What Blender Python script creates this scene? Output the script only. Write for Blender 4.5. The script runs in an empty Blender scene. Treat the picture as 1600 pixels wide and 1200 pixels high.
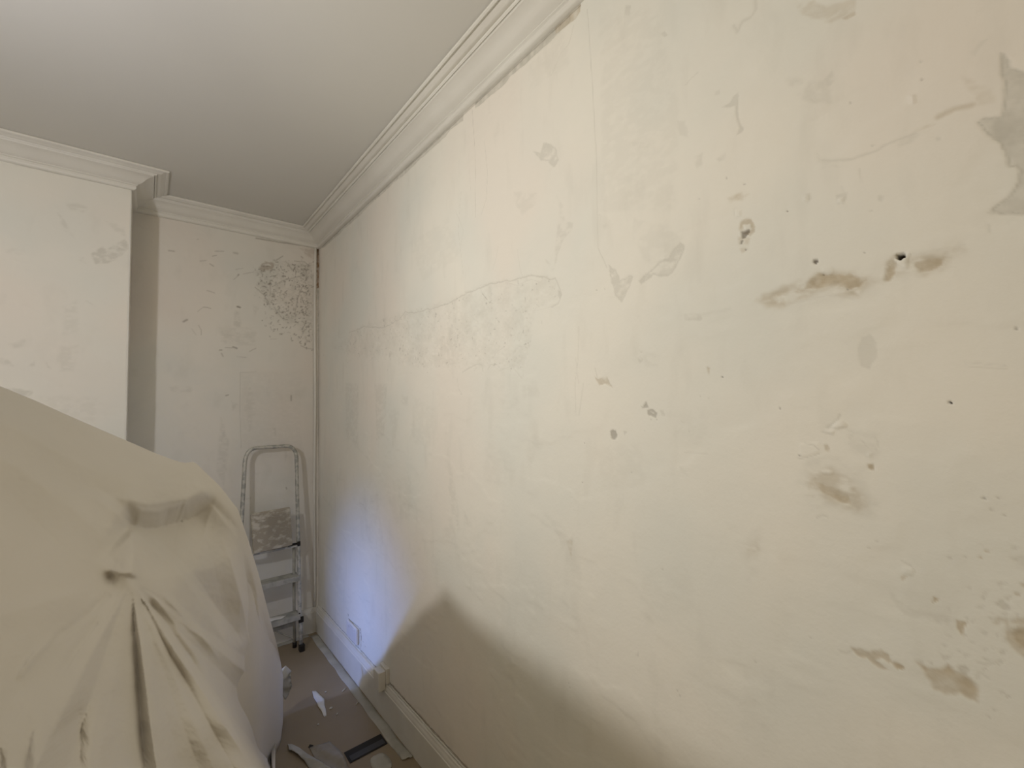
import bpy, bmesh, math, random
import numpy as np
from mathutils import Vector, Matrix
random.seed(7); np.random.seed(7)
S = bpy.context.scene
C = S.collection
# ------------------------------------------------------------------ camera
cd = bpy.data.cameras.new('camera'); cam = bpy.data.objects.new('camera', cd); C.objects.link(cam); S.camera = cam
cd.sensor_width = 36; cd.lens = 15.4770; cd.clip_start = .02
cam.matrix_world = Matrix([[0.768734, -0.01636, -0.639359, 0.0], [-0.639284, -0.04945, -0.767379, 0.0], [-0.019062, 0.998643, -0.048472, 1.5], [0.0, 0.0, 0.0, 1.0]])
# ------------------------------------------------------------------ world, lights, exposure
S.view_settings.view_transform = 'Standard'; S.view_settings.look = 'None'
S.view_settings.gamma = 1.0; S.view_settings.use_curve_mapping = False
S.view_settings.exposure = 0.0
wd = bpy.data.worlds.new('world'); S.world = wd; wd.use_nodes = True
wd.node_tree.nodes['Background'].inputs[0].default_value = (.55, .68, 1, 1)
wd.node_tree.nodes['Background'].inputs[1].default_value = 0.02

def light(name, kind, loc, target, power, color, size=.1, size_y=None, spread=None, **kw):
    l = bpy.data.lights.new(name, kind); l.energy = power; l.color = color
    if kind == 'AREA':
        l.shape = 'RECTANGLE' if size_y else 'DISK'; l.size = size
        if size_y: l.size_y = size_y
        if spread: l.spread = math.radians(spread)
    else: l.shadow_soft_size = size
    for k, v in kw.items(): setattr(l, k, v)
    o = bpy.data.objects.new(name, l); C.objects.link(o); o.location = loc
    o.rotation_euler = (Vector(target)-Vector(loc)).to_track_quat('-Z', 'Y').to_euler()
    return o
LAMP = (-.71, 1.2, 1.96)      # decorator's lamp standing left of the sheeted furniture, turned towards the right wall
light('work_lamp_light', 'POINT', LAMP, (0, 0, 0), 26, (.97, .96, 1), size=.035)
light('added_wall_spot', 'SPOT', LAMP, (.93, .85, 1.85), 30, (1, .94, .79), size=.035, spot_size=math.radians(120), spot_blend=1)  # extra spot at the lamp, added to brighten the middle of the right wall
light('rear_fill_light', 'AREA', (-1.6, -2.26, 1.5), (-1.2, 1.4, 1.5), 19, (1, .80, .50), size=1.5, size_y=1.3)  # warm fill added behind the camera, set in a made-up window
light('side_window_daylight', 'AREA', (-2.85, 2.15, 1.62), (.93, 2.38, .34), 1.45, (.22, .36, .92), size=.22, size_y=.3, spread=21)

# ------------------------------------------------------------------ helpers
def link(name, me, mat=None, parent=None):
    o = bpy.data.objects.new(name, me); C.objects.link(o)
    if mat is not None: me.materials.append(mat)
    if parent is not None: o.parent = parent
    return o
def mesh_of(name, verts, faces, smooth=False):
    me = bpy.data.meshes.new(name); me.from_pydata([tuple(v) for v in verts], [], faces); me.update()
    if smooth: me.polygons.foreach_set('use_smooth', [True]*len(me.polygons))
    return me
def bm_obj(name, bm, mat, parent=None, smooth=False):
    me = bpy.data.meshes.new(name); bmesh.ops.recalc_face_normals(bm, faces=bm.faces); bm.to_mesh(me); bm.free()
    if smooth: me.polygons.foreach_set('use_smooth', [True]*len(me.polygons))
    return link(name, me, mat, parent)
def add_box(bm, a, b, bev=0, seg=2, M=None):
    r = bmesh.ops.create_cube(bm, size=1); vs = r['verts']
    for v in vs:
        v.co = Vector([(a[i]+b[i])/2+v.co[i]*(b[i]-a[i]) for i in range(3)])
    if bev:
        es = list({e for v in vs for e in v.link_edges})
        rr = bmesh.ops.bevel(bm, geom=es, offset=bev, segments=seg, profile=.6, affect='EDGES')
        vs = list({v for f in rr['faces'] for v in f.verts} | {v for v in vs if v.is_valid})
    if M is not None:
        for v in vs: v.co = M @ v.co
    return vs
def add_tube(bm, pts, r, n=10, cap=True, flat=1.0):
    pts = [Vector(p) for p in pts]; rings = []
    for i, p in enumerate(pts):
        t = (pts[min(i+1, len(pts)-1)]-pts[max(i-1, 0)]).normalized()
        up = Vector((0, 1, 0)) if abs(t.y) < .9 else Vector((0, 0, 1))
        a = t.cross(up).normalized(); b = t.cross(a).normalized()
        rr = r[i] if isinstance(r, (list, tuple)) else r
        rings.append([bm.verts.new(p+a*rr*math.cos(2*math.pi*k/n)+b*rr*flat*math.sin(2*math.pi*k/n)) for k in range(n)])
    for A, B in zip(rings, rings[1:]):
        for k in range(n): bm.faces.new((A[k], A[(k+1) % n], B[(k+1) % n], B[k]))
    if cap: bm.faces.new(rings[0][::-1]); bm.faces.new(rings[-1])
def thing(name, label, cat, loc=(0, 0, 0), group=None):
    o = bpy.data.objects.new(name, None); C.objects.link(o); o.location = loc; o.empty_display_size = .05
    o['label'] = label; o['category'] = cat
    if group: o['group'] = group
    return o
def tag(o, label, cat, group=None):
    o['label'] = label; o['category'] = cat
    if group: o['group'] = group
    return o
def struct(o): o['kind'] = 'structure'; return o

# ------------------------------------------------------------------ materials
def mat(name, col, rough=.8, metal=0, noise=None, col2=None, bump=0, bscale=200, spec=.3, trans=0, stretch=(1, 1, 1)):
    m = bpy.data.materials.new(name); m.use_nodes = True; nt = m.node_tree; N = nt.nodes; K = nt.links
    b = N['Principled BSDF']; b.inputs['Roughness'].default_value = rough; b.inputs['Metallic'].default_value = metal
    b.inputs['Specular IOR Level'].default_value = spec
    tc = N.new('ShaderNodeTexCoord'); mp = N.new('ShaderNodeMapping'); K.new(tc.outputs['Object'], mp.inputs[0]); mp.inputs['Scale'].default_value = stretch
    if col2 is None: col2 = tuple(c*.94 for c in col)
    nz = N.new('ShaderNodeTexNoise'); nz.inputs['Scale'].default_value = (noise or (3, .5))[0]; nz.inputs['Detail'].default_value = 6
    K.new(mp.outputs[0], nz.inputs[0])
    cr = N.new('ShaderNodeValToRGB'); w = (noise or (3, .5)); lo = w[2] if len(w) > 2 else .35; hi = w[3] if len(w) > 3 else .65
    cr.color_ramp.elements[0].position = lo; cr.color_ramp.elements[1].position = hi
    cr.color_ramp.elements[0].color = (*col2, 1); cr.color_ramp.elements[1].color = (*col, 1)
    K.new(nz.outputs[0], cr.inputs[0]); K.new(cr.outputs[0], b.inputs['Base Color'])
    if bump:
        n2 = N.new('ShaderNodeTexNoise'); n2.inputs['Scale'].default_value = bscale; n2.inputs['Detail'].default_value = 5
        K.new(mp.outputs[0], n2.inputs[0]); bp = N.new('ShaderNodeBump'); bp.inputs['Strength'].default_value = bump; bp.inputs['Distance'].default_value = .002
        K.new(n2.outputs[0], bp.inputs['Height']); K.new(bp.outputs[0], b.inputs['Normal'])
    if trans:
        tr = N.new('ShaderNodeBsdfTranslucent'); K.new(cr.outputs[0], tr.inputs[0]); mx = N.new('ShaderNodeMixShader'); mx.inputs[0].default_value = trans
        K.new(b.outputs[0], mx.inputs[1]); K.new(tr.outputs[0], mx.inputs[2]); K.new(mx.outputs[0], N['Material Output'].inputs[0])
    return m
WHITE = (.80, .775, .71)
def wall_mat(name, base, grey, tan, dark):
    m = bpy.data.materials.new(name); m.use_nodes = True; nt = m.node_tree; N = nt.nodes; K = nt.links
    b = N['Principled BSDF']; b.inputs['Roughness'].default_value = .75; b.inputs['Specular IOR Level'].default_value = .25
    at = N.new('ShaderNodeAttribute'); at.attribute_name = 'wear_shade'; sp = N.new('ShaderNodeSeparateColor'); K.new(at.outputs['Color'], sp.inputs[0])
    tc = N.new('ShaderNodeTexCoord')
    def noise(sc, det=5, st=(1, 1, 1)):
        mp = N.new('ShaderNodeMapping'); mp.inputs['Scale'].default_value = st; K.new(tc.outputs['Object'], mp.inputs[0])
        n = N.new('ShaderNodeTexNoise'); n.inputs['Scale'].default_value = sc; n.inputs['Detail'].default_value = det; K.new(mp.outputs[0], n.inputs[0]); return n.outputs[0]
    def ramp(x, a, b_, c0, c1):
        r = N.new('ShaderNodeValToRGB'); r.color_ramp.elements[0].position = a; r.color_ramp.elements[1].position = b_
        r.color_ramp.elements[0].color = (*c0, 1); r.color_ramp.elements[1].color = (*c1, 1); K.new(x, r.inputs[0]); return r.outputs[0]
    def mix(f, a, b_):
        x = N.new('ShaderNodeMix'); x.data_type = 'RGBA'
        if isinstance(f, float): x.inputs[0].default_value = f
        else: K.new(f, x.inputs[0])
        for s, v in ((6, a), (7, b_)):
            if isinstance(v, tuple): x.inputs[s].default_value = (*v, 1)
            else: K.new(v, x.inputs[s])
        return x.outputs[2]
    cool = tuple(c*k for c, k in zip(base, (.93, .955, .97))); pink = tuple(c*k for c, k in zip(base, (.985, .95, .945)))
    c0 = mix(ramp(noise(2.2, 3), .38, .62, (0, 0, 0), (1, 1, 1)), base, cool)
    c0 = mix(ramp(noise(1.6, 2, (1, 1.3, .8)), .45, .65, (0, 0, 0), (.8, .8, .8)), c0, pink)
    c0 = mix(ramp(noise(9, 6, (1, 2, .6)), .56, .78, (0, 0, 0), (.2, .2, .2)), c0, grey)
    c1 = mix(sp.outputs[0], c0, ramp(noise(40, 5), .3, .7, tuple(g*.93 for g in grey), grey))
    c2 = mix(sp.outputs[1], c1, ramp(noise(30, 6), .3, .7, tuple(g*.8 for g in tan), tan))
    c3 = mix(sp.outputs[2], c2, dark)
    K.new(c3, b.inputs['Base Color'])
    bp = N.new('ShaderNodeBump'); bp.inputs['Strength'].default_value = .35; bp.inputs['Distance'].default_value = .0012
    K.new(noise(120, 6), bp.inputs['Height']); K.new(bp.outputs[0], b.inputs['Normal'])
    return m
M_wall = wall_mat('old_plaster_paint', (.845, .82, .745), (.60, .58, .515), (.56, .475, .34), (.10, .075, .05))
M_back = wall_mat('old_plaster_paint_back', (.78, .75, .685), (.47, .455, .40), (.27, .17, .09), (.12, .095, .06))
M_plain = mat('plain_wall_paint', (.74, .72, .66), .8, bump=.3, bscale=60)
M_ceil = mat('ceiling_paint', (.675, .66, .615), .9, noise=(.8, .5), col2=(.65, .64, .605), bump=.15, bscale=40)
M_trim = mat('gloss_trim_paint', (.78, .765, .71), .45, noise=(4, .5), col2=(.73, .71, .655), bump=.25, bscale=60, spec=.4)
M_skirt = mat('skirting_paint', (.76, .745, .69), .45, noise=(6, .5), col2=(.70, .68, .62), bump=.2, bscale=50, spec=.4)
M_floor = mat('brown_floor_covering', (.31, .25, .17), .45, noise=(2.5, .5), col2=(.27, .215, .145), bump=.15, bscale=30, spec=.4)
M_alu = mat('aluminium_painted', (.36, .365, .34), .5, .3, noise=(34, .5, .46, .56), col2=(.56, .55, .50), bump=.5, bscale=90)
M_alu_clean = mat('aluminium_dusty', (.33, .33, .29), .7, .1, noise=(20, .5, .45, .6), col2=(.44, .43, .38), bump=.2, bscale=90)
M_splat = mat('splattered_step', (.55, .52, .45), .8, noise=(24, .5, .5, .66), col2=(.36, .325, .26), bump=.8, bscale=60, stretch=(1, 1, 1.6))
M_black = mat('black_rubber', (.02, .017, .014), .6)
M_sheet = mat('dust_sheet_plastic', (.80, .755, .68), .55, noise=(2.2, .5), col2=(.74, .705, .64), bump=.5, bscale=26, trans=.06, spec=.35)
M_tape = mat('pale_film_tape', (.50, .49, .44), .5, noise=(12, .5), col2=(.40, .39, .345), bump=.6, bscale=50)
M_paper = mat('white_paper_scrap', (.74, .73, .69), .7)
M_crumb = mat('plaster_crumb', (.60, .57, .50), .9)
M_socket = mat('socket_plastic', (.78, .77, .78), .35, spec=.5)
M_yell = mat('pale_yellow_fabric', (.78, .70, .46), .8, bump=.3, bscale=60)
M_brass = mat('gold_braid', (.42, .27, .08), .6)
M_film = mat('thin_film', (.34, .31, .26), .4, noise=(14, .5), col2=(.28, .25, .2), bump=.8, bscale=18, spec=.5)

# ------------------------------------------------------------------ room dimensions (metres; camera 1.5 m above the floor)
WX, D, H, CD, CX = 0.9302, 3.2276, 2.7204, 2.9173, -0.0729       # right wall x, back wall y, ceiling z, chimney breast face y, chimney side x
LX, FY = -3.0, -2.3              # left wall x, front wall y (behind the camera)
CB = 2.632                       # underside of the cornice
SK = .163                        # skirting height

# ------------------------------------------------------------------ wall relief
def vnoise(x, y, seed):
    xi = np.floor(x).astype(np.int64); yi = np.floor(y).astype(np.int64); fx = x-xi; fy = y-yi
    fx = fx*fx*(3-2*fx); fy = fy*fy*(3-2*fy)
    def h(a, b):
        n = (a*374761393+b*668265263+seed*1274126177) & 0xffffffff
        n = ((n ^ (n >> 13))*1274126177) & 0xffffffff
        return ((n ^ (n >> 16)) & 0xffff)/65535.
    return (h(xi, yi)*(1-fx)+h(xi+1, yi)*fx)*(1-fy)+(h(xi, yi+1)*(1-fx)+h(xi+1, yi+1)*fx)*fy
def fbm(x, y, s, sc, o=4):
    v = 0; a = .5; t = 0
    for i in range(o): v = v+a*vnoise(x*sc*2**i, y*sc*2**i, s+i); t += a; a *= .55
    return v/t*2-1
def seg_dist(px, py, pts):
    d = np.full(px.shape, 1e9)
    for (ax, ay), (bx, by) in zip(pts, pts[1:]):
        ex, ey = bx-ax, by-ay; l = ex*ex+ey*ey+1e-12
        t = np.clip(((px-ax)*ex+(py-ay)*ey)/l, 0, 1); d = np.minimum(d, np.hypot(px-ax-t*ex, py-ay-t*ey))
    return d
def inside(px, py, pts):
    r = np.zeros(px.shape, bool)
    for (ax, ay), (bx, by) in zip(pts, pts[1:]+pts[:1]):
        if ay == by: continue
        c = ((ay > py) != (by > py)) & (px < (bx-ax)*(py-ay)/(by-ay)+ax); r ^= c
    return r
def relief(U, V, feats, seed, rough=.0006):
    """U, V: 1-D metre coordinates. returns depth into the wall and RGB wear (grey, tan, then dark marks and painted hole shade)"""
    gu, gv = np.meshgrid(U, V, indexing='ij')
    dep = -fbm(gu, gv, seed, 3, 3)*.0022-fbm(gu, gv, seed+9, 18, 3)*rough
    # trowel marks: long shallow steps
    n = fbm(gu*.6, gv, seed+20, 6, 4); dep += .0006*np.tanh(n*14)
    wear_shade = np.zeros(gu.shape+(3,), np.float32)
    for f in feats:
        typ, k, s, soft, rag, wd, pts = f[:7]; soft *= .001; rag *= .001; wd *= .001
        m = soft*2+rag*1.5+wd+.004
        us = [p[0] for p in pts]; vs = [p[1] for p in pts]
        i0, i1 = np.searchsorted(U, (min(us)-m, max(us)+m)); j0, j1 = np.searchsorted(V, (min(vs)-m, max(vs)+m))
        if i1-i0 < 1 or j1-j0 < 1: continue
        a = gu[i0:i1, j0:j1]; b = gv[i0:i1, j0:j1]
        q = 28 if rag > .006 else 70
        wa = a+rag*fbm(a, b, 51, q, 4); wb = b+rag*fbm(a, b, 77, q, 4)
        if typ == 'p':
            d = seg_dist(wa, wb, pts+pts[:1]); d = np.where(inside(wa, wb, pts), -d, d)
        else: d = seg_dist(wa, wb, pts)-wd/2
        soft = max(soft, .0012)
        w = np.clip(.5-d/(2*soft), 0, 1); w = w*w*(3-2*w)
        if typ == 'p' and k in 'gt' and soft > .0018 and s < .72:      # worn through in patches
            w = w*np.clip(.75+1.6*fbm(a, b*1.6, 31, 45, 4), .1, 1)
        elif typ == 'p' and k in 'gt' and s > .5: w = w*np.clip(.88+.7*fbm(a, b, 33, 55, 5), .55, 1.15)
        if typ == 'p' and k == 'g' and s > .4 and soft < .004: w = np.maximum(w, np.clip(1.25-np.abs(d+.002)/.0022, 0, 1.2))
        dep_w = w if soft < .004 else w*w
        if k == 'g': wear_shade[i0:i1, j0:j1, 0] = np.maximum(wear_shade[i0:i1, j0:j1, 0], w*s*1.0); dep[i0:i1, j0:j1] += dep_w*(.0012*s if soft < .006 else 0)
        elif k == 't': wear_shade[i0:i1, j0:j1, 1] = np.maximum(wear_shade[i0:i1, j0:j1, 1], w*s); dep[i0:i1, j0:j1] += dep_w*.0016*s+w*.0005*fbm(a, b, 5, 160, 3)
        elif k == 'd': wear_shade[i0:i1, j0:j1, 2] = np.maximum(wear_shade[i0:i1, j0:j1, 2], w*min(1, s*1.1)); dep[i0:i1, j0:j1] += w*(.004*s if s < .9 else .022)  # dark marks; in holes the shade is painted in along with the depth
        elif k == 'w': dep[i0:i1, j0:j1] -= w*.0025*s; wear_shade[i0:i1, j0:j1] *= (1-w*min(1, s+.3))[..., None]
        elif k == 'r':
            rn = fbm(a, b, 61, 30, 5); dep[i0:i1, j0:j1] += w*s*(.002+.003*rn+.0014*fbm(a, b, 63, 110, 3))
            wear_shade[i0:i1, j0:j1, 0] = np.maximum(wear_shade[i0:i1, j0:j1, 0], w*s*np.clip(.12+.35*rn, 0, .5))
            wear_shade[i0:i1, j0:j1, 2] = np.maximum(wear_shade[i0:i1, j0:j1, 2], w*s*np.clip((fbm(a, b, 65, 90, 3)-.5+max(0, s-.8)*1.1)*2.2, 0, .35+max(0, s-.8)))
    # sparse pinholes, their shade painted as dark dots
    h = vnoise(gu*70, gv*70, seed+40)*vnoise(gu*9, gv*9, seed+41); h = np.clip((h-.93)*20, 0, 1)
    wear_shade[..., 2] = np.maximum(wear_shade[..., 2], h*.3)
    return dep, wear_shade
def grid_wall(name, U, V, feats, place, m, seed, back, rough=.0006):
    dep, wear_shade = relief(U, V, feats, seed, rough)
    nu, nv = len(U), len(V); gu, gv = np.meshgrid(U, V, indexing='ij')
    co = np.stack(place(gu, gv, dep), -1).reshape(-1, 3).astype(np.float32)
    idx = np.arange(nu*nv).reshape(nu, nv)
    q = np.stack([idx[:-1, :-1], idx[1:, :-1], idx[1:, 1:], idx[:-1, 1:]], -1).reshape(-1, 4)
    # thickness: rim and a back face
    rim = np.concatenate([idx[:, 0], idx[-1, 1:], idx[-2::-1, -1], idx[0, -2:0:-1]])
    rc = np.stack(place(gu.ravel()[rim], gv.ravel()[rim], np.full(len(rim), back)), -1).astype(np.float32)
    base = nu*nv; nr = len(rim); co = np.concatenate([co, rc]); rn = base+np.arange(nr)
    q2 = np.stack([rim, rn, np.roll(rn, -1), np.roll(rim, -1)], -1)
    corners = base+np.array([0, nu-1, nu+nv-2, 2*nu+nv-3]); 
    me = bpy.data.meshes.new(name); me.vertices.add(len(co)); me.vertices.foreach_set('co', co.ravel())
    allq = np.concatenate([q, q2]); nl = allq.size
    me.loops.add(nl+nr); me.loops.foreach_set('vertex_index', np.concatenate([allq.ravel(), rn[::-1]]).astype(np.int32))
    st = np.concatenate([np.arange(len(allq))*4, [nl]]).astype(np.int32); me.polygons.add(len(allq)+1)
    me.polygons.foreach_set('loop_start', st)
    sm = np.zeros(len(allq)+1, bool); sm[:len(q)] = True; me.polygons.foreach_set('use_smooth', sm)
    me.update(calc_edges=True); me.validate()
    ca = me.color_attributes.new('wear_shade', 'FLOAT_COLOR', 'POINT'); col = np.zeros((len(co), 4), np.float32); col[:, 3] = 1
    col[:nu*nv, :3] = wear_shade.reshape(-1, 3); ca.data.foreach_set('color', col.ravel())
    o = link(name, me, m); struct(o); return o
def spaced(a, b, f):
    out = [a]
    while out[-1] < b: out.append(out[-1]+f(out[-1]))
    out[-1] = b; return np.array(out)
WALL_MARKS = [
('p','g',0.75,1.5,3,0,[(0.0139,1.9876),(0.0082,1.981),(0.0043,1.9625),(-0.0069,1.9509),(-0.0355,1.8539),(-0.0293,1.7304),(0.0029,1.7504),(0.0264,1.7586),(0.0347,1.7653),(0.0244,1.7737),(0.013,1.7842),(0.0053,1.7967),(0.0035,1.8096),(0.0066,1.8183),(0.0142,1.8216),(0.015,1.8424),(0.0202,1.8589),(0.0329,1.8793),(0.0397,1.8991),(0.0317,1.9045),(0.0183,1.8983),(0.0126,1.9159),(0.0136,1.9447),(0.0163,1.9653)]),
('p','g',0.5,2,4,0,[(0.4964,1.8505),(0.5115,1.8209),(0.5316,1.7962),(0.5562,1.7946),(0.5813,1.8053),(0.612,1.792),(0.6208,1.7988),(0.6022,1.8135),(0.5807,1.8207),(0.563,1.8346),(0.538,1.837),(0.5261,1.8517),(0.5097,1.8648)]),
('p','g',0.45,2,5,0,[(0.7102,1.8672),(0.6883,1.848),(0.6776,1.812),(0.648,1.8214),(0.635,1.8151),(0.6513,1.7863),(0.6676,1.7635),(0.6757,1.7568),(0.6909,1.7781),(0.7037,1.818)]),
('p','g',0.22,4,5,0,[(0.7369,2.0088),(0.7077,1.9899),(0.692,1.9675),(0.7088,1.961),(0.7339,1.9727)]),
('p','g',0.14,5,10,0,[(0.6297,1.9548),(0.5596,1.9231),(0.5001,1.8737),(0.538,1.837),(0.5891,1.8306),(0.6319,1.8985)]),
('p','g',0.12,8,10,0,[(0.7127,2.5577),(0.5558,2.4598),(0.4993,2.2029),(0.5178,1.9392),(0.7281,2.0145)]),
('p','g',0.42,1.5,2,0,[(0.4031,2.1241),(0.387,2.125),(0.3788,2.1342),(0.3697,2.1358),(0.3693,2.1151),(0.3725,2.1005),(0.3685,2.0738),(0.3605,2.0562),(0.3645,2.0501),(0.376,2.0478),(0.3703,2.0612),(0.3767,2.0918),(0.3771,2.1126),(0.39,2.1169)]),
('l','g',0.32,3.0,2,6,[(0.3276,2.3046),(0.3285,2.2851),(0.3399,2.2758),(0.3547,2.2795),(0.3655,2.2638),(0.3725,2.2825)]),
('p','g',0.35,1.5,1.5,0,[(0.5382,2.3798),(0.5281,2.3792),(0.5187,2.3633),(0.5287,2.3638)]),
('p','g',0.3,1.5,2,0,[(0.6313,2.5191),(0.6163,2.508),(0.621,2.4843),(0.636,2.4986)]),
('p','g',0.45,3,4,0,[(0.9901,2.3026),(0.9555,2.2823),(0.9404,2.3077),(0.8921,2.2685),(0.8803,2.2239),(0.8994,2.2089),(0.9257,2.2404),(0.9562,2.2582)]),
('p','g',0.3,2,3,0,[(0.889,2.043),(0.829,2.017),(0.837,1.9973),(0.8651,1.9836),(0.8922,1.9477),(0.9096,1.9041),(0.9017,1.9794)]),
('p','g',0.2,5,8,0,[(1.0907,2.2095),(0.9739,2.1595),(0.9807,2.1294),(1.0513,2.1195),(1.0791,2.1574)]),
('p','g',0.18,3,4,0,[(0.8916,2.1216),(0.8668,2.0832),(0.8634,2.0343),(0.889,2.043),(0.8825,2.0794)]),
('l','g',0.28,1.5,1.5,3,[(0.8068,2.5877),(0.8256,2.5467),(0.8619,2.5373),(0.9008,2.496)]),
('l','d',0.18,1.1,0.8,2.2,[(1.3195,2.6157),(1.3066,2.4656),(1.3051,2.3669),(1.3095,2.1983)]),
('l','g',0.35,1.25,1,2.5,[(1.2461,2.4607),(1.2301,2.3348),(1.2403,2.2448),(1.273,2.1976)]),
('l','g',0.3,1.0,1,2,[(1.4055,2.3332),(1.4272,2.188),(1.3957,2.0026)]),
('l','g',0.25,1.0,1,2,[(1.3463,2.4044),(1.336,2.3059)]),
('l','g',0.45,1.0,0.6,2,[(0.7562,2.5987),(0.7508,2.4929),(0.7473,2.399),(0.7411,2.1968),(0.7424,1.9176),(0.7167,1.8586)]),
('l','g',0.3,1.0,0.8,2,[(0.8177,1.7172),(0.8232,1.6278),(0.8376,1.5567),(0.8384,1.4668)]),
('l','g',0.25,1.5,1,3,[(0.807,1.5552),(0.8265,1.4668)]),
('l','g',0.35,1.0,1,2,[(0.4508,2.231),(0.4674,2.2263),(0.4815,2.2183)]),
('p','g',0.3,2,2,0,[(0.415,2.1648),(0.4068,2.1643),(0.4072,2.1546),(0.4181,2.158)]),
('p','g',0.22,4,6,0,[(0.5093,2.152),(0.4864,2.1354),(0.4803,2.0951),(0.503,2.1108)]),
('p','g',0.2,3,4,0,[(0.6313,2.1612),(0.5774,2.1317),(0.5832,2.1185),(0.6264,2.1423)]),
('p','g',0.28,2,2,0,[(0.4184,2.0181),(0.3965,2.0261),(0.4026,2.0081),(0.4133,2.0088)]),
('p','g',0.25,3,3,0,[(0.4673,2.0447),(0.4482,2.0461),(0.4525,2.0134),(0.4643,2.0098)]),
('p','g',0.25,5,8,0,[(0.2796,2.1155),(0.2436,2.0961),(0.2201,2.0674),(0.2142,2.0285),(0.2412,2.0375),(0.2705,2.0786)]),
('p','g',0.3,2,2,0,[(0.2227,2.0749),(0.2096,2.0872),(0.2058,2.066),(0.2187,2.0547)]),
('p','t',0.3,3,4,0,[(0.2629,2.2496),(0.2324,2.233),(0.2138,2.207),(0.1814,2.1947),(0.1684,2.1849),(0.1736,2.168),(0.2058,2.1712),(0.234,2.1974),(0.2533,2.2262)]),
('p','t',0.45,1.5,1.5,0,[(0.1909,2.1689),(0.1727,2.1685),(0.1712,2.1617),(0.1857,2.1616)]),
('p','g',0.25,2,2,0,[(0.0409,2.008),(0.0327,2.0163),(0.0244,2.0165),(0.0331,2.0068),(0.0386,2.0006)]),
('p','g',0.3,2,2,0,[(0.0336,2.0639),(0.0237,2.0703),(0.0228,2.0619),(0.0292,2.0607)]),
('p','t',0.2,4,4,0,[(0.0543,1.9788),(0.0267,1.9429),(0.0215,1.9209),(0.0371,1.9248)]),
('l','t',0.45,3.5,2,7,[(0.0788,1.9305),(0.0633,1.9323),(0.0533,1.9307),(0.0434,1.9283)]),
('p','g',0.35,3,5,0,[(0.1306,1.9152),(0.1147,1.9201),(0.0961,1.916),(0.1093,1.9049),(0.127,1.9071)]),
('p','t',0.3,3,4,0,[(0.107,1.9215),(0.092,1.9242),(0.0835,1.9208),(0.0942,1.9099)]),
('l','g',0.35,2.0,2,4,[(0.2311,1.9307),(0.1898,1.9121),(0.1551,1.9128),(0.1345,1.9171),(0.1073,1.9164)]),
('p','g',0.2,4,6,0,[(0.2404,1.9445),(0.2172,1.9186),(0.2084,1.9066),(0.2318,1.9168)]),
('p','w',0.7,1,2,0,[(0.1117,1.9839),(0.1043,1.9797),(0.1035,1.9646),(0.1094,1.9678)]),
('l','d',0.8,0.7,0.5,2.04,[(0.1861,2.0128),(0.1857,2.0126)]),
('l','d',0.8,0.7,0.5,2.04,[(0.0951,1.9994),(0.0947,1.9992)]),
('l','g',0.5,0.7,0.5,3.5999999999999996,[(0.0952,2.0277),(0.0949,2.0275)]),
('l','g',0.5,0.7,0.5,3.5999999999999996,[(0.0819,1.8956),(0.0815,1.8954)]),
('l','g',0.5,0.7,0.5,3.5999999999999996,[(0.1605,1.9231),(0.1601,1.9229)]),
('p','t',0.55,4,3,0,[(0.3982,1.9237),(0.3825,1.9258),(0.3637,1.9212),(0.3553,1.9166),(0.3704,1.9104),(0.3933,1.9137)]),
('p','t',0.62,2,3,0,[(0.3762,1.8644),(0.366,1.8689),(0.3551,1.8639),(0.3473,1.8495),(0.3502,1.8374),(0.3589,1.8323),(0.3709,1.8401),(0.3793,1.8494)]),
('p','w',0.6,1,2,0,[(0.3714,1.8575),(0.3579,1.8556),(0.356,1.8445),(0.3683,1.8445)]),
('p','t',0.35,2,3,0,[(0.3812,1.8366),(0.359,1.8297),(0.3627,1.802),(0.3751,1.8002),(0.3831,1.8212)]),
('p','d',0.6,0.8,1.6,0,[(0.377,1.846),(0.3695,1.8449),(0.3608,1.8461),(0.3598,1.8405),(0.365,1.8342),(0.3689,1.8302),(0.3739,1.8291)]),
('p','d',0.6,0.8,1.2,0,[(0.3778,1.8263),(0.3727,1.8274),(0.3743,1.8199),(0.3793,1.8201)]),
('l','d',0.6,0.7,0.5,3.12,[(0.3686,1.8063),(0.368,1.8062)]),
('p','w',0.6,1.5,2,0,[(0.3864,1.8948),(0.3738,1.8903),(0.3744,1.8772),(0.3845,1.878)]),
('p','g',0.3,1.5,1.5,0,[(0.389,1.8931),(0.3836,1.8992),(0.387,1.8789)]),
('l','d',0.7,0.7,0.5,1.7999999999999998,[(0.4002,1.9685),(0.3996,1.9682)]),
('l','d',0.7,0.7,0.5,1.7999999999999998,[(0.3654,1.9405),(0.3648,1.9403)]),
('l','d',0.7,0.7,0.5,1.7999999999999998,[(0.291,1.858),(0.2905,1.8578)]),
('l','g',0.6,0.7,0.5,2.4,[(0.461,1.9462),(0.4603,1.946)]),
('p','t',0.55,9,10,0,[(0.3492,1.695),(0.314,1.7093),(0.2812,1.718),(0.2636,1.7187),(0.2431,1.7303),(0.2214,1.7226),(0.1987,1.7181),(0.1773,1.7074),(0.1718,1.6974),(0.1869,1.6877),(0.1918,1.6755),(0.2077,1.6788),(0.2371,1.6917),(0.2671,1.6862),(0.3044,1.6765),(0.3323,1.6792)]),
('p','t',0.78,3,5,0,[(0.2637,1.7164),(0.2452,1.7262),(0.2215,1.7204),(0.1902,1.7105),(0.1768,1.7007),(0.1868,1.6898),(0.209,1.6903),(0.2272,1.6999),(0.2465,1.6984),(0.2716,1.7003)]),
('p','t',0.74,3,5,0,[(0.117,1.7112),(0.1057,1.7143),(0.0892,1.7118),(0.0807,1.7134),(0.0884,1.6997),(0.0993,1.6945),(0.1117,1.6955)]),
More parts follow.
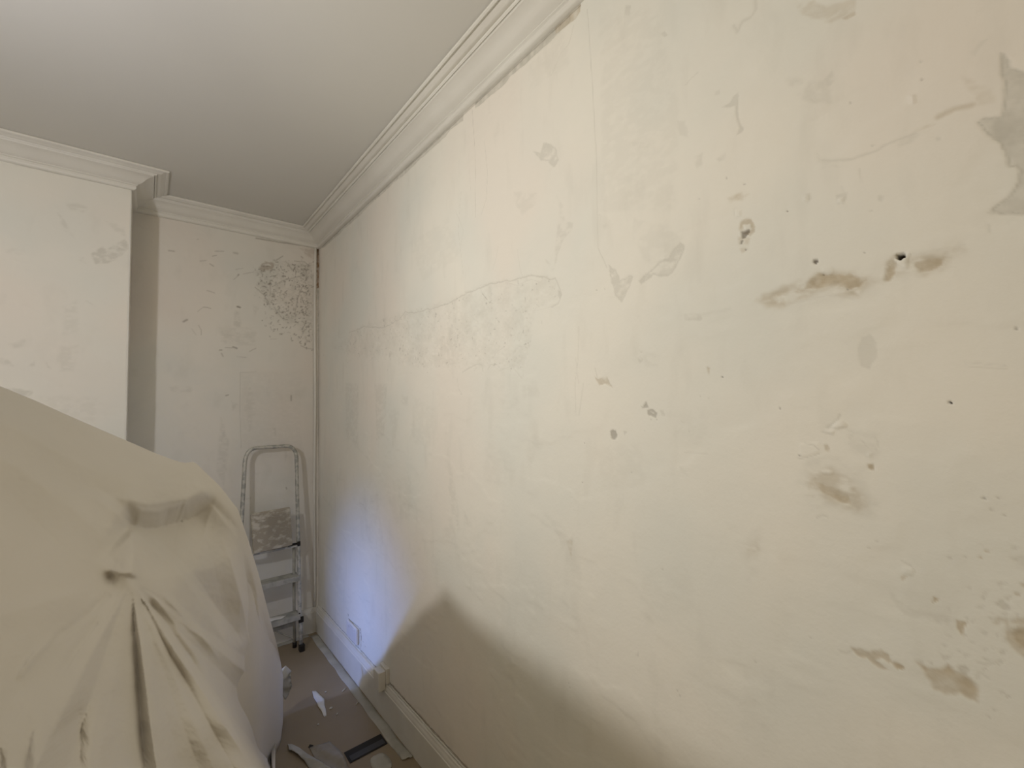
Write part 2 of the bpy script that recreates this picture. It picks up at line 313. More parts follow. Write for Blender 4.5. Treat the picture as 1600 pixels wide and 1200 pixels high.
('p','t',0.73,2.5,4,0,[(0.1479,1.7161),(0.1426,1.7263),(0.1374,1.7186),(0.1407,1.6985),(0.1507,1.6903),(0.1586,1.6943)]),
('p','t',0.5,4,6,0,[(0.3256,1.703),(0.2976,1.7095),(0.2871,1.7024),(0.3114,1.6927)]),
('p','t',0.3,8,9,0,[(0.1773,1.7074),(0.1586,1.6964),(0.1459,1.723),(0.1168,1.7152),(0.1216,1.6939),(0.1572,1.6897),(0.1736,1.6956)]),
('p','t',0.55,10,10,0,[(0.1258,1.7176),(0.1091,1.7193),(0.0875,1.7173),(0.0665,1.725),(0.0656,1.717),(0.0813,1.7018),(0.0902,1.6912),(0.1048,1.6858),(0.1163,1.6926)]),
('l','g',0.22,2.5,3,5,[(0.3428,1.7065),(0.2764,1.7073),(0.2637,1.7164)]),
('l','g',0.2,2.0,3,4,[(0.3043,1.679),(0.2374,1.6849),(0.1964,1.672)]),
('l','g',0.2,2.0,3,4,[(0.1238,1.7274),(0.0873,1.7232),(0.0631,1.726)]),
('p','g',0.14,16,12,0,[(0.3555,1.686),(0.2652,1.7287),(0.1393,1.7296),(0.0595,1.7316),(0.0679,1.6954),(0.1414,1.6829),(0.2477,1.6718)]),
('p','g',0.3,5,6,0,[(0.0942,1.7272),(0.0663,1.7289),(0.0618,1.713),(0.0811,1.7057)]),
('p','t',0.5,3,4,0,[(0.1508,1.7222),(0.1424,1.7305),(0.1407,1.6985),(0.1506,1.6924),(0.157,1.6939)]),
('p','d',1,0.7,0.6,0,[(0.1393,1.7296),(0.136,1.7319),(0.1313,1.7316),(0.1283,1.7287),(0.1301,1.724),(0.1349,1.7222),(0.1387,1.7253)]),
('p','w',1,0.8,1,0,[(0.1426,1.7263),(0.1334,1.7207),(0.1269,1.7262),(0.122,1.7331),(0.1256,1.7217),(0.1247,1.707),(0.1309,1.7075),(0.1382,1.7178)]),
('p','d',0.75,0.8,0.6,0,[(0.2529,1.754),(0.247,1.7536),(0.2452,1.7484),(0.2493,1.7448),(0.2532,1.7482)]),
('l','d',0.6,0.7,0.5,1.7999999999999998,[(0.1799,1.7453),(0.1795,1.7452)]),
('l','d',0.6,0.7,0.5,1.7999999999999998,[(0.2055,1.6884),(0.205,1.6883)]),
('l','d',0.6,0.7,0.5,1.7999999999999998,[(0.2396,1.7224),(0.2391,1.7223)]),
('l','g',0.4,0.7,0.5,1.4,[(0.2414,1.7252),(0.232,1.7183),(0.2251,1.7247)]),
('p','w',0.35,2,1.5,0,[(0.2399,1.7365),(0.2274,1.7356),(0.2242,1.7244),(0.232,1.7195),(0.2414,1.7252)]),
('p','w',0.4,2,2,0,[(0.1967,1.6843),(0.1861,1.6853),(0.1883,1.6748)]),
('p','g',0.3,1.5,1.5,0,[(0.2615,1.88),(0.2523,1.8801),(0.2508,1.8675),(0.2572,1.8603)]),
('p','w',0.6,1,1.5,0,[(0.2647,1.8777),(0.2555,1.8765),(0.257,1.8651),(0.2641,1.8665)]),
('p','g',0.35,1.5,2,0,[(0.2143,1.8593),(0.1978,1.8564),(0.2002,1.8437),(0.2114,1.841)]),
('p','w',0.8,1,1.5,0,[(0.2118,1.8526),(0.2026,1.8514),(0.204,1.8405),(0.2122,1.8436)]),
('l','g',0.3,1.0,0.6,2,[(0.2045,1.8704),(0.2032,1.8585)]),
('p','g',0.35,1.5,1.5,0,[(0.1562,1.8358),(0.1489,1.833),(0.151,1.823),(0.1558,1.8269)]),
('l','g',0.35,0.9,0.4,1.8,[(0.1784,1.8912),(0.1778,1.8664)]),
('l','g',0.5,0.7,0.5,2.4,[(0.1673,1.8137),(0.1669,1.8136)]),
('p','g',0.35,1.5,1.5,0,[(0.038,1.7486),(0.035,1.7457),(0.0356,1.7337),(0.0379,1.7391)]),
('l','g',0.4,1.5,1,3,[(0.0354,1.7637),(0.0203,1.7574),(0.0041,1.7499)]),
('p','g',0.25,4,5,0,[(0.0295,1.7569),(0.0118,1.7489),(0.0151,1.7427),(0.0269,1.7486)]),
('p','g',0.35,2,3,0,[(0.5072,1.6966),(0.4671,1.6925),(0.4634,1.6778),(0.5017,1.6811)]),
('l','g',0.15,4.0,4,8,[(0.4629,1.689),(0.4054,1.6898)]),
('p','g',0.3,1.5,3,0,[(0.1899,1.6028),(0.1777,1.6076),(0.17,1.5927),(0.1729,1.5663),(0.1822,1.5479),(0.1938,1.5553),(0.1962,1.5795)]),
('l','d',0.8,0.7,0.5,2.4,[(0.0182,1.5938),(0.0179,1.5938)]),
('l','g',0.35,1.25,1,2.5,[(0.0696,1.5499),(0.0491,1.5463),(0.0296,1.5429)]),
('l','w',0.6,1.5,1,3,[(0.0684,1.547),(0.031,1.5403)]),
('p','t',0.5,2,4,0,[(0.7658,1.5739),(0.753,1.5662),(0.7253,1.568),(0.7177,1.5508),(0.7099,1.5388),(0.7343,1.5516),(0.7515,1.5473)]),
('l','g',0.35,1.5,1,3,[(0.765,1.5963),(0.7572,1.5699)]),
('p','g',0.35,2,2,0,[(0.6318,1.6097),(0.6224,1.6151),(0.6156,1.605),(0.625,1.5964)]),
('p','w',0.6,1,1,0,[(0.6263,1.6092),(0.6191,1.6085),(0.6212,1.6008)]),
('l','d',0.6,0.7,0.5,1.44,[(0.6203,1.6228),(0.6194,1.6227)]),
('p','g',0.18,6,6,0,[(0.6152,1.616),(0.5718,1.6116),(0.5764,1.5817),(0.6107,1.5921)]),
('p','t',0.5,1.5,1,0,[(0.4591,1.5753),(0.4522,1.5734),(0.4557,1.5557)]),
('l','d',0.8,0.7,0.5,2.28,[(0.4271,1.5512),(0.4264,1.5512)]),
('l','d',0.8,0.7,0.5,2.28,[(0.3195,1.4846),(0.3189,1.4846)]),
('l','d',0.7,0.7,0.5,1.56,[(0.8104,1.3931),(0.8093,1.3932)]),
('l','d',0.7,0.7,0.5,1.56,[(0.6611,1.3283),(0.6601,1.3284)]),
('l','d',0.7,0.7,0.5,1.56,[(0.8212,1.2836),(0.8201,1.2838)]),
('l','d',0.7,0.7,0.5,1.56,[(0.753,1.8066),(0.7519,1.8064)]),
('l','d',0.7,0.7,0.5,1.56,[(0.7251,1.8023),(0.7241,1.8021)]),
('p','d',0.34,1,6,0,[(0.6254,1.4899),(0.6108,1.499),(0.6077,1.4867),(0.6221,1.4837)]),
('p','d',0.34,1,7,0,[(0.6096,1.4836),(0.5938,1.4866),(0.5822,1.4774),(0.5859,1.4683),(0.6049,1.4682)]),
('p','w',0.4,1,1,0,[(0.6028,1.479),(0.5908,1.4759),(0.5926,1.4729)]),
('l','d',0.45,0.7,0.5,1.92,[(0.6001,1.4591),(0.5992,1.4591)]),
('l','d',0.45,0.7,0.5,1.92,[(0.5845,1.4608),(0.5837,1.4608)]),
('l','d',0.45,0.7,0.5,1.92,[(0.6124,1.5022),(0.6115,1.5021)]),
('p','g',0.35,1.2,1.5,0,[(0.5753,1.4819),(0.5669,1.4819),(0.5609,1.4685),(0.5708,1.4684)]),
('p','d',0.38,1,6,0,[(0.7243,1.4275),(0.7037,1.4331),(0.6983,1.4186),(0.7087,1.4067),(0.7229,1.4093)]),
('p','g',0.4,1.5,1.5,0,[(0.6821,1.4305),(0.6687,1.4278),(0.6786,1.4194)]),
('p','g',0.35,1.5,1.5,0,[(0.5229,1.4601),(0.5156,1.4516),(0.5216,1.4544)]),
('l','g',0.5,0.7,0.5,2.4,[(0.6187,1.4326),(0.6178,1.4326)]),
('l','g',0.5,0.7,0.5,2.4,[(0.5042,1.4334),(0.5035,1.4334)]),
('l','g',0.5,0.7,0.5,2.4,[(0.476,1.5122),(0.4753,1.5122)]),
('l','g',0.5,0.7,0.5,2.4,[(0.4577,1.5076),(0.457,1.5076)]),
('p','g',0.25,5,4,0,[(0.5302,1.3562),(0.5152,1.3476),(0.5126,1.338),(0.5277,1.3421)]),
('l','g',0.2,1.5,1,3,[(0.5167,1.3873),(0.4654,1.3881)]),
('p','w',0.35,2,2,0,[(0.2892,1.4195),(0.2589,1.4223),(0.2577,1.4064),(0.2904,1.3924)]),
('l','g',0.5,0.75,0.6,1.5,[(0.281,1.42),(0.267,1.4173),(0.2585,1.4098)]),
('l','g',0.5,0.75,0.6,1.5,[(0.2925,1.3923),(0.2781,1.3946),(0.2598,1.4028)]),
('l','d',0.5,0.7,0.5,2.64,[(0.2902,1.3971),(0.2897,1.3972)]),
('l','g',0.5,1.75,1.5,3.5,[(0.2451,1.4501),(0.2363,1.4571),(0.2285,1.465),(0.2263,1.4728)]),
('p','w',1,1,1.5,0,[(0.2384,1.4514),(0.2286,1.4617),(0.2213,1.4607),(0.2162,1.4531),(0.2311,1.4483)]),
('p','w',0.7,1,1.5,0,[(0.2482,1.4455),(0.2349,1.4459),(0.239,1.4379)]),
('l','g',0.4,1.25,0.8,2.5,[(0.2532,1.4419),(0.2428,1.4389)]),
('p','t',0.5,1.5,0.6,0,[(0.2514,1.4182),(0.2464,1.4207),(0.2429,1.4142),(0.2442,1.4073),(0.2498,1.4092)]),
('p','t',0.75,1.2,0.5,0,[(0.1912,1.3897),(0.1843,1.3924),(0.1821,1.3863),(0.1848,1.3808),(0.1898,1.3835)]),
('p','w',0.6,1,1,0,[(0.1912,1.4067),(0.1842,1.4114),(0.1873,1.4006)]),
('p','g',0.22,6,8,0,[(0.2201,1.4486),(0.1771,1.4393),(0.174,1.4184),(0.1855,1.4018),(0.204,1.4112),(0.2166,1.4267)]),
('l','g',0.4,1.0,1,2,[(0.2085,1.4271),(0.1963,1.4278),(0.1899,1.4174)]),
('l','g',0.3,1.0,1,2,[(0.2156,1.4465),(0.206,1.4425),(0.2137,1.4313)]),
('l','g',0.35,1.0,1,2,[(0.179,1.435),(0.1753,1.4246),(0.18,1.4128)]),
('p','t',0.73,3,5,0,[(0.2739,1.3523),(0.2431,1.3493),(0.2162,1.3375),(0.2152,1.3203),(0.235,1.3216),(0.2533,1.3322)]),
('p','t',0.4,9,11,0,[(0.2841,1.3511),(0.2662,1.3692),(0.2417,1.3784),(0.2148,1.3669),(0.2026,1.3469),(0.1975,1.3263),(0.2084,1.3139),(0.228,1.3139),(0.2536,1.3254),(0.275,1.3292)]),
('p','t',0.3,4,5,0,[(0.2801,1.3481),(0.2434,1.3414),(0.2121,1.3294),(0.2172,1.3157),(0.2443,1.3224),(0.2748,1.3338)]),
('p','g',0.25,9,14,0,[(0.303,1.3453),(0.2754,1.3867),(0.2314,1.4016),(0.1965,1.3849),(0.1808,1.3237),(0.1768,1.3036),(0.2087,1.3085),(0.2736,1.3145)]),
('p','w',0.6,1.5,1,0,[(0.2553,1.3726),(0.2475,1.3767),(0.2401,1.3741),(0.244,1.3692),(0.2536,1.3694)]),
('l','g',0.4,1.0,1,2,[(0.2689,1.2868),(0.2588,1.2954),(0.2513,1.2923)]),
('l','d',0.9,0.7,0.5,2.76,[(0.0879,1.4917),(0.0876,1.4916)]),
('l','d',0.8,0.7,0.5,2.4,[(0.0604,1.3539),(0.0601,1.354)]),
('l','g',0.8,0.7,0.5,3.0,[(0.046,1.3561),(0.0457,1.3561)]),
('l','g',0.8,0.7,0.5,3.0,[(0.0536,1.3387),(0.0533,1.3387)]),
('l','g',0.8,0.7,0.5,3.0,[(0.0417,1.3327),(0.0414,1.3327)]),
('l','g',0.4,1.5,1.5,3,[(0.2449,1.064),(0.2359,1.0634),(0.2237,1.0768)]),
('p','t',0.62,2,4,0,[(0.23,1.0743),(0.2149,1.0803),(0.2022,1.0792),(0.1868,1.0896),(0.1789,1.0867),(0.1762,1.0758),(0.1812,1.0717),(0.189,1.0764),(0.1976,1.0688),(0.18,1.0621),(0.1883,1.0585),(0.2069,1.0669),(0.2199,1.0657)]),
('p','t',0.85,1,1.5,0,[(0.1763,1.0737),(0.1714,1.0778),(0.1606,1.0765),(0.1609,1.0704),(0.1703,1.0663)]),
('p','t',0.75,3.5,5,0,[(0.1449,1.088),(0.1306,1.0836),(0.114,1.0908),(0.1087,1.1006),(0.1049,1.0948),(0.0917,1.0923),(0.083,1.0845),(0.0781,1.0796),(0.0804,1.0588),(0.0888,1.0583),(0.0985,1.0619),(0.1136,1.0556),(0.1261,1.0572),(0.1313,1.0681)]),
('p','g',0.6,1.5,3,0,[(0.1005,1.1022),(0.091,1.1063),(0.0847,1.1017),(0.0904,1.092),(0.0982,1.094)]),
('p','t',0.5,2,5,0,[(0.0393,1.1887),(-0.0039,1.2204),(-0.0001,1.1454),(0.033,1.1397),(0.0429,1.1511),(0.0482,1.1637),(0.049,1.1722)]),
('p','t',0.85,6,6,0,[(0.0459,1.1733),(-0.0035,1.2121),(-0.0006,1.1537),(0.0372,1.1482)]),
('l','t',0.4,2.5,2,5,[(0.0571,1.178),(0.0525,1.1858),(0.0459,1.1864),(0.045,1.1797)]),
('p','t',0.7,1,1,0,[(0.1228,1.1859),(0.1202,1.1963),(0.1139,1.1945),(0.1184,1.1892)]),
('p','t',0.7,1,1.2,0,[(0.0979,1.1698),(0.0926,1.1689),(0.0853,1.1715),(0.0897,1.1617),(0.0917,1.1462),(0.0941,1.1527),(0.0971,1.159)]),
('p','g',0.35,4,8,0,[(0.171,1.1874),(0.1535,1.1779),(0.1278,1.1718),(0.1035,1.1678),(0.1008,1.153),(0.1252,1.1506),(0.1544,1.1578),(0.1655,1.169)]),
('p','g',0.4,1.5,3,0,[(0.1246,1.1633),(0.1155,1.1617),(0.1179,1.1552)]),
('p','g',0.4,1.5,3,0,[(0.1111,1.1651),(0.1029,1.1643),(0.11,1.1599)]),
('p','t',0.6,1,1,0,[(0.1579,1.2144),(0.1531,1.2187),(0.1493,1.2188),(0.155,1.2102)]),
('p','w',0.5,1.5,3,0,[(0.1533,1.2317),(0.1411,1.2329),(0.1446,1.2221),(0.1521,1.223)]),
('l','g',0.4,1.0,0.8,2,[(0.1551,1.2412),(0.1439,1.2361),(0.139,1.2286)]),
('p','g',0.55,1.5,4,0,[(0.0558,1.205),(0.0481,1.2154),(0.0413,1.2071),(0.0386,1.2019),(0.0477,1.198)]),
('p','g',0.4,1,3,0,[(0.0758,1.1939),(0.0692,1.1979),(0.0649,1.1957)]),
('p','g',0.4,1.5,3,0,[(0.1149,1.1148),(0.111,1.1108),(0.1024,1.118),(0.1071,1.1068),(0.114,1.1058)]),
('p','t',0.6,1,1,0,[(0.032,1.2412),(0.0267,1.2445),(0.0271,1.2358)]),
('l','t',0.5,0.7,0.5,4.8,[(0.0345,1.2258),(0.0343,1.2259)]),
('p','g',0.4,1.5,3,0,[(0.0531,1.2351),(0.0457,1.239),(0.0487,1.2276)]),
('p','g',0.3,2,4,0,[(0.0409,1.2754),(0.0261,1.2808),(0.0156,1.2647),(0.0331,1.2557)]),
('l','t',0.6,0.7,0.5,3.5999999999999996,[(0.0609,1.2786),(0.0606,1.2787)]),
('l','t',0.6,0.7,0.5,3.5999999999999996,[(0.0677,1.2679),(0.0674,1.268)]),
('p','g',0.6,1,1,0,[(0.0369,1.2738),(0.031,1.2753),(0.0335,1.2712)]),
('l','g',0.6,0.7,0.5,3.5999999999999996,[(0.0998,1.259),(0.0994,1.2591)]),
('l','g',0.6,0.7,0.5,3.5999999999999996,[(0.1389,1.0915),(0.1385,1.0917)]),
('l','g',0.6,0.7,0.5,3.5999999999999996,[(0.1279,1.0943),(0.1275,1.0944)]),
('l','g',0.35,1.5,2,3,[(0.0763,1.1171),(0.07,1.1171),(0.0572,1.126)]),
('l','g',0.3,1.5,2,3,[(0.08,1.093),(0.0757,1.1039),(0.0678,1.0985)]),
('p','g',0.4,1,2,0,[(0.0741,1.1629),(0.0646,1.1637),(0.0681,1.1562)]),
('p','g',0.35,1,2,0,[(0.0853,1.1432),(0.0787,1.1458),(0.0815,1.1411)]),
('l','g',0.5,0.7,0.5,3.0,[(0.0967,1.125),(0.0964,1.1251)]),
('l','g',0.5,0.7,0.5,3.0,[(0.0643,1.0562),(0.064,1.0564)]),
('l','g',0.5,0.7,0.5,3.0,[(0.0704,1.0443),(0.0701,1.0445)]),
('l','g',0.5,0.7,0.5,3.0,[(0.2886,1.0699),(0.2881,1.0701)]),
('l','g',0.5,0.7,0.5,3.0,[(0.0834,1.2649),(0.083,1.265)]),
('l','g',0.5,0.7,0.5,3.0,[(0.1959,1.2518),(0.1954,1.2519)]),
('l','g',0.5,0.7,0.5,3.0,[(0.1852,1.2657),(0.1848,1.2658)]),
('p','g',0.4188174727832043,0.8,1.5,0,[(0.0334,1.16),(0.0303,1.1635),(0.0312,1.1545)]),
('p','g',0.36657845270709527,0.8,1.5,0,[(0.0469,1.2367),(0.0418,1.2393),(0.0452,1.2341)]),
('p','g',0.5486760146335258,0.8,1.5,0,[(0.0536,1.0827),(0.0474,1.0842),(0.0519,1.0796)]),
('p','g',0.5563945073974041,0.8,1.5,0,[(0.0705,1.2112),(0.0633,1.2157),(0.0671,1.2066)]),
('p','g',0.44207636627554353,0.8,1.5,0,[(0.0535,1.1714),(0.0507,1.1702),(0.0494,1.1679)]),
('p','g',0.4717100405057674,0.8,1.5,0,[(0.0597,1.0859),(0.053,1.0872),(0.0568,1.0828)]),
('p','g',0.3483961818364825,0.8,1.5,0,[(0.0612,1.1924),(0.0573,1.192),(0.06,1.1899)]),
('p','g',0.4603865384638266,0.8,1.5,0,[(0.0504,1.1945),(0.0456,1.197),(0.0457,1.1926)]),
('p','g',0.4897994945373057,0.8,1.5,0,[(0.0524,1.1571),(0.0486,1.1593),(0.0486,1.1545)]),
('p','g',0.33029383161535786,0.8,1.5,0,[(0.107,1.1835),(0.1038,1.1861),(0.1027,1.1793)]),
('p','g',0.35326190804896707,0.8,1.5,0,[(0.0353,1.1428),(0.0307,1.147),(0.032,1.1378)]),
('p','g',0.5879602774838852,0.8,1.5,0,[(0.0889,1.1763),(0.086,1.1784),(0.084,1.1717)]),
('p','g',0.48615314143905874,0.8,1.5,0,[(0.1114,1.0952),(0.104,1.0995),(0.1095,1.0912)]),
('p','g',0.5885440867220715,0.8,1.5,0,[(0.0556,1.1404),(0.0514,1.1447),(0.0544,1.1375)]),
('p','g',0.3871002709227556,0.8,1.5,0,[(0.0363,1.2129),(0.0336,1.2113),(0.0338,1.2102)]),
('p','g',0.3506010813911293,0.8,1.5,0,[(0.0425,1.1698),(0.0368,1.1738),(0.0414,1.1655)]),
('p','g',0.33668197729032584,0.8,1.5,0,[(0.0385,1.0425),(0.0338,1.0437),(0.0362,1.037)]),
('p','g',0.42318674659417266,0.8,1.5,0,[(0.0579,1.1647),(0.0552,1.1662),(0.0561,1.1589)]),
('p','g',0.3094951071667804,0.8,1.5,0,[(0.0496,1.2124),(0.0459,1.215),(0.0478,1.2094)]),
('p','g',0.3153821175344858,0.8,1.5,0,[(0.0437,1.1899),(0.0369,1.192),(0.0392,1.1872)]),
('p','g',0.5372573168218563,0.8,1.5,0,[(0.073,1.1977),(0.0666,1.1999),(0.0716,1.1945)]),
('p','g',0.5773732114556183,0.8,1.5,0,[(0.0843,1.222),(0.0799,1.2225),(0.0801,1.2176)]),
('p','g',0.49641965657784926,0.8,1.5,0,[(0.0462,1.2174),(0.0405,1.2205),(0.042,1.212)]),
('p','g',0.31336319087773506,0.8,1.5,0,[(0.0842,1.1736),(0.0768,1.1783),(0.0794,1.1696)]),
('p','g',0.4905569370044237,0.8,1.5,0,[(0.0517,1.1623),(0.0465,1.163),(0.0472,1.1605)]),
('p','g',0.33476699083100964,0.8,1.5,0,[(0.1097,1.1426),(0.1024,1.1438),(0.1048,1.1391)]),
('p','g',0.5014445378071322,0.8,1.5,0,[(0.0475,1.1909),(0.0436,1.1902),(0.0437,1.1876)]),
('p','g',0.3102549449252195,0.8,1.5,0,[(0.0391,1.1773),(0.0339,1.1793),(0.0351,1.1736)]),
('p','g',0.5302738462665789,0.8,1.5,0,[(0.0545,1.1415),(0.0493,1.1461),(0.0505,1.1369)]),
('p','g',0.41434740768079314,0.8,1.5,0,[(0.0719,1.1379),(0.0653,1.1416),(0.07,1.1339)]),
('p','g',0.33433533739094895,0.8,1.5,0,[(0.0465,1.1768),(0.0412,1.1767),(0.0437,1.1733)]),
('p','g',0.32007536134554254,0.8,1.5,0,[(0.0682,1.2195),(0.0611,1.2233),(0.0661,1.2137)]),
('p','g',0.35021309041590154,0.8,1.5,0,[(0.0922,1.1216),(0.0848,1.1264),(0.0905,1.1173)]),
('p','g',0.5712217010666707,0.8,1.5,0,[(0.0569,1.1273),(0.0509,1.1324),(0.0548,1.1232)]),
('p','g',0.4452748362563017,0.8,1.5,0,[(0.0907,1.1512),(0.0876,1.1538),(0.0862,1.1485)]),
('p','g',0.4880101673342865,0.8,1.5,0,[(0.0362,1.2902),(0.0307,1.2909),(0.0343,1.2841)]),
('p','g',0.3916951215343255,0.8,1.5,0,[(0.1152,1.1284),(0.1076,1.1298),(0.1114,1.125)]),
('p','g',0.4086538664681374,0.8,1.5,0,[(0.0737,1.1095),(0.0677,1.114),(0.0723,1.1068)]),
('p','g',0.5705739899118034,0.8,1.5,0,[(0.038,1.1989),(0.0339,1.1999),(0.0358,1.1944)]),
('p','g',0.5808564236110867,0.8,1.5,0,[(0.0629,1.1446),(0.0595,1.1451),(0.0606,1.1415)]),
('p','g',0.5848176503655453,0.8,1.5,0,[(0.0382,1.175),(0.032,1.1758),(0.0345,1.1698)]),
('p','g',0.448572326438891,0.8,1.5,0,[(0.0593,1.1243),(0.0541,1.1242),(0.0556,1.119)]),
('p','g',0.50261895482166,0.8,1.5,0,[(0.0726,1.1242),(0.0663,1.1262),(0.0683,1.122)]),
('p','g',0.4797102374675132,0.8,1.5,0,[(0.0636,1.1847),(0.0567,1.186),(0.0614,1.1818)]),
('p','r',0.8,15,15,0,[(2.9287,1.8893),(2.3847,1.9611),(1.9103,1.9432),(1.5092,1.9256),(1.3082,1.9337),(1.1061,1.9173),(0.9265,1.8831),(0.8855,1.8371),(0.897,1.8053),(0.9912,1.7996),(1.0159,1.7675),(1.0245,1.6874),(1.0666,1.6197),(1.1832,1.6353),(1.4222,1.6473),(1.7868,1.6756),(2.1308,1.7513),(2.4815,1.7844)]),
('l','g',0.6,2.0,9,4,[(2.6354,1.9531),(2.3663,1.9511),(2.1289,1.9087),(1.9655,1.9217),(1.8835,1.9507),(1.8576,1.9341),(1.677,1.9195),(1.5094,1.9152),(1.4065,1.9253),(1.3083,1.9289),(1.2488,1.9345),(1.1061,1.9173),(1.0115,1.9075),(0.954,1.8876),(0.9053,1.8703)]),
('l','g',0.45,2.0,2,4,[(0.9053,1.8703),(0.8905,1.842),(0.8835,1.8178),(0.8972,1.7977),(0.9241,1.7912)]),
('p','g',0.5,1,1,0,[(0.8958,1.8394),(0.8808,1.821),(0.8892,1.8037),(0.8991,1.821)]),
('l','g',0.2,1.0,3,2,[(0.9241,1.7912),(1.0002,1.7952),(1.0219,1.7685),(1.0185,1.6867),(1.0498,1.6595),(1.0613,1.5884)]),
('l','g',0.5,1.75,2,3.5,[(1.4137,1.6294),(1.3571,1.6446),(1.3156,1.6531),(1.2877,1.6484),(1.2805,1.6247)]),
('l','g',0.45,1.5,2,3,[(1.2496,1.6271),(1.234,1.644),(1.1973,1.6409)]),
('l','g',0.3,1.25,2,2.5,[(1.1837,1.6178),(1.1147,1.6298),(1.0645,1.5844)]),
('l','g',0.35,1.25,1.5,2.5,[(1.4502,1.612),(1.4422,1.5668),(1.4158,1.5437)]),
('l','g',0.35,1.0,2,2,[(1.2259,1.6658),(1.1888,1.6889),(1.1533,1.6981)]),
('l','d',0.35,1.0,0.5,2,[(1.273,1.9026),(1.2503,1.8793)]),
('l','g',0.3,1.0,3,2,[(1.2879,1.9387),(1.1748,1.9267),(1.0806,1.8922),(1.0119,1.8973),(0.9546,1.868)]),
('l','g',0.3,1.0,2,2,[(1.4267,1.8342),(1.3522,1.8366),(1.2996,1.8018)]),
('l','g',0.3,1.0,2,2,[(1.5124,1.7833),(1.4201,1.7337),(1.3126,1.7683)]),
('l','d',0.6,0.7,0.5,1.92,[(0.9653,1.8903),(0.9638,1.89)]),
('l','d',0.6,0.7,0.5,1.92,[(0.9377,1.874),(0.9364,1.8736)]),
('l','d',0.6,0.7,0.5,1.92,[(1.0772,1.8978),(1.0756,1.8975)]),
('l','d',0.6,0.7,0.5,1.92,[(1.7499,1.7267),(1.7469,1.7264)]),
('l','d',0.6,0.7,0.5,1.92,[(1.6647,1.6963),(1.662,1.696)]),
('l','d',0.6,0.7,0.5,1.92,[(1.7563,1.6988),(1.7534,1.6986)]),
('l','d',0.6,0.7,0.5,1.92,[(3.1297,1.8677),(3.1226,1.867)]),
('l','d',0.5,0.7,0.5,1.56,[(1.418,1.8203),(1.4158,1.82)]),
('l','d',0.5,0.7,0.5,1.56,[(1.4124,1.6834),(1.4102,1.6832)]),
('l','d',0.5,0.7,0.5,1.56,[(0.9904,1.8276),(0.9889,1.8274)]),
('l','d',0.5,0.7,0.5,1.56,[(1.1568,1.6985),(1.155,1.6983)]),
('l','d',0.5,0.7,0.5,1.56,[(1.0363,1.6969),(1.0348,1.6968)]),
('l','d',0.5,0.7,0.5,1.56,[(1.667,1.8566),(1.6643,1.8562)]),
('l','d',0.5,0.7,0.5,1.56,[(1.1429,1.8186),(1.1412,1.8183)]),
('l','d',0.5,0.7,0.5,1.56,[(1.0961,1.8124),(1.0944,1.8121)]),
('l','d',0.5,0.7,0.5,1.56,[(1.0736,1.8042),(1.0721,1.8039)]),
('l','d',0.5,0.7,0.5,1.56,[(1.9803,1.8741),(1.9768,1.8736)]),
('l','d',0.5,0.7,0.5,1.56,[(1.9113,1.8763),(1.908,1.8758)]),
('l','d',0.5,0.7,0.5,1.56,[(2.2782,1.8307),(2.2738,1.8302)]),
('l','d',0.5,0.7,0.5,1.56,[(2.6576,1.774),(2.6522,1.7735)]),
('l','d',0.5,0.7,0.5,1.56,[(2.6688,1.7092),(2.6633,1.7088)]),
('l','d',0.5,0.7,0.5,1.56,[(1.2616,1.8886),(1.2597,1.8882)]),
('l','d',0.5,0.7,0.5,1.56,[(1.2665,1.7088),(1.2646,1.7086)]),
('l','d',0.5,0.7,0.5,1.56,[(1.4984,1.7608),(1.496,1.7605)]),
('l','d',0.5,0.7,0.5,1.56,[(1.2,1.8041),(1.1982,1.8038)]),
('l','d',0.5,0.7,0.5,1.56,[(1.518,1.5391),(1.5155,1.5391)]),
('l','d',0.5,0.7,0.5,1.56,[(1.4247,1.5464),(1.4225,1.5463)]),
('l','d',0.42475444861287337,0.7,0.5,1.1281561813095589,[(1.8396,1.7656),(1.8365,1.7652)]),
('l','g',0.302891110979271,1.0,1.5,2,[(1.7028,1.696),(1.7367,1.6907)]),
('l','d',0.2910754285830933,0.7,0.5,1.5247676041709284,[(1.4782,1.7141),(1.4759,1.7139)]),
('l','g',0.44344751232315005,1.0,1.5,2,[(1.3594,1.8545),(1.3353,1.8344)]),
('l','g',0.26447561547803494,1.0,1.5,2,[(1.3864,1.8136),(1.4014,1.7995)]),
('l','g',0.25958736514501063,1.0,1.5,2,[(1.0602,1.6563),(1.0681,1.6431)]),
('l','d',0.33678381352319475,0.7,0.5,1.53069186976341,[(2.2061,1.7441),(2.202,1.7437)]),
('l','g',0.2241906479103275,1.0,1.5,2,[(1.9719,1.81),(2.012,1.8036)]),
('l','d',0.27226413043166653,0.7,0.5,1.4809668854972744,[(2.3139,2.0006),(2.3095,1.9999)]),
('l','d',0.4381532325036712,0.7,0.5,1.4725062760010506,[(1.2648,1.6855),(1.2628,1.6853)]),
('l','d',0.38092662818830814,0.7,0.5,1.2376948061001498,[(1.2428,1.7303),(1.241,1.7301)]),
('l','d',0.3210479410506662,0.7,0.5,0.8888168605469007,[(1.531,1.8755),(1.5286,1.8751)]),
('l','g',0.2978308795715736,1.0,1.5,2,[(2.1944,1.7152),(2.1769,1.6929)]),
('l','g',0.20701285764314292,1.0,1.5,2,[(1.8348,1.8395),(1.8066,1.8294)]),
('l','g',0.41214721279096245,1.0,1.5,2,[(0.9919,1.8117),(0.9809,1.8033)]),
('l','d',0.24627379753714387,0.7,0.5,1.434352951091991,[(1.4575,1.7742),(1.4552,1.7739)]),
('l','d',0.4342808538998613,0.7,0.5,1.1132099837220142,[(0.9643,1.6668),(0.9629,1.6667)]),
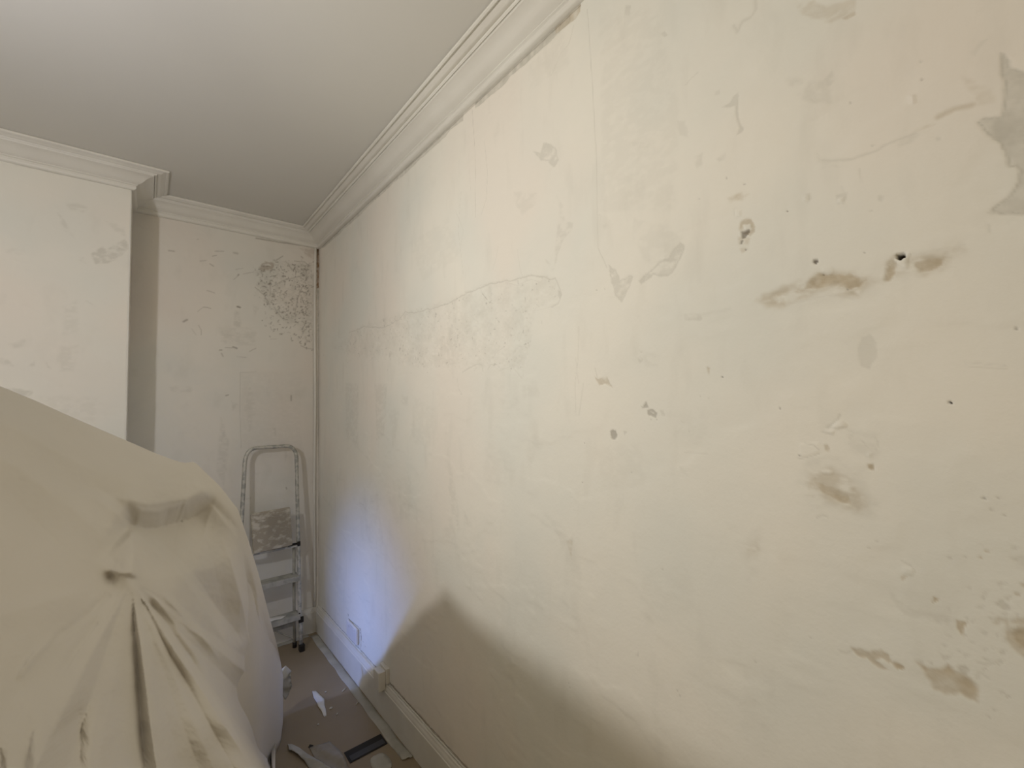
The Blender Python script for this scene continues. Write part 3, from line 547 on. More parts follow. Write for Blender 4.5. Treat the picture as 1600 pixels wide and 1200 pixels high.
('l','d',0.22679061605578207,0.7,0.5,1.2858577943609466,[(1.1052,1.6453),(1.1036,1.6451)]),
('l','d',0.4242905859153925,0.7,0.5,1.2720726607100559,[(1.038,1.7774),(1.0365,1.7771)]),
('l','g',0.41449096277780495,1.0,1.5,2,[(2.5666,1.8289),(2.5467,1.8135)]),
('l','g',0.40854286119958305,1.0,1.5,2,[(1.056,1.6958),(1.0419,1.6808)]),
('l','d',0.35117034748634074,0.7,0.5,1.2195063729794728,[(1.0682,1.6882),(1.0667,1.688)]),
('l','g',0.3783774440049309,1.0,1.5,2,[(0.9692,1.7575),(0.9696,1.7482)]),
('l','g',0.21783610570503698,1.0,1.5,2,[(1.394,1.8321),(1.3797,1.8137)]),
('l','d',0.4066712525205452,0.7,0.5,1.2066965523660191,[(1.2665,1.8543),(1.2646,1.8539)]),
('l','d',0.3555637902663313,0.7,0.5,0.8531513315531626,[(2.6876,1.763),(2.6821,1.7625)]),
('l','g',0.23621580305163245,1.0,1.5,2,[(1.2231,1.8715),(1.2297,1.8581)]),
('l','g',0.2971150316897595,1.0,1.5,2,[(1.2114,1.6582),(1.2069,1.653)]),
('l','d',0.41568392684483624,0.7,0.5,1.0551158428422447,[(1.6834,1.6474),(1.6806,1.6472)]),
('l','d',0.30935051612899633,0.7,0.5,0.965905837376344,[(1.2787,1.6709),(1.2768,1.6707)]),
('l','d',0.26898627119390645,0.7,0.5,1.3841640431743056,[(2.63,1.7431),(2.6246,1.7427)]),
('l','d',0.2803019381133519,0.7,0.5,1.2864836733886527,[(1.6904,1.752),(1.6876,1.7517)]),
('l','g',0.26589270310271873,1.0,1.5,2,[(1.9857,1.8155),(2.0042,1.7972)]),
('l','g',0.4465871978220432,1.0,1.5,2,[(2.2871,1.7613),(2.3224,1.756)]),
('l','d',0.42263840519287643,0.7,0.5,1.199454083370533,[(2.0884,1.6885),(2.0846,1.6882)]),
('l','g',0.44757707343201125,1.0,1.5,2,[(2.3362,1.9078),(2.3727,1.9013)]),
('l','d',0.27415102025354,0.7,0.5,1.248420854948356,[(1.1039,1.8353),(1.1023,1.8349)]),
('l','g',0.411697434994503,1.0,1.5,2,[(1.3167,1.6412),(1.3328,1.6293)]),
('l','g',0.25153954636850934,1.0,1.5,2,[(2.5992,1.7837),(2.6592,1.7752)]),
('l','d',0.29107076001593746,0.7,0.5,1.5528786876566434,[(1.8385,1.6555),(1.8353,1.6553)]),
('l','g',0.2,1.5,1.5,3,[(1.4203,2.0969),(1.3914,2.1764),(1.4438,2.2707)]),
('l','g',0.2,1.5,1.5,3,[(1.2097,1.9803),(1.1866,2.0196),(1.1785,2.0511)]),
('l','g',0.2,1.5,1.5,3,[(1.077,2.0106),(1.0662,1.9439),(1.0544,1.9157)]),
('p','g',0.22,3,3,0,[(0.9518,1.9546),(0.9096,1.9041),(0.9206,1.8972),(0.9387,1.9273)]),
('p','g',0.22400000000000003,10,12,0,[(2.2544,1.6269),(2.0938,1.6189),(2.1354,1.3617),(2.2322,1.3245)]),
('p','g',0.22400000000000003,10,12,0,[(1.9298,1.5563),(1.864,1.5544),(1.8775,1.5134),(1.9305,1.5141)]),
('p','g',0.2,10,12,0,[(2.691,1.6485),(2.4823,1.6382),(2.4844,1.2757),(2.6916,1.3396)]),
('p','g',0.16000000000000003,10,12,0,[(2.0954,1.4908),(1.9512,1.4901),(2.0241,1.3042)]),
('p','g',0.2,10,12,0,[(1.5226,1.3351),(1.4701,1.1657),(1.4463,1.0238),(1.5092,1.0855)]),
('p','g',0.2,10,12,0,[(1.4136,1.1019),(1.3672,1.0865),(1.3599,1.0508),(1.4018,1.0566)]),
('p','g',0.16000000000000003,10,12,0,[(1.58,0.971),(1.5045,1.0863),(1.4747,0.9693)]),
('p','g',0.17600000000000002,10,12,0,[(1.0685,1.5578),(0.993,1.5644),(0.9885,1.5247),(1.054,1.5224)]),
('p','g',0.144,10,12,0,[(1.1865,1.5192),(1.0696,1.5228),(1.0865,1.4859),(1.1697,1.4906)]),
('p','g',0.16000000000000003,10,12,0,[(1.0125,1.4062),(0.9702,1.3885),(1.0305,1.3058),(1.0595,1.3435)]),
('p','g',0.16000000000000003,10,12,0,[(0.9771,1.1767),(0.8983,1.1538),(0.8751,1.1047),(0.9008,1.0808),(0.9354,1.1281)]),
('p','g',0.17600000000000002,10,12,0,[(0.8876,1.1019),(0.8601,1.1169),(0.8695,1.0563),(0.8869,1.0482)]),
('p','g',0.12,10,12,0,[(2.1385,1.1048),(1.8572,1.1985),(1.7983,1.0359),(1.9939,0.9421)]),
('p','g',0.12,10,12,0,[(1.7891,1.5465),(1.6204,1.4885),(1.6777,1.3255),(1.8547,1.3437)]),
('p','g',0.12,10,12,0,[(2.4861,0.9891),(2.2185,1.0619),(2.1419,0.8187),(2.4399,0.7514)]),
('p','g',0.096,10,12,0,[(1.2641,1.3736),(1.1227,1.3598),(1.1601,1.2299),(1.2871,1.2362)]),
('p','g',0.11200000000000002,10,12,0,[(0.7727,1.3814),(0.6323,1.4057),(0.6185,1.2991),(0.7553,1.2648)]),
('p','g',0.096,10,12,0,[(0.5603,1.4834),(0.4686,1.4829),(0.4579,1.4009),(0.5476,1.3953)]),
('p','g',0.12,10,12,0,[(0.4124,1.222),(0.3622,1.2574),(0.3538,1.1859),(0.3906,1.1513)]),
('p','g',0.096,10,12,0,[(1.8392,2.2606),(1.5014,2.2648),(1.4116,2.0819),(1.7202,2.0527)]),
('p','g',0.11200000000000002,10,12,0,[(1.0178,2.6926),(0.8487,2.6172),(0.8277,2.4862),(0.9927,2.5054)]),
('p','g',0.096,10,12,0,[(0.6448,1.0802),(0.5115,1.1452),(0.5012,1.0385),(0.6315,0.9638)]),
('p','t',0.22,8,6,0,[(0.394,1.2133),(0.3695,1.225),(0.367,1.2009),(0.389,1.1893)]),
('p','t',0.25,3,3,0,[(0.8847,1.1115),(0.8624,1.1217),(0.8717,1.061)]),
('l','g',0.3,0.9,0.6,1.8,[(1.5261,1.1831),(1.4718,1.0919),(1.4553,1.022)]),
('l','g',0.25,1.0,1,2,[(0.8327,1.6287),(0.8234,1.556)]),
('l','g',0.6,0.7,0.5,3.5999999999999996,[(0.8934,0.7132),(0.8922,0.7137)]),
('l','g',0.6,0.7,0.5,3.5999999999999996,[(0.8889,0.703),(0.8877,0.7036)]),
('l','g',0.6,0.7,0.5,3.5999999999999996,[(0.5568,0.8507),(0.556,0.851)]),
('l','g',0.6,0.7,0.5,3.5999999999999996,[(0.5509,0.8423),(0.5501,0.8427)]),
('l','g',0.6,0.7,0.5,3.5999999999999996,[(0.3857,0.9861),(0.3851,0.9863)]),
('l','g',0.6,0.7,0.5,3.5999999999999996,[(0.5832,1.112),(0.5824,1.1123)])]
BACK_MARKS = [
('l','d',0.32000000000000006,3.6,1.5,7.2,[(0.0913,2.4443),(0.1151,2.4463)]),
('l','d',0.36000000000000004,2.4000000000000004,1.5,4.800000000000001,[(0.316,2.4882),(0.3613,2.4979)]),
('l','d',0.36000000000000004,2.4000000000000004,1.5,4.800000000000001,[(0.3032,2.4542),(0.3242,2.4642)]),
('l','d',0.27999999999999997,5.6000000000000005,1.5,11.200000000000001,[(0.4173,2.4999),(0.4347,2.4994)]),
('l','d',0.24,2.8000000000000003,1.5,5.6000000000000005,[(0.2423,2.4117),(0.271,2.4214)]),
('l','d',0.36000000000000004,2.8000000000000003,1.5,5.6000000000000005,[(0.2907,2.4037),(0.3105,2.3931)]),
('l','d',0.48,3.6,1.5,7.2,[(0.443,2.3646),(0.4395,2.3582)]),
('l','d',0.24,2.0,1.5,4.0,[(0.4156,2.3269),(0.4396,2.3557)]),
('l','d',0.27999999999999997,2.4000000000000004,1.5,4.800000000000001,[(0.2765,2.2359),(0.2927,2.2344),(0.3157,2.226)]),
('l','d',0.4,2.0,1.5,4.0,[(0.2585,2.1309),(0.2745,2.133),(0.2972,2.1296)]),
('l','d',0.2,2.0,1.5,4.0,[(0.2335,2.1004),(0.2585,2.1309)]),
('l','d',0.68,4.4,1.5,8.8,[(0.438,2.1582),(0.4519,2.1543)]),
('l','d',0.4,4.800000000000001,1.5,9.600000000000001,[(0.1663,2.0332),(0.1826,2.0457)]),
('l','d',0.5599999999999999,2.4000000000000004,1.5,4.800000000000001,[(0.346,1.8751),(0.3592,1.8759)]),
('l','d',0.32000000000000006,2.4000000000000004,1.5,4.800000000000001,[(0.3758,1.893),(0.413,1.8932)]),
('l','d',0.5599999999999999,4.0,1.5,8.0,[(0.4164,1.8999),(0.437,1.8932)]),
('l','d',0.27999999999999997,3.2,1.5,6.4,[(0.3561,1.8558),(0.3663,1.8365)]),
('l','d',0.24,2.0,1.5,4.0,[(0.4375,1.8406),(0.4899,1.8378)]),
('l','d',0.27999999999999997,2.4000000000000004,1.5,4.800000000000001,[(0.5074,1.8775),(0.5431,1.9005)]),
('l','d',0.4,2.8000000000000003,1.5,5.6000000000000005,[(0.62,1.9862),(0.6253,1.9808)]),
('l','d',0.2,2.0,1.5,4.0,[(0.6276,1.9657),(0.6618,1.9702)]),
('l','d',0.5599999999999999,3.2,1.5,6.4,[(0.7829,2.0972),(0.7951,2.0923)]),
('l','d',0.44000000000000006,4.0,1.5,8.0,[(0.637,2.2699),(0.6485,2.263)]),
('l','d',0.36000000000000004,2.4000000000000004,1.5,4.800000000000001,[(0.812,1.9367),(0.8449,1.9213),(0.8951,1.9175)]),
('l','d',0.32000000000000006,4.0,1.5,8.0,[(0.8137,2.5562),(0.822,2.5489)]),
('l','d',0.24,2.0,1.5,4.0,[(0.2377,2.0192),(0.2519,1.9933),(0.2523,1.9622)]),
('l','d',0.16000000000000003,2.0,1.5,4.0,[(0.2068,1.9928),(0.2259,1.9598)]),
('l','d',0.27999999999999997,2.0,1.5,4.0,[(0.4675,2.3731),(0.5246,2.3959)]),
('l','d',0.24,1.6,1.5,3.2,[(0.4671,2.4104),(0.4253,2.3943)]),
('l','d',0.24,2.4000000000000004,1.5,4.800000000000001,[(0.2247,2.5423),(0.2311,2.5453)]),
('p','g',0.3,10,14,0,[(0.4209,2.1356),(0.4487,2.1227),(0.4566,2.0253),(0.4287,2.0388)]),
('p','g',0.2,14,16,0,[(0.3477,2.0145),(0.542,2.0337),(0.543,1.9171),(0.3621,1.92)]),
('p','t',0.4,4,7,0,[(0.5535,2.4308),(0.5902,2.4805),(0.6509,2.4795),(0.6359,2.4291),(0.5685,2.4081)]),
('p','g',0.18,8,10,0,[(0.5264,2.1739),(0.5556,2.1693),(0.5344,2.083)]),
('p','r',1,20,25,0,[(0.539,2.4196),(0.6585,2.494),(0.8765,2.528),(0.895,1.9427),(0.8116,2.0427),(0.6918,2.1003),(0.6149,2.177),(0.555,2.2366)]),
('p','g',0.3,10,25,0,[(0.6586,2.4853),(0.8935,2.5222),(0.8947,2.0776),(0.8444,2.0636),(0.8351,2.3668),(0.7693,2.4359)]),
('p','g',0.3,10,25,0,[(0.5538,2.397),(0.659,2.416),(0.6138,2.3306),(0.6373,2.2142),(0.5848,2.207),(0.5619,2.2967)]),
('p','g',0.35,8,10,0,[(0.8436,2.3142),(0.8938,2.3946),(0.8947,2.0686),(0.8527,2.0644)]),
('l','d',0.35,3.0,2,6,[(0.6585,2.501),(0.6972,2.5368)]),
('l','d',0.3,2.5,2,5,[(0.6213,2.349),(0.6256,2.2639)]),
('l','d',0.3,2.5,3,5,[(0.6367,2.3171),(0.6903,2.3649),(0.8432,2.4357)]),
('l','d',0.35,2.5,3,5,[(0.5363,2.2969),(0.5844,2.2578),(0.6223,2.195)]),
('l','d',0.35,2.5,3,5,[(0.8228,2.3468),(0.7944,2.2711),(0.7746,2.1623)]),
('l','d',0.35,2.5,3,5,[(0.769,2.5159),(0.8345,2.5243),(0.8597,2.502)]),
('l','d',0.35,2.5,3,5,[(0.729,2.4903),(0.7572,2.4514)]),
('l','d',0.3,2.5,4,5,[(0.6452,2.1809),(0.6996,2.1099),(0.731,2.1047)]),
('l','d',0.6882482652428925,1.114974166053606,4,2.229948332107212,[(0.6208,2.3791),(0.6337,2.388),(0.6369,2.3877)]),
('l','d',0.3492070387043035,2.4874207735927074,4,4.974841547185415,[(0.8372,2.0413),(0.8318,2.0351),(0.8293,2.037)]),
('l','d',0.256996324408608,2.2493370276313893,4,4.498674055262779,[(0.5799,2.4037),(0.5778,2.405),(0.5703,2.4008)]),
('l','d',0.2669357412432025,1.0539102124836681,4,2.1078204249673362,[(0.793,1.974),(0.7994,1.9701),(0.7988,1.9715)]),
('l','d',0.3660538817946184,1.2791754006631264,4,2.558350801326253,[(0.8503,1.9782),(0.8471,1.9757),(0.8503,1.9808)]),
('l','d',0.5527324325885844,1.836838293246531,4,3.673676586493062,[(0.6786,2.2674),(0.6816,2.2647),(0.6797,2.266)]),
('l','d',0.249605833063114,2.2301386183656495,4,4.460277236731299,[(0.7442,2.0212),(0.7303,2.022),(0.7251,2.0168)]),
('l','d',0.3893305510802011,1.6287490657113852,4,3.2574981314227704,[(0.8121,2.5022),(0.8163,2.5017),(0.8143,2.4964)]),
('l','d',0.2919033797700298,1.6701554650830448,4,3.3403109301660896,[(0.676,2.155),(0.6716,2.1702),(0.6727,2.1755)]),
('l','d',0.4776222747403591,2.9755028807963435,4,5.951005761592687,[(0.8589,2.0789),(0.8665,2.0725),(0.866,2.0764)]),
('l','d',0.4491000547767534,1.5262969378370597,4,3.0525938756741193,[(0.8607,2.496),(0.8561,2.4987),(0.8627,2.5131)]),
('l','d',0.6778005107070827,2.7761003246969986,4,5.552200649393997,[(0.8439,2.3945),(0.846,2.3996),(0.8469,2.4023)]),
('l','d',0.19402234770671611,1.8489188520447237,4,3.6978377040894475,[(0.8339,2.2814),(0.8317,2.2777),(0.8238,2.2694)]),
('l','d',0.6575697898447179,2.9971712245521367,4,5.994342449104273,[(0.8387,1.9481),(0.84,1.9509),(0.8407,1.9537)]),
('l','d',0.5172572682998207,2.2606983512647334,4,4.521396702529467,[(0.6586,2.2352),(0.6524,2.2338),(0.6559,2.233)]),
('l','d',0.3023963400954279,2.174494230528913,4,4.348988461057826,[(0.851,2.4858),(0.853,2.4804),(0.8482,2.4834)]),
('l','d',0.3837090192427123,1.6084544299969306,4,3.216908859993861,[(0.5922,2.0547),(0.6008,2.0561),(0.5988,2.0474)]),
('l','d',0.5082924091747871,2.088413358120409,4,4.176826716240818,[(0.8367,2.2285),(0.8366,2.2312),(0.846,2.2295)]),
('l','d',0.39842226891931537,1.6654289835982399,4,3.3308579671964798,[(0.6298,2.0373),(0.6265,2.0397),(0.6253,2.0494)]),
('l','d',0.6248546818506848,2.5950080439040626,4,5.190016087808125,[(0.8301,2.3596),(0.8256,2.3579),(0.8272,2.3492)]),
('l','d',0.15143880532626838,2.3102913898768267,4,4.620582779753653,[(0.8567,2.4776),(0.8539,2.4771),(0.8567,2.4753)]),
('l','d',0.5526940963251558,1.5812897608845977,4,3.1625795217691954,[(0.6457,2.026),(0.6495,2.0203),(0.6418,2.0216)]),
('l','d',0.5555003961499516,2.1154360059298023,4,4.230872011859605,[(0.5972,2.4487),(0.6113,2.4516),(0.6187,2.4519)]),
('l','d',0.465046419709521,1.9798528753502287,4,3.9597057507004574,[(0.6772,2.1515),(0.6843,2.1542),(0.6838,2.1523)]),
('l','d',0.4011137227773437,2.475479488811646,4,4.950958977623292,[(0.8121,2.2884),(0.8138,2.2859),(0.8114,2.2837)]),
('l','d',0.206601636774677,2.8416369608154346,4,5.683273921630869,[(0.6673,2.1602),(0.6577,2.1469),(0.653,2.1518)]),
('l','d',0.4667140790851636,2.243477153234429,4,4.486954306468858,[(0.8331,2.095),(0.8287,2.0978),(0.819,2.1064)]),
('l','d',0.28093107519886784,1.3690916564370983,4,2.7381833128741966,[(0.6708,2.4702),(0.6657,2.4736),(0.6683,2.4609)]),
('l','d',0.15646029756678473,2.3982556079477844,4,4.796511215895569,[(0.8572,2.3064),(0.8607,2.3196),(0.8635,2.3225)]),
('l','d',0.6866792903565538,2.546464899178434,4,5.092929798356868,[(0.8489,2.3583),(0.8421,2.3509),(0.84,2.3503)]),
('l','d',0.5826834729739647,2.799743861434293,4,5.599487722868586,[(0.8662,2.067),(0.8606,2.0699),(0.847,2.0713)]),
('l','d',0.6754603879711386,2.739732899846194,4,5.479465799692388,[(0.8119,2.2092),(0.8159,2.2059),(0.8207,2.2054)]),
('l','d',0.4658954920383134,1.5477422743177713,4,3.0954845486355427,[(0.8292,2.0604),(0.8345,2.0536),(0.837,2.0476)]),
('l','d',0.18471781350244418,2.228058385300302,4,4.456116770600604,[(0.7062,2.1242),(0.7048,2.126),(0.7029,2.1285)]),
('l','d',0.34195759814897075,2.147903969971111,4,4.295807939942222,[(0.6292,2.1116),(0.6241,2.1134),(0.6294,2.1102)]),
('l','d',0.5408079600419368,2.754555996949162,4,5.509111993898324,[(0.8157,2.3089),(0.8148,2.3128),(0.8196,2.3129)]),
('l','d',0.501657601777293,2.744131581260384,4,5.488263162520768,[(0.6451,2.2504),(0.6476,2.2481),(0.6482,2.2534)]),
('l','d',0.20913604940443287,1.2886113380581579,4,2.5772226761163157,[(0.8309,2.0997),(0.8293,2.1046),(0.821,2.1134)]),
('l','d',0.2858540242196784,2.280215609819064,4,4.560431219638128,[(0.844,2.2026),(0.8445,2.2001),(0.8513,2.1983)]),
('l','d',0.5963955679206926,1.3150533514223024,4,2.630106702844605,[(0.6922,2.2072),(0.6905,2.2025),(0.6931,2.202)]),
('l','d',0.48719828273301025,1.3781970078090382,4,2.7563940156180764,[(0.8774,2.0946),(0.8721,2.0942),(0.86,2.1015)]),
('l','d',0.30326813120792845,2.6543496131415005,4,5.308699226283001,[(0.8387,2.3786),(0.8409,2.3775),(0.8424,2.3705)]),
('l','d',0.42029041149175195,2.7685052860251416,4,5.537010572050283,[(0.8324,2.1734),(0.8294,2.1671),(0.8293,2.1535)]),
('l','d',0.3335894800945751,1.063782869761015,4,2.12756573952203,[(0.6288,2.0296),(0.6327,2.0258),(0.6377,2.0255)]),
('l','d',0.43253091675305244,2.640849854694227,4,5.281699709388454,[(0.7133,2.221),(0.7206,2.2238),(0.7245,2.2188)]),
('l','d',0.2930762271172981,1.223995979274563,4,2.447991958549126,[(0.861,2.0999),(0.8545,2.103),(0.8631,2.0995)]),
('l','d',0.1971747323707394,1.749528493685766,4,3.499056987371532,[(0.8576,1.9617),(0.8522,1.9723),(0.8472,1.9712)]),
('l','d',0.2484664229165145,1.6395228090861524,4,3.279045618172305,[(0.7593,2.4176),(0.7578,2.4232),(0.7565,2.4227)]),
('l','d',0.5326100372200705,1.072769533642489,4,2.145539067284978,[(0.834,2.2947),(0.8309,2.2974),(0.8291,2.2976)]),
('l','d',0.2912727424344449,2.552012085720847,4,5.104024171441694,[(0.852,2.406),(0.8527,2.4095),(0.8528,2.4082)]),
('l','d',0.22087644506979948,1.942903480038561,4,3.885806960077122,[(0.8307,2.1846),(0.8259,2.1743),(0.8249,2.1797)]),
('l','d',0.20651990985359678,2.533104139276306,4,5.066208278552612,[(0.7963,1.9821),(0.7972,1.9824),(0.7954,1.9899)]),
('l','d',0.17134892119080097,2.3672198461313965,4,4.734439692262793,[(0.7296,2.0912),(0.7358,2.0872),(0.7376,2.08)]),
('l','d',0.6582724013813964,1.0575101242840603,4,2.1150202485681207,[(0.8819,2.5273),(0.8908,2.5305),(0.8943,2.5387)]),
('l','d',0.6328140272934586,2.268656884503775,4,4.53731376900755,[(0.8244,2.0511),(0.824,2.0609),(0.83,2.0705)]),
('l','d',0.3628869648140908,1.1194177056973567,4,2.2388354113947133,[(0.8254,1.9847),(0.8227,1.987),(0.8267,1.9839)]),
('l','d',0.30230245199109756,2.795928504001802,4,5.591857008003604,[(0.6492,2.4348),(0.6505,2.433),(0.6463,2.4361)]),
('l','d',0.34246159144692867,1.5569468688667627,4,3.1138937377335254,[(0.8567,2.2154),(0.8537,2.2153),(0.8513,2.2088)]),
('l','d',0.5307397920130272,2.816294249768125,4,5.63258849953625,[(0.8468,2.1694),(0.839,2.1605),(0.8389,2.1597)]),
('l','d',0.6160349396282429,1.6943517944468742,4,3.3887035888937485,[(0.8076,2.3195),(0.8063,2.3078),(0.8029,2.3077)]),
('l','d',0.5084802115631241,2.0094051982460774,4,4.018810396492155,[(0.7573,1.9643),(0.7574,1.9683),(0.7644,1.9681)]),
('l','d',0.290671226321776,2.8835589321603345,4,5.767117864320669,[(0.8433,1.9838),(0.8454,1.9891),(0.8464,1.9983)]),
('l','d',0.19317701181154906,2.019662187415506,4,4.039324374831012,[(0.8314,2.4339),(0.8335,2.4307),(0.8209,2.4198)]),
('l','d',0.40637364773802254,1.8807871863290053,4,3.7615743726580106,[(0.6754,2.3087),(0.6796,2.3167),(0.6762,2.3158)]),
('l','d',0.31481875781213786,2.2650854259269666,4,4.530170851853933,[(0.8402,2.211),(0.8462,2.225),(0.8472,2.2266)]),
('l','d',0.49832616354650416,1.259600826306158,4,2.519201652612316,[(0.7486,1.9998),(0.7527,1.9854),(0.7522,1.9717)]),
('l','d',0.6450595786664707,2.3858441029249198,4,4.7716882058498395,[(0.7376,2.3718),(0.7447,2.3793),(0.7387,2.3769)]),
('l','d',0.550694068957937,2.462076124786154,4,4.924152249572308,[(0.8408,2.4969),(0.8384,2.494),(0.8345,2.4962)]),
('l','d',0.46667077910149535,2.7526026201976377,4,5.505205240395275,[(0.8184,2.1764),(0.8196,2.1751),(0.8209,2.1802)]),
('l','d',0.42514508048706723,2.964085970675667,4,5.928171941351334,[(0.6739,2.1724),(0.6789,2.1845),(0.6831,2.1784)]),
('l','d',0.5852789089130467,2.6763914156608015,4,5.352782831321603,[(0.7733,2.4754),(0.7685,2.4651),(0.7631,2.4458)]),
('l','d',0.5827512537575456,1.1341196519657695,4,2.268239303931539,[(0.7709,2.4736),(0.773,2.4885),(0.7796,2.4952)]),
('l','d',0.5208552745190027,2.1594003165843376,4,4.318800633168675,[(0.743,2.0475),(0.7454,2.0562),(0.7473,2.0592)]),
('l','d',0.2689154490506278,1.8399600663096285,4,3.679920132619257,[(0.8435,2.3066),(0.8421,2.3135),(0.8472,2.3088)]),
('l','d',0.24905448388706414,1.2327782164773882,4,2.4655564329547763,[(0.7992,2.3613),(0.8115,2.3642),(0.8103,2.3625)]),
('l','d',0.27628010495632793,1.4600698138084234,4,2.9201396276168468,[(0.8236,2.4719),(0.8185,2.4759),(0.8128,2.4748)]),
('l','d',0.5808930000452441,2.125943373317826,4,4.251886746635652,[(0.8261,2.4193),(0.8347,2.4301),(0.8372,2.4229)]),
('l','d',0.18871340798350283,1.888424626818168,4,3.776849253636336,[(0.8568,2.4699),(0.8566,2.4723),(0.8447,2.4615)]),
('l','d',0.41737238967266044,2.4625672631474096,4,4.925134526294819,[(0.8217,2.0378),(0.8263,2.0346),(0.8276,2.0408)]),
('l','d',0.4990114247848315,2.0607333033842457,4,4.121466606768491,[(0.8597,2.0058),(0.862,2.0117),(0.8635,2.0053)]),
('l','d',0.32026870903548554,2.5223506218480103,4,5.044701243696021,[(0.6767,2.1616),(0.6789,2.1605),(0.675,2.1705)]),
('l','d',0.5778679874551623,1.25065843808173,4,2.50131687616346,[(0.5882,2.2852),(0.5812,2.2805),(0.5704,2.2798)]),
('l','d',0.30026900974095405,2.5824924412454715,4,5.164984882490943,[(0.8794,2.0538),(0.8789,2.0562),(0.8654,2.0489)]),
('l','d',0.6321459640514341,1.4739168449631668,4,2.9478336899263335,[(0.8171,2.276),(0.8214,2.2667),(0.8262,2.2664)]),
('l','d',0.6440394496269207,1.0614168469219474,4,2.1228336938438948,[(0.8504,2.4093),(0.8432,2.4078),(0.8446,2.4053)]),
('l','d',0.5223194935172044,2.8831629855504524,4,5.766325971100905,[(0.6812,2.0057),(0.6957,2.0087),(0.6909,2.0029)]),
('l','d',0.5161705301264098,2.5552717294140725,4,5.110543458828145,[(0.7047,2.1175),(0.7011,2.1088),(0.7073,2.1125)]),
('l','d',0.4503913665151844,1.4181970328650462,4,2.8363940657300923,[(0.8298,2.3402),(0.8333,2.3347),(0.8364,2.3328)]),
('l','d',0.6014094077611123,1.0207097098940454,4,2.041419419788091,[(0.8439,2.098),(0.8411,2.0927),(0.8436,2.0909)]),
('l','d',0.5960939069921526,1.7415356735049117,4,3.4830713470098233,[(0.8153,2.4672),(0.8188,2.4711),(0.8108,2.4671)]),
('l','d',0.27103215694147853,1.356980768665957,4,2.713961537331914,[(0.7445,2.2531),(0.7462,2.2557),(0.7357,2.2563)]),
('l','d',0.29921190673563036,2.20948356336099,4,4.41896712672198,[(0.7668,2.2462),(0.7669,2.2457),(0.7719,2.2464)]),
('l','d',0.46754872674810044,2.520550854927323,4,5.041101709854646,[(0.5851,2.4423),(0.5866,2.4418),(0.5839,2.4482)]),
('l','d',0.6322269851090709,2.0596462681386094,4,4.119292536277219,[(0.808,2.1284),(0.8045,2.1256),(0.7976,2.1252)]),
('l','d',0.6811801780538013,1.5500708632656803,4,3.1001417265313607,[(0.8323,2.1332),(0.833,2.1275),(0.8243,2.1276)]),
('l','d',0.641913278495119,2.137514439077103,4,4.275028878154206,[(0.8456,1.9216),(0.849,1.9288),(0.8498,1.9143)]),
('l','d',0.579359690498447,2.008012466178769,4,4.016024932357538,[(0.8013,1.9971),(0.7949,1.9964),(0.81,1.9885)]),
('l','d',0.3652900091910737,2.904598858172846,4,5.809197716345692,[(0.873,1.9671),(0.8607,1.9724),(0.8571,1.9705)]),
('l','d',0.5282828313060581,1.731946081656194,4,3.463892163312388,[(0.7774,2.4518),(0.7729,2.4642),(0.7661,2.4575)]),
('l','d',0.25948383522829116,2.351507479203315,4,4.70301495840663,[(0.7339,2.1243),(0.7366,2.1199),(0.7327,2.1302)]),
('l','d',0.4391486724896203,1.2647422376710995,4,2.529484475342199,[(0.7339,2.1732),(0.7239,2.1633),(0.7145,2.1553)]),
('l','d',0.4137252333736937,1.59735678784025,4,3.1947135756805,[(0.793,2.3444),(0.7861,2.3354),(0.7901,2.3394)]),
('l','d',0.2204903417422161,2.042869907627583,4,4.085739815255166,[(0.8633,2.4504),(0.8658,2.4511),(0.8639,2.4449)]),
('l','d',0.26883133731830605,2.122245866351318,4,4.244491732702636,[(0.6576,2.3822),(0.656,2.3801),(0.6663,2.3799)]),
('l','d',0.33893873408662545,2.1661243612072107,4,4.3322487224144215,[(0.643,2.3745),(0.6425,2.3745),(0.6504,2.385)]),
('l','d',0.35208072960994413,1.044572848231242,4,2.089145696462484,[(0.875,2.2222),(0.8715,2.2247),(0.8637,2.2169)]),
('l','d',0.5790596942070924,2.442686504966054,4,4.885373009932108,[(0.8524,2.3154),(0.8586,2.3228),(0.8617,2.3277)]),
('l','d',0.387914029395396,2.8842277108661003,4,5.768455421732201,[(0.626,2.0665),(0.6254,2.0663),(0.632,2.0796)]),
('l','d',0.5210388341457195,2.5294631991316763,4,5.0589263982633526,[(0.774,2.0121),(0.7748,2.0148),(0.7693,2.0151)]),
('l','d',0.2537977925388745,1.3862713420965953,4,2.7725426841931906,[(0.8566,2.1591),(0.8494,2.1568),(0.8506,2.1508)]),
('l','d',0.16452865629180358,1.7501709718524705,4,3.500341943704941,[(0.8079,2.5058),(0.8007,2.5063),(0.8134,2.5099)]),
('l','d',0.4339944734420307,2.76137539156868,4,5.52275078313736,[(0.6265,2.4197),(0.6275,2.426),(0.6366,2.4361)]),
('l','d',0.21927048903466556,1.72846466250116,4,3.45692932500232,[(0.8351,2.3916),(0.8282,2.3786),(0.8376,2.3836)]),
('l','d',0.6587880599621585,1.5036839184644875,4,3.007367836928975,[(0.6653,2.3995),(0.6563,2.3975),(0.6527,2.3934)]),
('l','d',0.5166749311877936,2.161644254068065,4,4.32328850813613,[(0.5951,2.2495),(0.5974,2.2529),(0.6034,2.2587)]),
('l','d',0.642364067933359,1.7826339014847563,4,3.5652678029695126,[(0.623,2.3477),(0.6285,2.3385),(0.6196,2.3388)]),
('l','d',0.44142331557037084,2.12580651221372,4,4.25161302442744,[(0.8254,2.0241),(0.8277,2.0263),(0.8245,2.0245)]),
('l','d',0.48952792444084603,1.097548361146641,4,2.195096722293282,[(0.8814,2.4326),(0.8766,2.4388),(0.8828,2.4406)]),
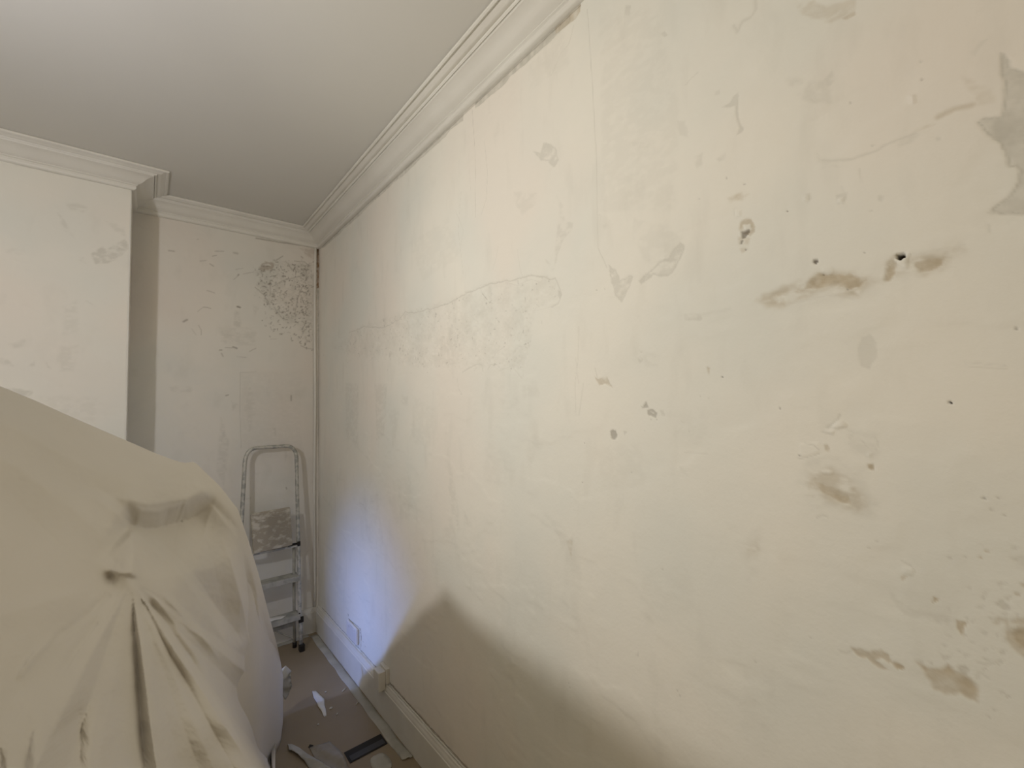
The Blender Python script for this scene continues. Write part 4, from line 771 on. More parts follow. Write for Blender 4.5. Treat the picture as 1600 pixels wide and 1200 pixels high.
('l','d',0.3608963021343602,1.2353914020164976,4,2.470782804032995,[(0.8229,2.4711),(0.8175,2.471),(0.8161,2.4741)]),
('l','d',0.4456257912254967,1.3050294544228211,4,2.6100589088456423,[(0.8626,2.429),(0.8555,2.425),(0.8549,2.423)]),
('l','d',0.42677459641205917,1.623854514774331,4,3.247709029548662,[(0.8382,2.0528),(0.8378,2.0515),(0.8418,2.051)]),
('l','d',0.17110450895086687,2.009306582577907,4,4.018613165155814,[(0.7146,2.2013),(0.7137,2.2061),(0.7235,2.2073)]),
('l','d',0.6760453027203,1.2588306451933928,4,2.5176612903867857,[(0.6667,2.0284),(0.669,2.0384),(0.6638,2.0414)]),
('l','d',0.6910809595463883,2.892107729939787,4,5.784215459879574,[(0.7567,2.493),(0.7574,2.4914),(0.7685,2.4888)]),
('l','d',0.23718786657840524,1.3629173198056508,4,2.7258346396113016,[(0.8332,2.2198),(0.8331,2.232),(0.831,2.2437)]),
('l','d',0.22858580848766394,1.3071827237143558,4,2.6143654474287117,[(0.8308,1.9782),(0.8317,1.9883),(0.8444,2.0078)]),
('l','d',0.5164355308094333,1.4665769083072118,4,2.9331538166144235,[(0.8398,2.3939),(0.8414,2.3855),(0.8429,2.393)]),
('l','d',0.3357083106187996,1.4246008627817466,4,2.849201725563493,[(0.593,2.1462),(0.5971,2.1368),(0.5965,2.1307)]),
('l','d',0.6029312236010218,2.550191783307847,4,5.100383566615694,[(0.8503,2.3457),(0.8519,2.3403),(0.8555,2.3432)]),
('l','d',0.39378298451921134,1.434468824570875,4,2.86893764914175,[(0.8708,2.2389),(0.8669,2.2386),(0.8686,2.24)]),
('l','d',0.4960415802798521,1.1994316610124212,4,2.3988633220248423,[(0.8553,2.3376),(0.8513,2.3365),(0.8489,2.3334)]),
('l','d',0.575659101727916,1.6386517508296692,4,3.2773035016593384,[(0.7197,2.0473),(0.7243,2.0537),(0.7261,2.0563)]),
('l','d',0.5546202802749273,1.9020601579348424,4,3.804120315869685,[(0.8401,2.4873),(0.8407,2.4869),(0.8422,2.4791)]),
('l','d',0.6362717762489237,1.1223540167965198,4,2.2447080335930396,[(0.6279,2.0989),(0.6268,2.1015),(0.6234,2.1005)]),
('l','d',0.4814744769242154,2.5789818874974872,4,5.1579637749949745,[(0.8485,2.1972),(0.8523,2.1978),(0.8528,2.1927)]),
('l','d',0.6189519400326821,1.277070468226949,4,2.554140936453898,[(0.8431,2.0935),(0.839,2.0862),(0.8349,2.0775)]),
('l','d',0.5776402187445194,2.0216718078112255,4,4.043343615622451,[(0.767,2.0087),(0.7798,2.0051),(0.7857,2.0094)]),
('l','d',0.5537728033954742,2.2338232703937515,4,4.467646540787503,[(0.8129,2.0018),(0.8169,1.9958),(0.8165,1.9947)]),
('l','d',0.3920356156789131,1.3788619086938838,4,2.7577238173877676,[(0.6983,2.2374),(0.7019,2.2426),(0.7054,2.2422)]),
('l','d',0.29588253323821273,2.8738915675388927,4,5.7477831350777855,[(0.6083,2.2136),(0.6074,2.2047),(0.6044,2.1942)]),
('l','d',0.6746259670619336,2.635622357301375,4,5.27124471460275,[(0.7959,2.4815),(0.8008,2.481),(0.7952,2.4834)]),
('l','d',0.38995372289650143,1.086031124378744,4,2.172062248757488,[(0.8375,2.1913),(0.8333,2.2071),(0.8417,2.2035)]),
('l','d',0.3984890116345293,2.6045165665557004,4,5.209033133111401,[(0.8059,1.9574),(0.8087,1.9531),(0.8145,1.9509)]),
('l','d',0.503561883035369,2.8577981290029264,4,5.715596258005853,[(0.8641,2.0442),(0.8646,2.0415),(0.8653,2.0352)]),
('l','d',0.40878746140981514,2.0649604689049372,4,4.1299209378098745,[(0.8548,2.2318),(0.8532,2.2359),(0.8567,2.2337)]),
('l','d',0.31690870168478424,2.8652991850299117,4,5.730598370059823,[(0.8384,2.097),(0.8404,2.0932),(0.8495,2.0966)]),
('l','d',0.2410756389076439,1.9232903250674676,4,3.846580650134935,[(0.8097,2.4919),(0.8199,2.4919),(0.8199,2.4944)]),
('l','d',0.23106664261578164,1.5627623752391528,4,3.1255247504783057,[(0.8345,2.0754),(0.8295,2.0729),(0.8317,2.0728)]),
('l','d',0.5082908224989241,2.28799597457827,4,4.57599194915654,[(0.8576,2.4777),(0.86,2.4719),(0.8486,2.4715)]),
('l','d',0.39681035024937916,1.5637549031021116,4,3.1275098062042233,[(0.853,2.3013),(0.8482,2.3064),(0.8475,2.2934)]),
('l','d',0.6386247060936173,2.1060451047759763,4,4.212090209551953,[(0.8406,2.3069),(0.8325,2.3072),(0.8239,2.3131)]),
('l','d',0.28492455020663154,2.180874187699085,4,4.36174837539817,[(0.8405,2.1907),(0.8393,2.1885),(0.8354,2.1881)]),
('l','d',0.4672617263358996,1.2282708515488923,4,2.4565417030977845,[(0.8253,2.1477),(0.835,2.1524),(0.8338,2.1589)]),
('l','d',0.6224840976255899,2.9050951118676247,4,5.810190223735249,[(0.7444,2.151),(0.7457,2.1528),(0.748,2.1577)]),
('l','d',0.5189532264921072,1.218014538671806,4,2.436029077343612,[(0.8147,2.403),(0.8195,2.4046),(0.8258,2.3998)]),
('l','d',0.5096913620657996,2.664115097271572,4,5.328230194543144,[(0.7241,2.1427),(0.7286,2.1375),(0.7202,2.1356)]),
('l','d',0.42838530647413975,2.0739954999958172,4,4.1479909999916345,[(0.6259,2.3294),(0.6202,2.3364),(0.6187,2.3404)]),
('l','d',0.15447628994810433,1.679071370812507,4,3.358142741625014,[(0.6833,2.2742),(0.6939,2.2768),(0.6892,2.2694)]),
('l','d',0.20460328775459366,1.7837646925109956,4,3.567529385021991,[(0.8364,2.0919),(0.8431,2.0915),(0.8414,2.0987)]),
('l','d',0.5544338156905286,1.5407591983468363,4,3.0815183966936726,[(0.6777,2.0697),(0.6798,2.0681),(0.6858,2.0682)]),
('l','d',0.5517319026655529,2.8988232759094226,4,5.797646551818845,[(0.668,2.15),(0.6583,2.1418),(0.6659,2.1426)]),
('l','d',0.36317499651888646,1.3143811820025986,4,2.628762364005197,[(0.7064,2.0985),(0.7049,2.1006),(0.7039,2.1018)]),
('l','d',0.35213566832636517,1.678618242950086,4,3.357236485900172,[(0.8436,2.4354),(0.8497,2.4284),(0.8437,2.4127)]),
('l','d',0.385588282929766,2.801450597319829,4,5.602901194639658,[(0.6734,2.082),(0.6707,2.0893),(0.6751,2.0993)]),
('l','d',0.24988381397523848,2.1687358096715115,4,4.337471619343023,[(0.7633,2.1214),(0.7612,2.1202),(0.7604,2.1216)]),
('l','d',0.3719746265806826,1.1087787264901254,4,2.217557452980251,[(0.6403,2.2879),(0.6407,2.2846),(0.6432,2.2872)]),
('l','d',0.27302400530876036,2.2619711603015116,4,4.523942320603023,[(0.8425,1.9641),(0.8498,1.9613),(0.8538,1.9782)]),
('l','d',0.41325212490932095,2.3934281200600678,4,4.7868562401201356,[(0.6364,2.208),(0.6289,2.2102),(0.6341,2.2103)]),
('l','d',0.5409739209816831,1.2788462141861932,4,2.5576924283723863,[(0.602,2.3755),(0.5967,2.3724),(0.6008,2.3787)]),
('l','d',0.6183719814267836,1.956509904029374,4,3.913019808058748,[(0.6315,2.3359),(0.6311,2.3309),(0.6183,2.3354)]),
('l','d',0.3264719910403087,2.8920041956036817,4,5.784008391207363,[(0.8263,2.4479),(0.8316,2.4472),(0.8309,2.4527)]),
('l','d',0.6090082014098196,2.8071353798414247,4,5.614270759682849,[(0.8272,2.3456),(0.8242,2.3485),(0.8319,2.3511)]),
('l','d',0.4298780408217383,2.858418610985561,4,5.716837221971122,[(0.6461,2.0331),(0.6486,2.0338),(0.6542,2.0324)]),
('l','d',0.40587073164558396,2.988795211826935,4,5.97759042365387,[(0.6025,2.2098),(0.6024,2.2086),(0.6091,2.2098)]),
('l','d',0.628948430848423,1.950152825052113,4,3.900305650104226,[(0.5962,2.2739),(0.59,2.2687),(0.5869,2.2659)]),
('l','d',0.25121453523289466,2.33612719378705,4,4.6722543875741,[(0.8039,2.3267),(0.8039,2.3173),(0.7934,2.3221)]),
('l','d',0.5706319373808808,1.448251182809626,4,2.896502365619252,[(0.8896,1.9071),(0.8836,1.9093),(0.8826,1.9057)]),
('l','d',0.4427689004288293,2.7340911577099387,4,5.468182315419877,[(0.6844,2.4563),(0.6831,2.4671),(0.6834,2.4639)]),
('l','d',0.2537037323723419,1.5589840054560546,4,3.1179680109121093,[(0.8679,2.0045),(0.8732,2.007),(0.877,1.9908)]),
('l','d',0.5664369614527129,1.516837036538949,4,3.033674073077898,[(0.8244,2.1637),(0.8329,2.1685),(0.8254,2.1708)]),
('l','d',0.3368948502340577,1.3916406966769599,4,2.7832813933539198,[(0.651,2.0567),(0.6437,2.0602),(0.6384,2.0577)]),
('l','d',0.6477023670987584,2.308967753291352,4,4.617935506582704,[(0.8276,2.2399),(0.8254,2.2497),(0.8216,2.2565)]),
('l','d',0.6153922885316865,2.326851109101641,4,4.653702218203282,[(0.819,2.3635),(0.8166,2.3623),(0.8162,2.3554)]),
('l','d',0.2734007133320878,1.413249209914411,4,2.826498419828822,[(0.8316,2.3024),(0.824,2.3067),(0.8267,2.3124)]),
('l','d',0.6011755213314379,2.427904473740131,4,4.855808947480262,[(0.7321,2.0863),(0.7314,2.0862),(0.729,2.0855)]),
('l','d',0.1787227839792213,1.3575265169905129,4,2.7150530339810257,[(0.7178,2.0224),(0.7098,2.0223),(0.7051,2.0082)]),
('l','d',0.5411523297831943,1.5955029169185995,4,3.191005833837199,[(0.5812,2.086),(0.5788,2.0871),(0.5776,2.0835)]),
('l','d',0.42720402786136846,1.7702365666745594,4,3.540473133349119,[(0.8482,2.0479),(0.8444,2.0533),(0.852,2.0573)]),
('l','d',0.39802352886131254,1.015572465390002,4,2.031144930780004,[(0.8391,2.3341),(0.8425,2.3388),(0.8422,2.3284)]),
('l','d',0.43151188380282035,1.3962363921961765,4,2.792472784392353,[(0.655,2.2026),(0.6545,2.2058),(0.6645,2.2099)]),
('l','d',0.6388965298351367,1.1482237530868566,4,2.2964475061737133,[(0.7006,2.4655),(0.7018,2.4612),(0.6967,2.4631)]),
('l','d',0.5445022403051722,2.064596808475316,4,4.129193616950632,[(0.6557,2.4696),(0.655,2.4687),(0.6539,2.4694)]),
('l','d',0.4986351221777524,2.3801143895756627,4,4.760228779151325,[(0.8512,2.147),(0.8519,2.1519),(0.8577,2.1489)]),
('l','d',0.46082199584411665,2.831511160552698,4,5.663022321105396,[(0.7239,2.3042),(0.7129,2.2954),(0.7233,2.3007)]),
('l','d',0.45919162868224705,2.3397658536782764,4,4.679531707356553,[(0.5917,2.2599),(0.5931,2.2695),(0.5828,2.2584)]),
('l','d',0.20191454744099482,1.104993236418794,4,2.209986472837588,[(0.6067,2.1061),(0.6061,2.1051),(0.5984,2.0968)]),
('l','d',0.23561681888560956,2.380721109058104,4,4.761442218116208,[(0.8448,2.4447),(0.8503,2.4534),(0.8443,2.4466)]),
('l','d',0.37462726411864844,1.9819838395970555,4,3.963967679194111,[(0.7713,2.0695),(0.7688,2.0704),(0.7662,2.0651)]),
('l','d',0.2619944897000168,2.593505717716842,4,5.187011435433684,[(0.6572,2.3473),(0.6593,2.3517),(0.6533,2.3515)]),
('l','d',0.39350504038990863,1.56039153780532,4,3.12078307561064,[(0.7561,2.1431),(0.7514,2.1392),(0.7491,2.1405)]),
('l','d',0.2644731284030884,2.584303822544845,4,5.16860764508969,[(0.7782,2.08),(0.7742,2.0739),(0.7741,2.0771)]),
('l','d',0.3134934666195735,1.9784370748845796,4,3.9568741497691593,[(0.862,2.5036),(0.8622,2.5014),(0.8718,2.5077)]),
('l','d',0.43466518628388706,2.214156420156553,4,4.428312840313106,[(0.8132,2.2535),(0.8111,2.2566),(0.8084,2.254)]),
('l','d',0.48109247018028733,1.5469317793892319,4,3.0938635587784638,[(0.8266,2.159),(0.8263,2.1689),(0.8262,2.1603)]),
('l','d',0.1848352758577609,2.147219224662867,4,4.294438449325734,[(0.7948,2.4637),(0.7894,2.4623),(0.7835,2.4716)]),
('l','d',0.5932189132785968,1.5683994492144033,4,3.1367988984288067,[(0.6948,2.0498),(0.7021,2.0494),(0.6983,2.0469)]),
('l','d',0.31417345826617404,2.1476038167039633,4,4.2952076334079266,[(0.8185,2.4929),(0.8306,2.5011),(0.8168,2.5038)]),
('l','d',0.16173941305419634,2.0647245774950296,4,4.129449154990059,[(0.8319,2.51),(0.8331,2.4983),(0.8346,2.4997)]),
('l','d',0.6877073508129488,1.9995313361550788,4,3.9990626723101577,[(0.8068,1.9598),(0.8068,1.9636),(0.8143,1.9685)]),
('l','d',0.2785247481496079,1.4941860243061191,4,2.9883720486122383,[(0.6684,2.451),(0.6681,2.453),(0.669,2.4628)]),
('l','d',0.6436540697627879,2.1748247732240653,4,4.349649546448131,[(0.8406,2.209),(0.8469,2.2087),(0.8494,2.2078)]),
('l','d',0.5122065969402927,1.4891799701673587,4,2.9783599403347174,[(0.8245,2.1705),(0.8274,2.1756),(0.8206,2.1687)]),
('l','d',0.41089161655495277,1.0361511026263521,4,2.0723022052527043,[(0.8427,2.2402),(0.8447,2.2403),(0.8467,2.2468)]),
('l','d',0.3762935422462179,2.5765250945606732,4,5.1530501891213465,[(0.8686,2.3606),(0.8769,2.3642),(0.8814,2.3637)]),
('l','d',0.6664822140961862,2.7699577411268264,4,5.539915482253653,[(0.8177,2.4641),(0.8296,2.4648),(0.8258,2.4651)]),
('l','d',0.29348779723466345,1.7469098889840529,4,3.4938197779681057,[(0.8499,2.4683),(0.8428,2.4684),(0.8472,2.4754)]),
('l','d',0.48003278786308323,1.8287577555228076,4,3.6575155110456152,[(0.8458,1.9526),(0.8445,1.9463),(0.835,1.9408)]),
('l','d',0.6541550766294066,2.0229331485045687,4,4.0458662970091375,[(0.884,2.3518),(0.8946,2.3594),(0.898,2.3567)]),
('l','d',0.614259700632112,2.917088757403506,4,5.834177514807012,[(0.8296,2.4771),(0.8392,2.4704),(0.844,2.473)]),
('l','d',0.2866790856522955,2.853581958156849,4,5.707163916313698,[(0.6811,2.3482),(0.6807,2.354),(0.6787,2.3552)]),
('l','d',0.2243109822570962,2.181856657621151,4,4.363713315242302,[(0.8533,2.4338),(0.8536,2.4385),(0.8472,2.4445)]),
('l','d',0.47045188420444173,1.2323617598184817,4,2.4647235196369635,[(0.7656,2.1345),(0.7585,2.1358),(0.7536,2.129)]),
('l','d',0.40491668239655276,1.0522598029263612,4,2.1045196058527225,[(0.7504,2.2385),(0.7578,2.2278),(0.7528,2.2229)]),
('l','d',0.2637271741414677,2.916642321683387,4,5.833284643366774,[(0.7061,2.3693),(0.702,2.3657),(0.7072,2.3722)]),
('l','d',0.5013188188793258,2.0528541264395535,4,4.105708252879107,[(0.5955,2.2725),(0.5998,2.2761),(0.6033,2.2683)]),
('l','d',0.688525819753231,1.6508008721526768,4,3.3016017443053536,[(0.586,2.1862),(0.5878,2.1971),(0.5863,2.198)]),
('l','d',0.5758367645273563,2.8865353553239497,4,5.773070710647899,[(0.7116,2.2883),(0.7206,2.2866),(0.721,2.2832)]),
('l','d',0.6793774364636997,1.4937927009851333,4,2.9875854019702666,[(0.659,2.4424),(0.6596,2.4466),(0.6581,2.454)]),
('l','d',0.16116770429338437,2.261371904047416,4,4.522743808094832,[(0.6154,2.0728),(0.6161,2.0698),(0.6175,2.0661)]),
('l','d',0.17509032111786457,2.454048951391794,4,4.908097902783588,[(0.8167,2.275),(0.8203,2.2784),(0.8194,2.2803)]),
('l','d',0.36590753697347805,1.0561524026282683,4,2.1123048052565365,[(0.5977,2.1865),(0.5956,2.1785),(0.5888,2.1914)]),
('l','d',0.38249356190659234,1.2863703208306299,4,2.5727406416612597,[(0.8419,2.092),(0.8433,2.0814),(0.8339,2.0839)]),
('l','d',0.48565239806495664,2.6718593754242055,4,5.343718750848411,[(0.836,2.1566),(0.8384,2.1605),(0.8488,2.1512)]),
('l','d',0.5933542913671997,2.4619493492978304,4,4.923898698595661,[(0.8547,2.246),(0.8561,2.241),(0.8615,2.2405)]),
('l','d',0.5133477190562824,2.5424645457971247,4,5.084929091594249,[(0.8136,2.4408),(0.8187,2.4365),(0.8208,2.4331)]),
('l','d',0.4750785154595286,1.5169622304141643,4,3.0339244608283287,[(0.8536,2.2508),(0.8459,2.252),(0.8537,2.2549)]),
('l','d',0.4868363692032883,2.0817339008663778,4,4.1634678017327555,[(0.7316,2.3982),(0.7308,2.3861),(0.7198,2.3833)]),
('l','d',0.3818426772211395,1.4723749752979831,4,2.9447499505959662,[(0.6432,2.1209),(0.6335,2.1244),(0.6308,2.121)]),
('l','d',0.5734253095915166,1.2500023652507573,4,2.5000047305015145,[(0.8149,2.409),(0.8136,2.4061),(0.8125,2.4115)]),
('l','d',0.2203459278983509,1.2032309583699041,4,2.4064619167398082,[(0.7122,2.056),(0.7069,2.0475),(0.7054,2.0514)]),
('l','g',0.35,2.5,1.5,5,[(0.4558,1.7401),(0.5443,1.7472)]),
('l','g',0.4,2.0,1,4,[(0.4593,1.7402),(0.458,1.506),(0.4672,1.2651)]),
('p','g',0.08,12,10,0,[(0.4593,1.7402),(0.8127,1.7607),(0.8147,1.2386),(0.4637,1.2654)]),
('p','g',0.3,8,10,0,[(0.3677,1.3979),(0.3882,1.3497),(0.3757,1.2721),(0.3587,1.3123)]),
('p','g',0.3,8,10,0,[(0.3571,1.1569),(0.3773,1.1158),(0.3645,1.0863)]),
('p','g',0.3,8,10,0,[(0.639,1.3852),(0.6653,1.3924),(0.666,1.2918)]),
('p','g',0.3,8,10,0,[(0.413,1.5548),(0.4473,1.5384),(0.4203,1.5068)]),
('p','g',0.2,8,10,0,[(0.1061,1.643),(0.2112,1.6557),(0.2117,1.6176),(0.1212,1.6171)]),
('p','g',0.25,8,10,0,[(0.5056,1.2622),(0.5483,1.2508),(0.5344,1.1992)]),
('p','g',0.2,8,10,0,[(0.357,1.4689),(0.402,1.3094),(0.3782,1.038),(0.338,1.1203)]),
('p','g',0.2,8,10,0,[(0.4754,1.5057),(0.5163,1.6683),(0.5463,1.5042),(0.5119,1.3425)]),
('p','g',0.25,8,10,0,[(0.716,1.2461),(0.7356,1.1938),(0.7126,1.1537)]),
('l','d',0.4,3.5,1,7,[(0.3823,1.5947),(0.3956,1.5986)]),
('l','d',0.4,3.5,1,7,[(0.7533,1.5945),(0.7534,1.5601)]),
('l','g',0.3,2.5,1,5,[(0.4978,0.9426),(0.5223,0.947)]),
('l','d',0.4,3.0,1,6,[(0.7251,0.9842),(0.729,0.9752)]),
('l','d',0.5,3.0,2,6,[(0.5373,2.6228),(0.6888,2.6272),(0.9017,2.643)]),
('p','t',0.25,8,8,0,[(0.8012,2.612),(0.9017,2.6339),(0.9019,2.5559),(0.8427,2.5667)]),
('l','g',0.45,6.0,4,12,[(0.8894,2.4393),(0.8948,2.0326),(0.9011,1.232),(0.9157,0.3616)]),
('p','t',0.9,3,6,0,[(0.9103,2.6357),(0.9319,2.6404),(0.9368,2.3559),(0.9153,2.3525)]),
('p','d',0.5,6,8,0,[(0.9103,2.6357),(0.9319,2.6404),(0.932,2.5942),(0.9147,2.5815)]),
('l','d',0.55,2.5,3,5,[(0.9191,2.5731),(0.9192,2.5272)]),
('p','g',0.8,3,5,0,[(0.9153,2.3525),(0.9368,2.3559),(0.9417,2.0368),(0.9203,2.0349)]),
('l','d',0.4,3.0,4,6,[(0.9327,2.2637),(0.9374,2.0365),(0.9378,1.8553)]),
('l','g',0.7,4.5,2,9,[(0.9246,2.0353),(0.9305,1.2298),(0.9446,0.5705),(0.9495,0.1807)]),
('l','d',0.35,2.0,3,4,[(0.9421,1.8556),(0.9471,1.4959),(0.9521,1.051)]),
('l','d',0.5,2.0,1,4,[(0.949,0.4394),(0.9537,0.1579)])]
FACE_MARKS = [
('p','g',0.55,4,10,0,[(-0.2133,2.2701),(-0.18,2.3186),(-0.1635,2.2997),(-0.0889,2.3814),(-0.0804,2.3174),(-0.1276,2.262),(-0.1623,2.2358),(-0.1966,2.2292)]),
('p','g',0.3,5,6,0,[(-0.3368,2.4523),(-0.3153,2.4335),(-0.2881,2.3661),(-0.2768,2.3439),(-0.3096,2.3671)]),
('p','g',0.3,8,8,0,[(-0.3017,2.4992),(-0.2583,2.5116),(-0.2291,2.4976),(-0.2464,2.4707),(-0.2946,2.4701)]),
('p','g',0.25,5,6,0,[(-0.1663,2.4504),(-0.0947,2.4359),(-0.0914,2.3873),(-0.1303,2.4108)]),
('p','g',0.25,8,8,0,[(-0.4874,2.222),(-0.4688,2.2463),(-0.4298,2.243),(-0.4392,2.2233)]),
('p','g',0.25,4,4,0,[(-0.2637,2.2379),(-0.242,2.2517),(-0.2325,2.2222)]),
('p','g',0.3,6,6,0,[(-0.4736,1.8128),(-0.4204,1.84),(-0.4235,1.8049),(-0.458,1.7967)]),
('p','g',0.4,4,4,0,[(-0.4947,1.7546),(-0.472,1.7445),(-0.4523,1.7169),(-0.4752,1.7216),(-0.5308,1.7303)]),
('p','g',0.35,4,3,0,[(-0.4078,1.7188),(-0.3906,1.7458),(-0.39,1.7196)]),
('p','g',0.35,4,2,0,[(-0.3585,1.7475),(-0.3372,1.707),(-0.3496,1.7154)]),
('p','g',0.5,5,5,0,[(-0.5281,1.6219),(-0.4538,1.62),(-0.3913,1.6032),(-0.3947,1.58),(-0.5274,1.597)]),
('p','g',0.2,10,12,0,[(-0.3147,1.8186),(-0.2551,1.8229),(-0.2634,1.7007),(-0.3059,1.6992)]),
('l','g',0.3,2.0,1,4,[(-0.2267,2.0419),(-0.204,2.0263)]),
('p','g',0.2,12,14,0,[(-0.3018,2.0011),(-0.2596,2.0374),(-0.2607,1.8836),(-0.2992,1.8801)]),
('l','g',0.35,2.5,3,5,[(-0.4684,2.6295),(-0.3988,2.6351),(-0.347,2.6309),(-0.2938,2.6391)]),
('p','g',0.15,12,14,0,[(-0.3749,1.58),(-0.184,1.5796),(-0.1816,1.4563),(-0.3118,1.4909)]),
('p','w',0.3,2,3,0,[(-0.1876,1.7655),(-0.1418,1.7617),(-0.1637,1.7042)])]
RNG = [(t, k, s, so, ra, w, [tuple(p) for p in pts]) for t, k, s, so, ra, w, pts in WALL_MARKS]
# ragged exposed strips under the cornice and above the skirting
def strip(y0, y1, z0, lo, hi, seed, step=.05, flip=1):
    r = random.Random(seed); top = []; y = y0
    while y < y1: top.append((y, z0-flip*r.uniform(lo, hi))); y += step*r.uniform(.5, 2)
    return [(y0, z0+flip*.01)]+top+[(y1, z0-flip*lo), (y1, z0+flip*.01)]
RNG.append(('p', 'g', .85, 1.0, 3, 0, strip(.82, 1.30, CB, .020, .032, 1)))
RNG.append(('p', 'g', .7, 1.2, 3, 0, strip(1.38, 3.16, CB, .012, .026, 2)))
RNG.append(('p', 't', .6, 1.0, 2, 0, [(.78, CB+.01), (.88, CB+.01), (.88, CB-.02), (.80, CB-.03), (.78, CB-.02)]))
RNG.append(('l', 'd', .62, .8, .6, 2.6, [(.78, CB-.003), (3.2, CB-.003)]))
RNG.append(('l', 'd', .62, 1.0, 2.5, 5, [(1.95, SK+.006), (2.35, SK+.008), (2.7, SK+.006), (3.15, SK+.008)]))
RNG.append(('l', 'd', .55, 1.0, 3, 5, [(1.2, SK+.006), (1.5, SK+.010), (1.8, SK+.006), (2.06, SK+.006)]))
RNG.append(('p', 't', .45, 3, 8, 0, strip(1.1, 2.05, SK-.01, -.028, -.02, 5, .06)))
RNG.append(('p', 't', .6, 1.5, 5, 0, strip(2.15, 2.45, SK-.01, -.024, -.012, 6, .04)))
RNG += [('l', 'd', .7, .8, 1.2, 4, [(2.655, .30), (2.648, .275), (2.60, .277), (2.50, .283), (2.472, .281), (2.458, .25), (2.462, .18)]), ('p', 't', .6, 1, 3, 0, [(2.475, .285), (2.455, .290), (2.448, .25), (2.456, .19), (2.464, .20), (2.462, .27)]), ('l', 'd', .6, 1, 1, 4, [(2.40, .215), (2.395, .216)]), ('l', 'd', .5, 1, 1, 3, [(2.43, .23), (2.425, .23)])]
U = spaced(FY, D+.02, lambda y: .0026+.0065*max(0, (y-.7)/2.5)**1.3 if y > -.12 else .02)
V = spaced(0, H, lambda z: .0026 if z > .14 else .02)
grid_wall('wall_right', U, V, RNG, lambda u, v, d: (WX+d, u, v), M_wall, 3, .06)
BK = [(t, k, s, so, ra, w, [tuple(p) for p in pts]) for t, k, s, so, ra, w, pts in BACK_MARKS]
U = spaced(LX, WX, lambda x: .0042 if x > -.1 else .05); V = spaced(0, H, lambda z: .0042 if z > .14 else .03)
grid_wall('wall_back', U, V, BK, lambda u, v, d: (u, D+d, v), M_back, 13, .06, .0008)
CF = [(t, k, s, so, ra, w, [tuple(p) for p in pts]) for t, k, s, so, ra, w, pts in FACE_MARKS]
U = spaced(-1.65, CX, lambda x: .0042 if x > -.55 else .04); V = spaced(0, H, lambda z: .0045 if z > 1.1 else .04)
o = grid_wall('chimney_breast', U, V, CF, lambda u, v, d: (u, CD+d, v), M_wall, 23, D-CD-.001)
# other walls, floor, ceiling
def slab(name, a, b, m):
    bm = bmesh.new(); add_box(bm, a, b); return struct(bm_obj(name, bm, m))
bm = bmesh.new()
for a, b in (((LX-.1, FY-.1, 0), (-2.4, FY, H)), ((-.8, FY-.1, 0), (WX+.06, FY, H)), ((-2.4, FY-.1, 0), (-.8, FY, .8)), ((-2.4, FY-.1, 2.2), (-.8, FY, H))): add_box(bm, a, b)  # the opening is added to hold the rear fill light
struct(bm_obj('wall_front', bm, M_plain))
bm = bmesh.new()
for a, b in (((-2.4, FY-.07, .8), (-2.34, FY-.02, 2.2)), ((-.86, FY-.07, .8), (-.8, FY-.02, 2.2)), ((-2.34, FY-.07, .8), (-.86, FY-.02, .86)), ((-2.34, FY-.07, 2.14), (-.86, FY-.02, 2.2)), ((-2.34, FY-.065, 1.47), (-.86, FY-.025, 1.52))): add_box(bm, a, b, .004)
struct(bm_obj('fill_window', bm, M_trim))  # unseen window frame, made up around the rear fill light
bm = bmesh.new()
for a, b in (((LX-.1, FY, 0), (LX, 1.55, H)), ((LX-.1, 2.75, 0), (LX, D+.06, H)), ((LX-.1, 1.55, 0), (LX, 2.75, .85)), ((LX-.1, 1.55, 2.35), (LX, 2.75, H))): add_box(bm, a, b)
struct(bm_obj('wall_left', bm, M_plain))
bm = bmesh.new()
for a, b in (((LX-.07, 1.55, .85), (LX-.02, 1.61, 2.35)), ((LX-.07, 2.69, .85), (LX-.02, 2.75, 2.35)), ((LX-.07, 1.61, .85), (LX-.02, 2.69, .91)), ((LX-.07, 1.61, 2.29), (LX-.02, 2.69, 2.35)), ((LX-.065, 1.61, 1.56), (LX-.025, 2.69, 1.61))): add_box(bm, a, b, .004)
struct(bm_obj('window_1', bm, M_trim))
slab('floor', (LX-.1, FY-.1, -.08), (WX+.06, D+.06, 0), M_floor)
slab('ceiling', (LX-.1, FY-.1, H), (WX+.06, D+.06, H+.08), M_ceil)

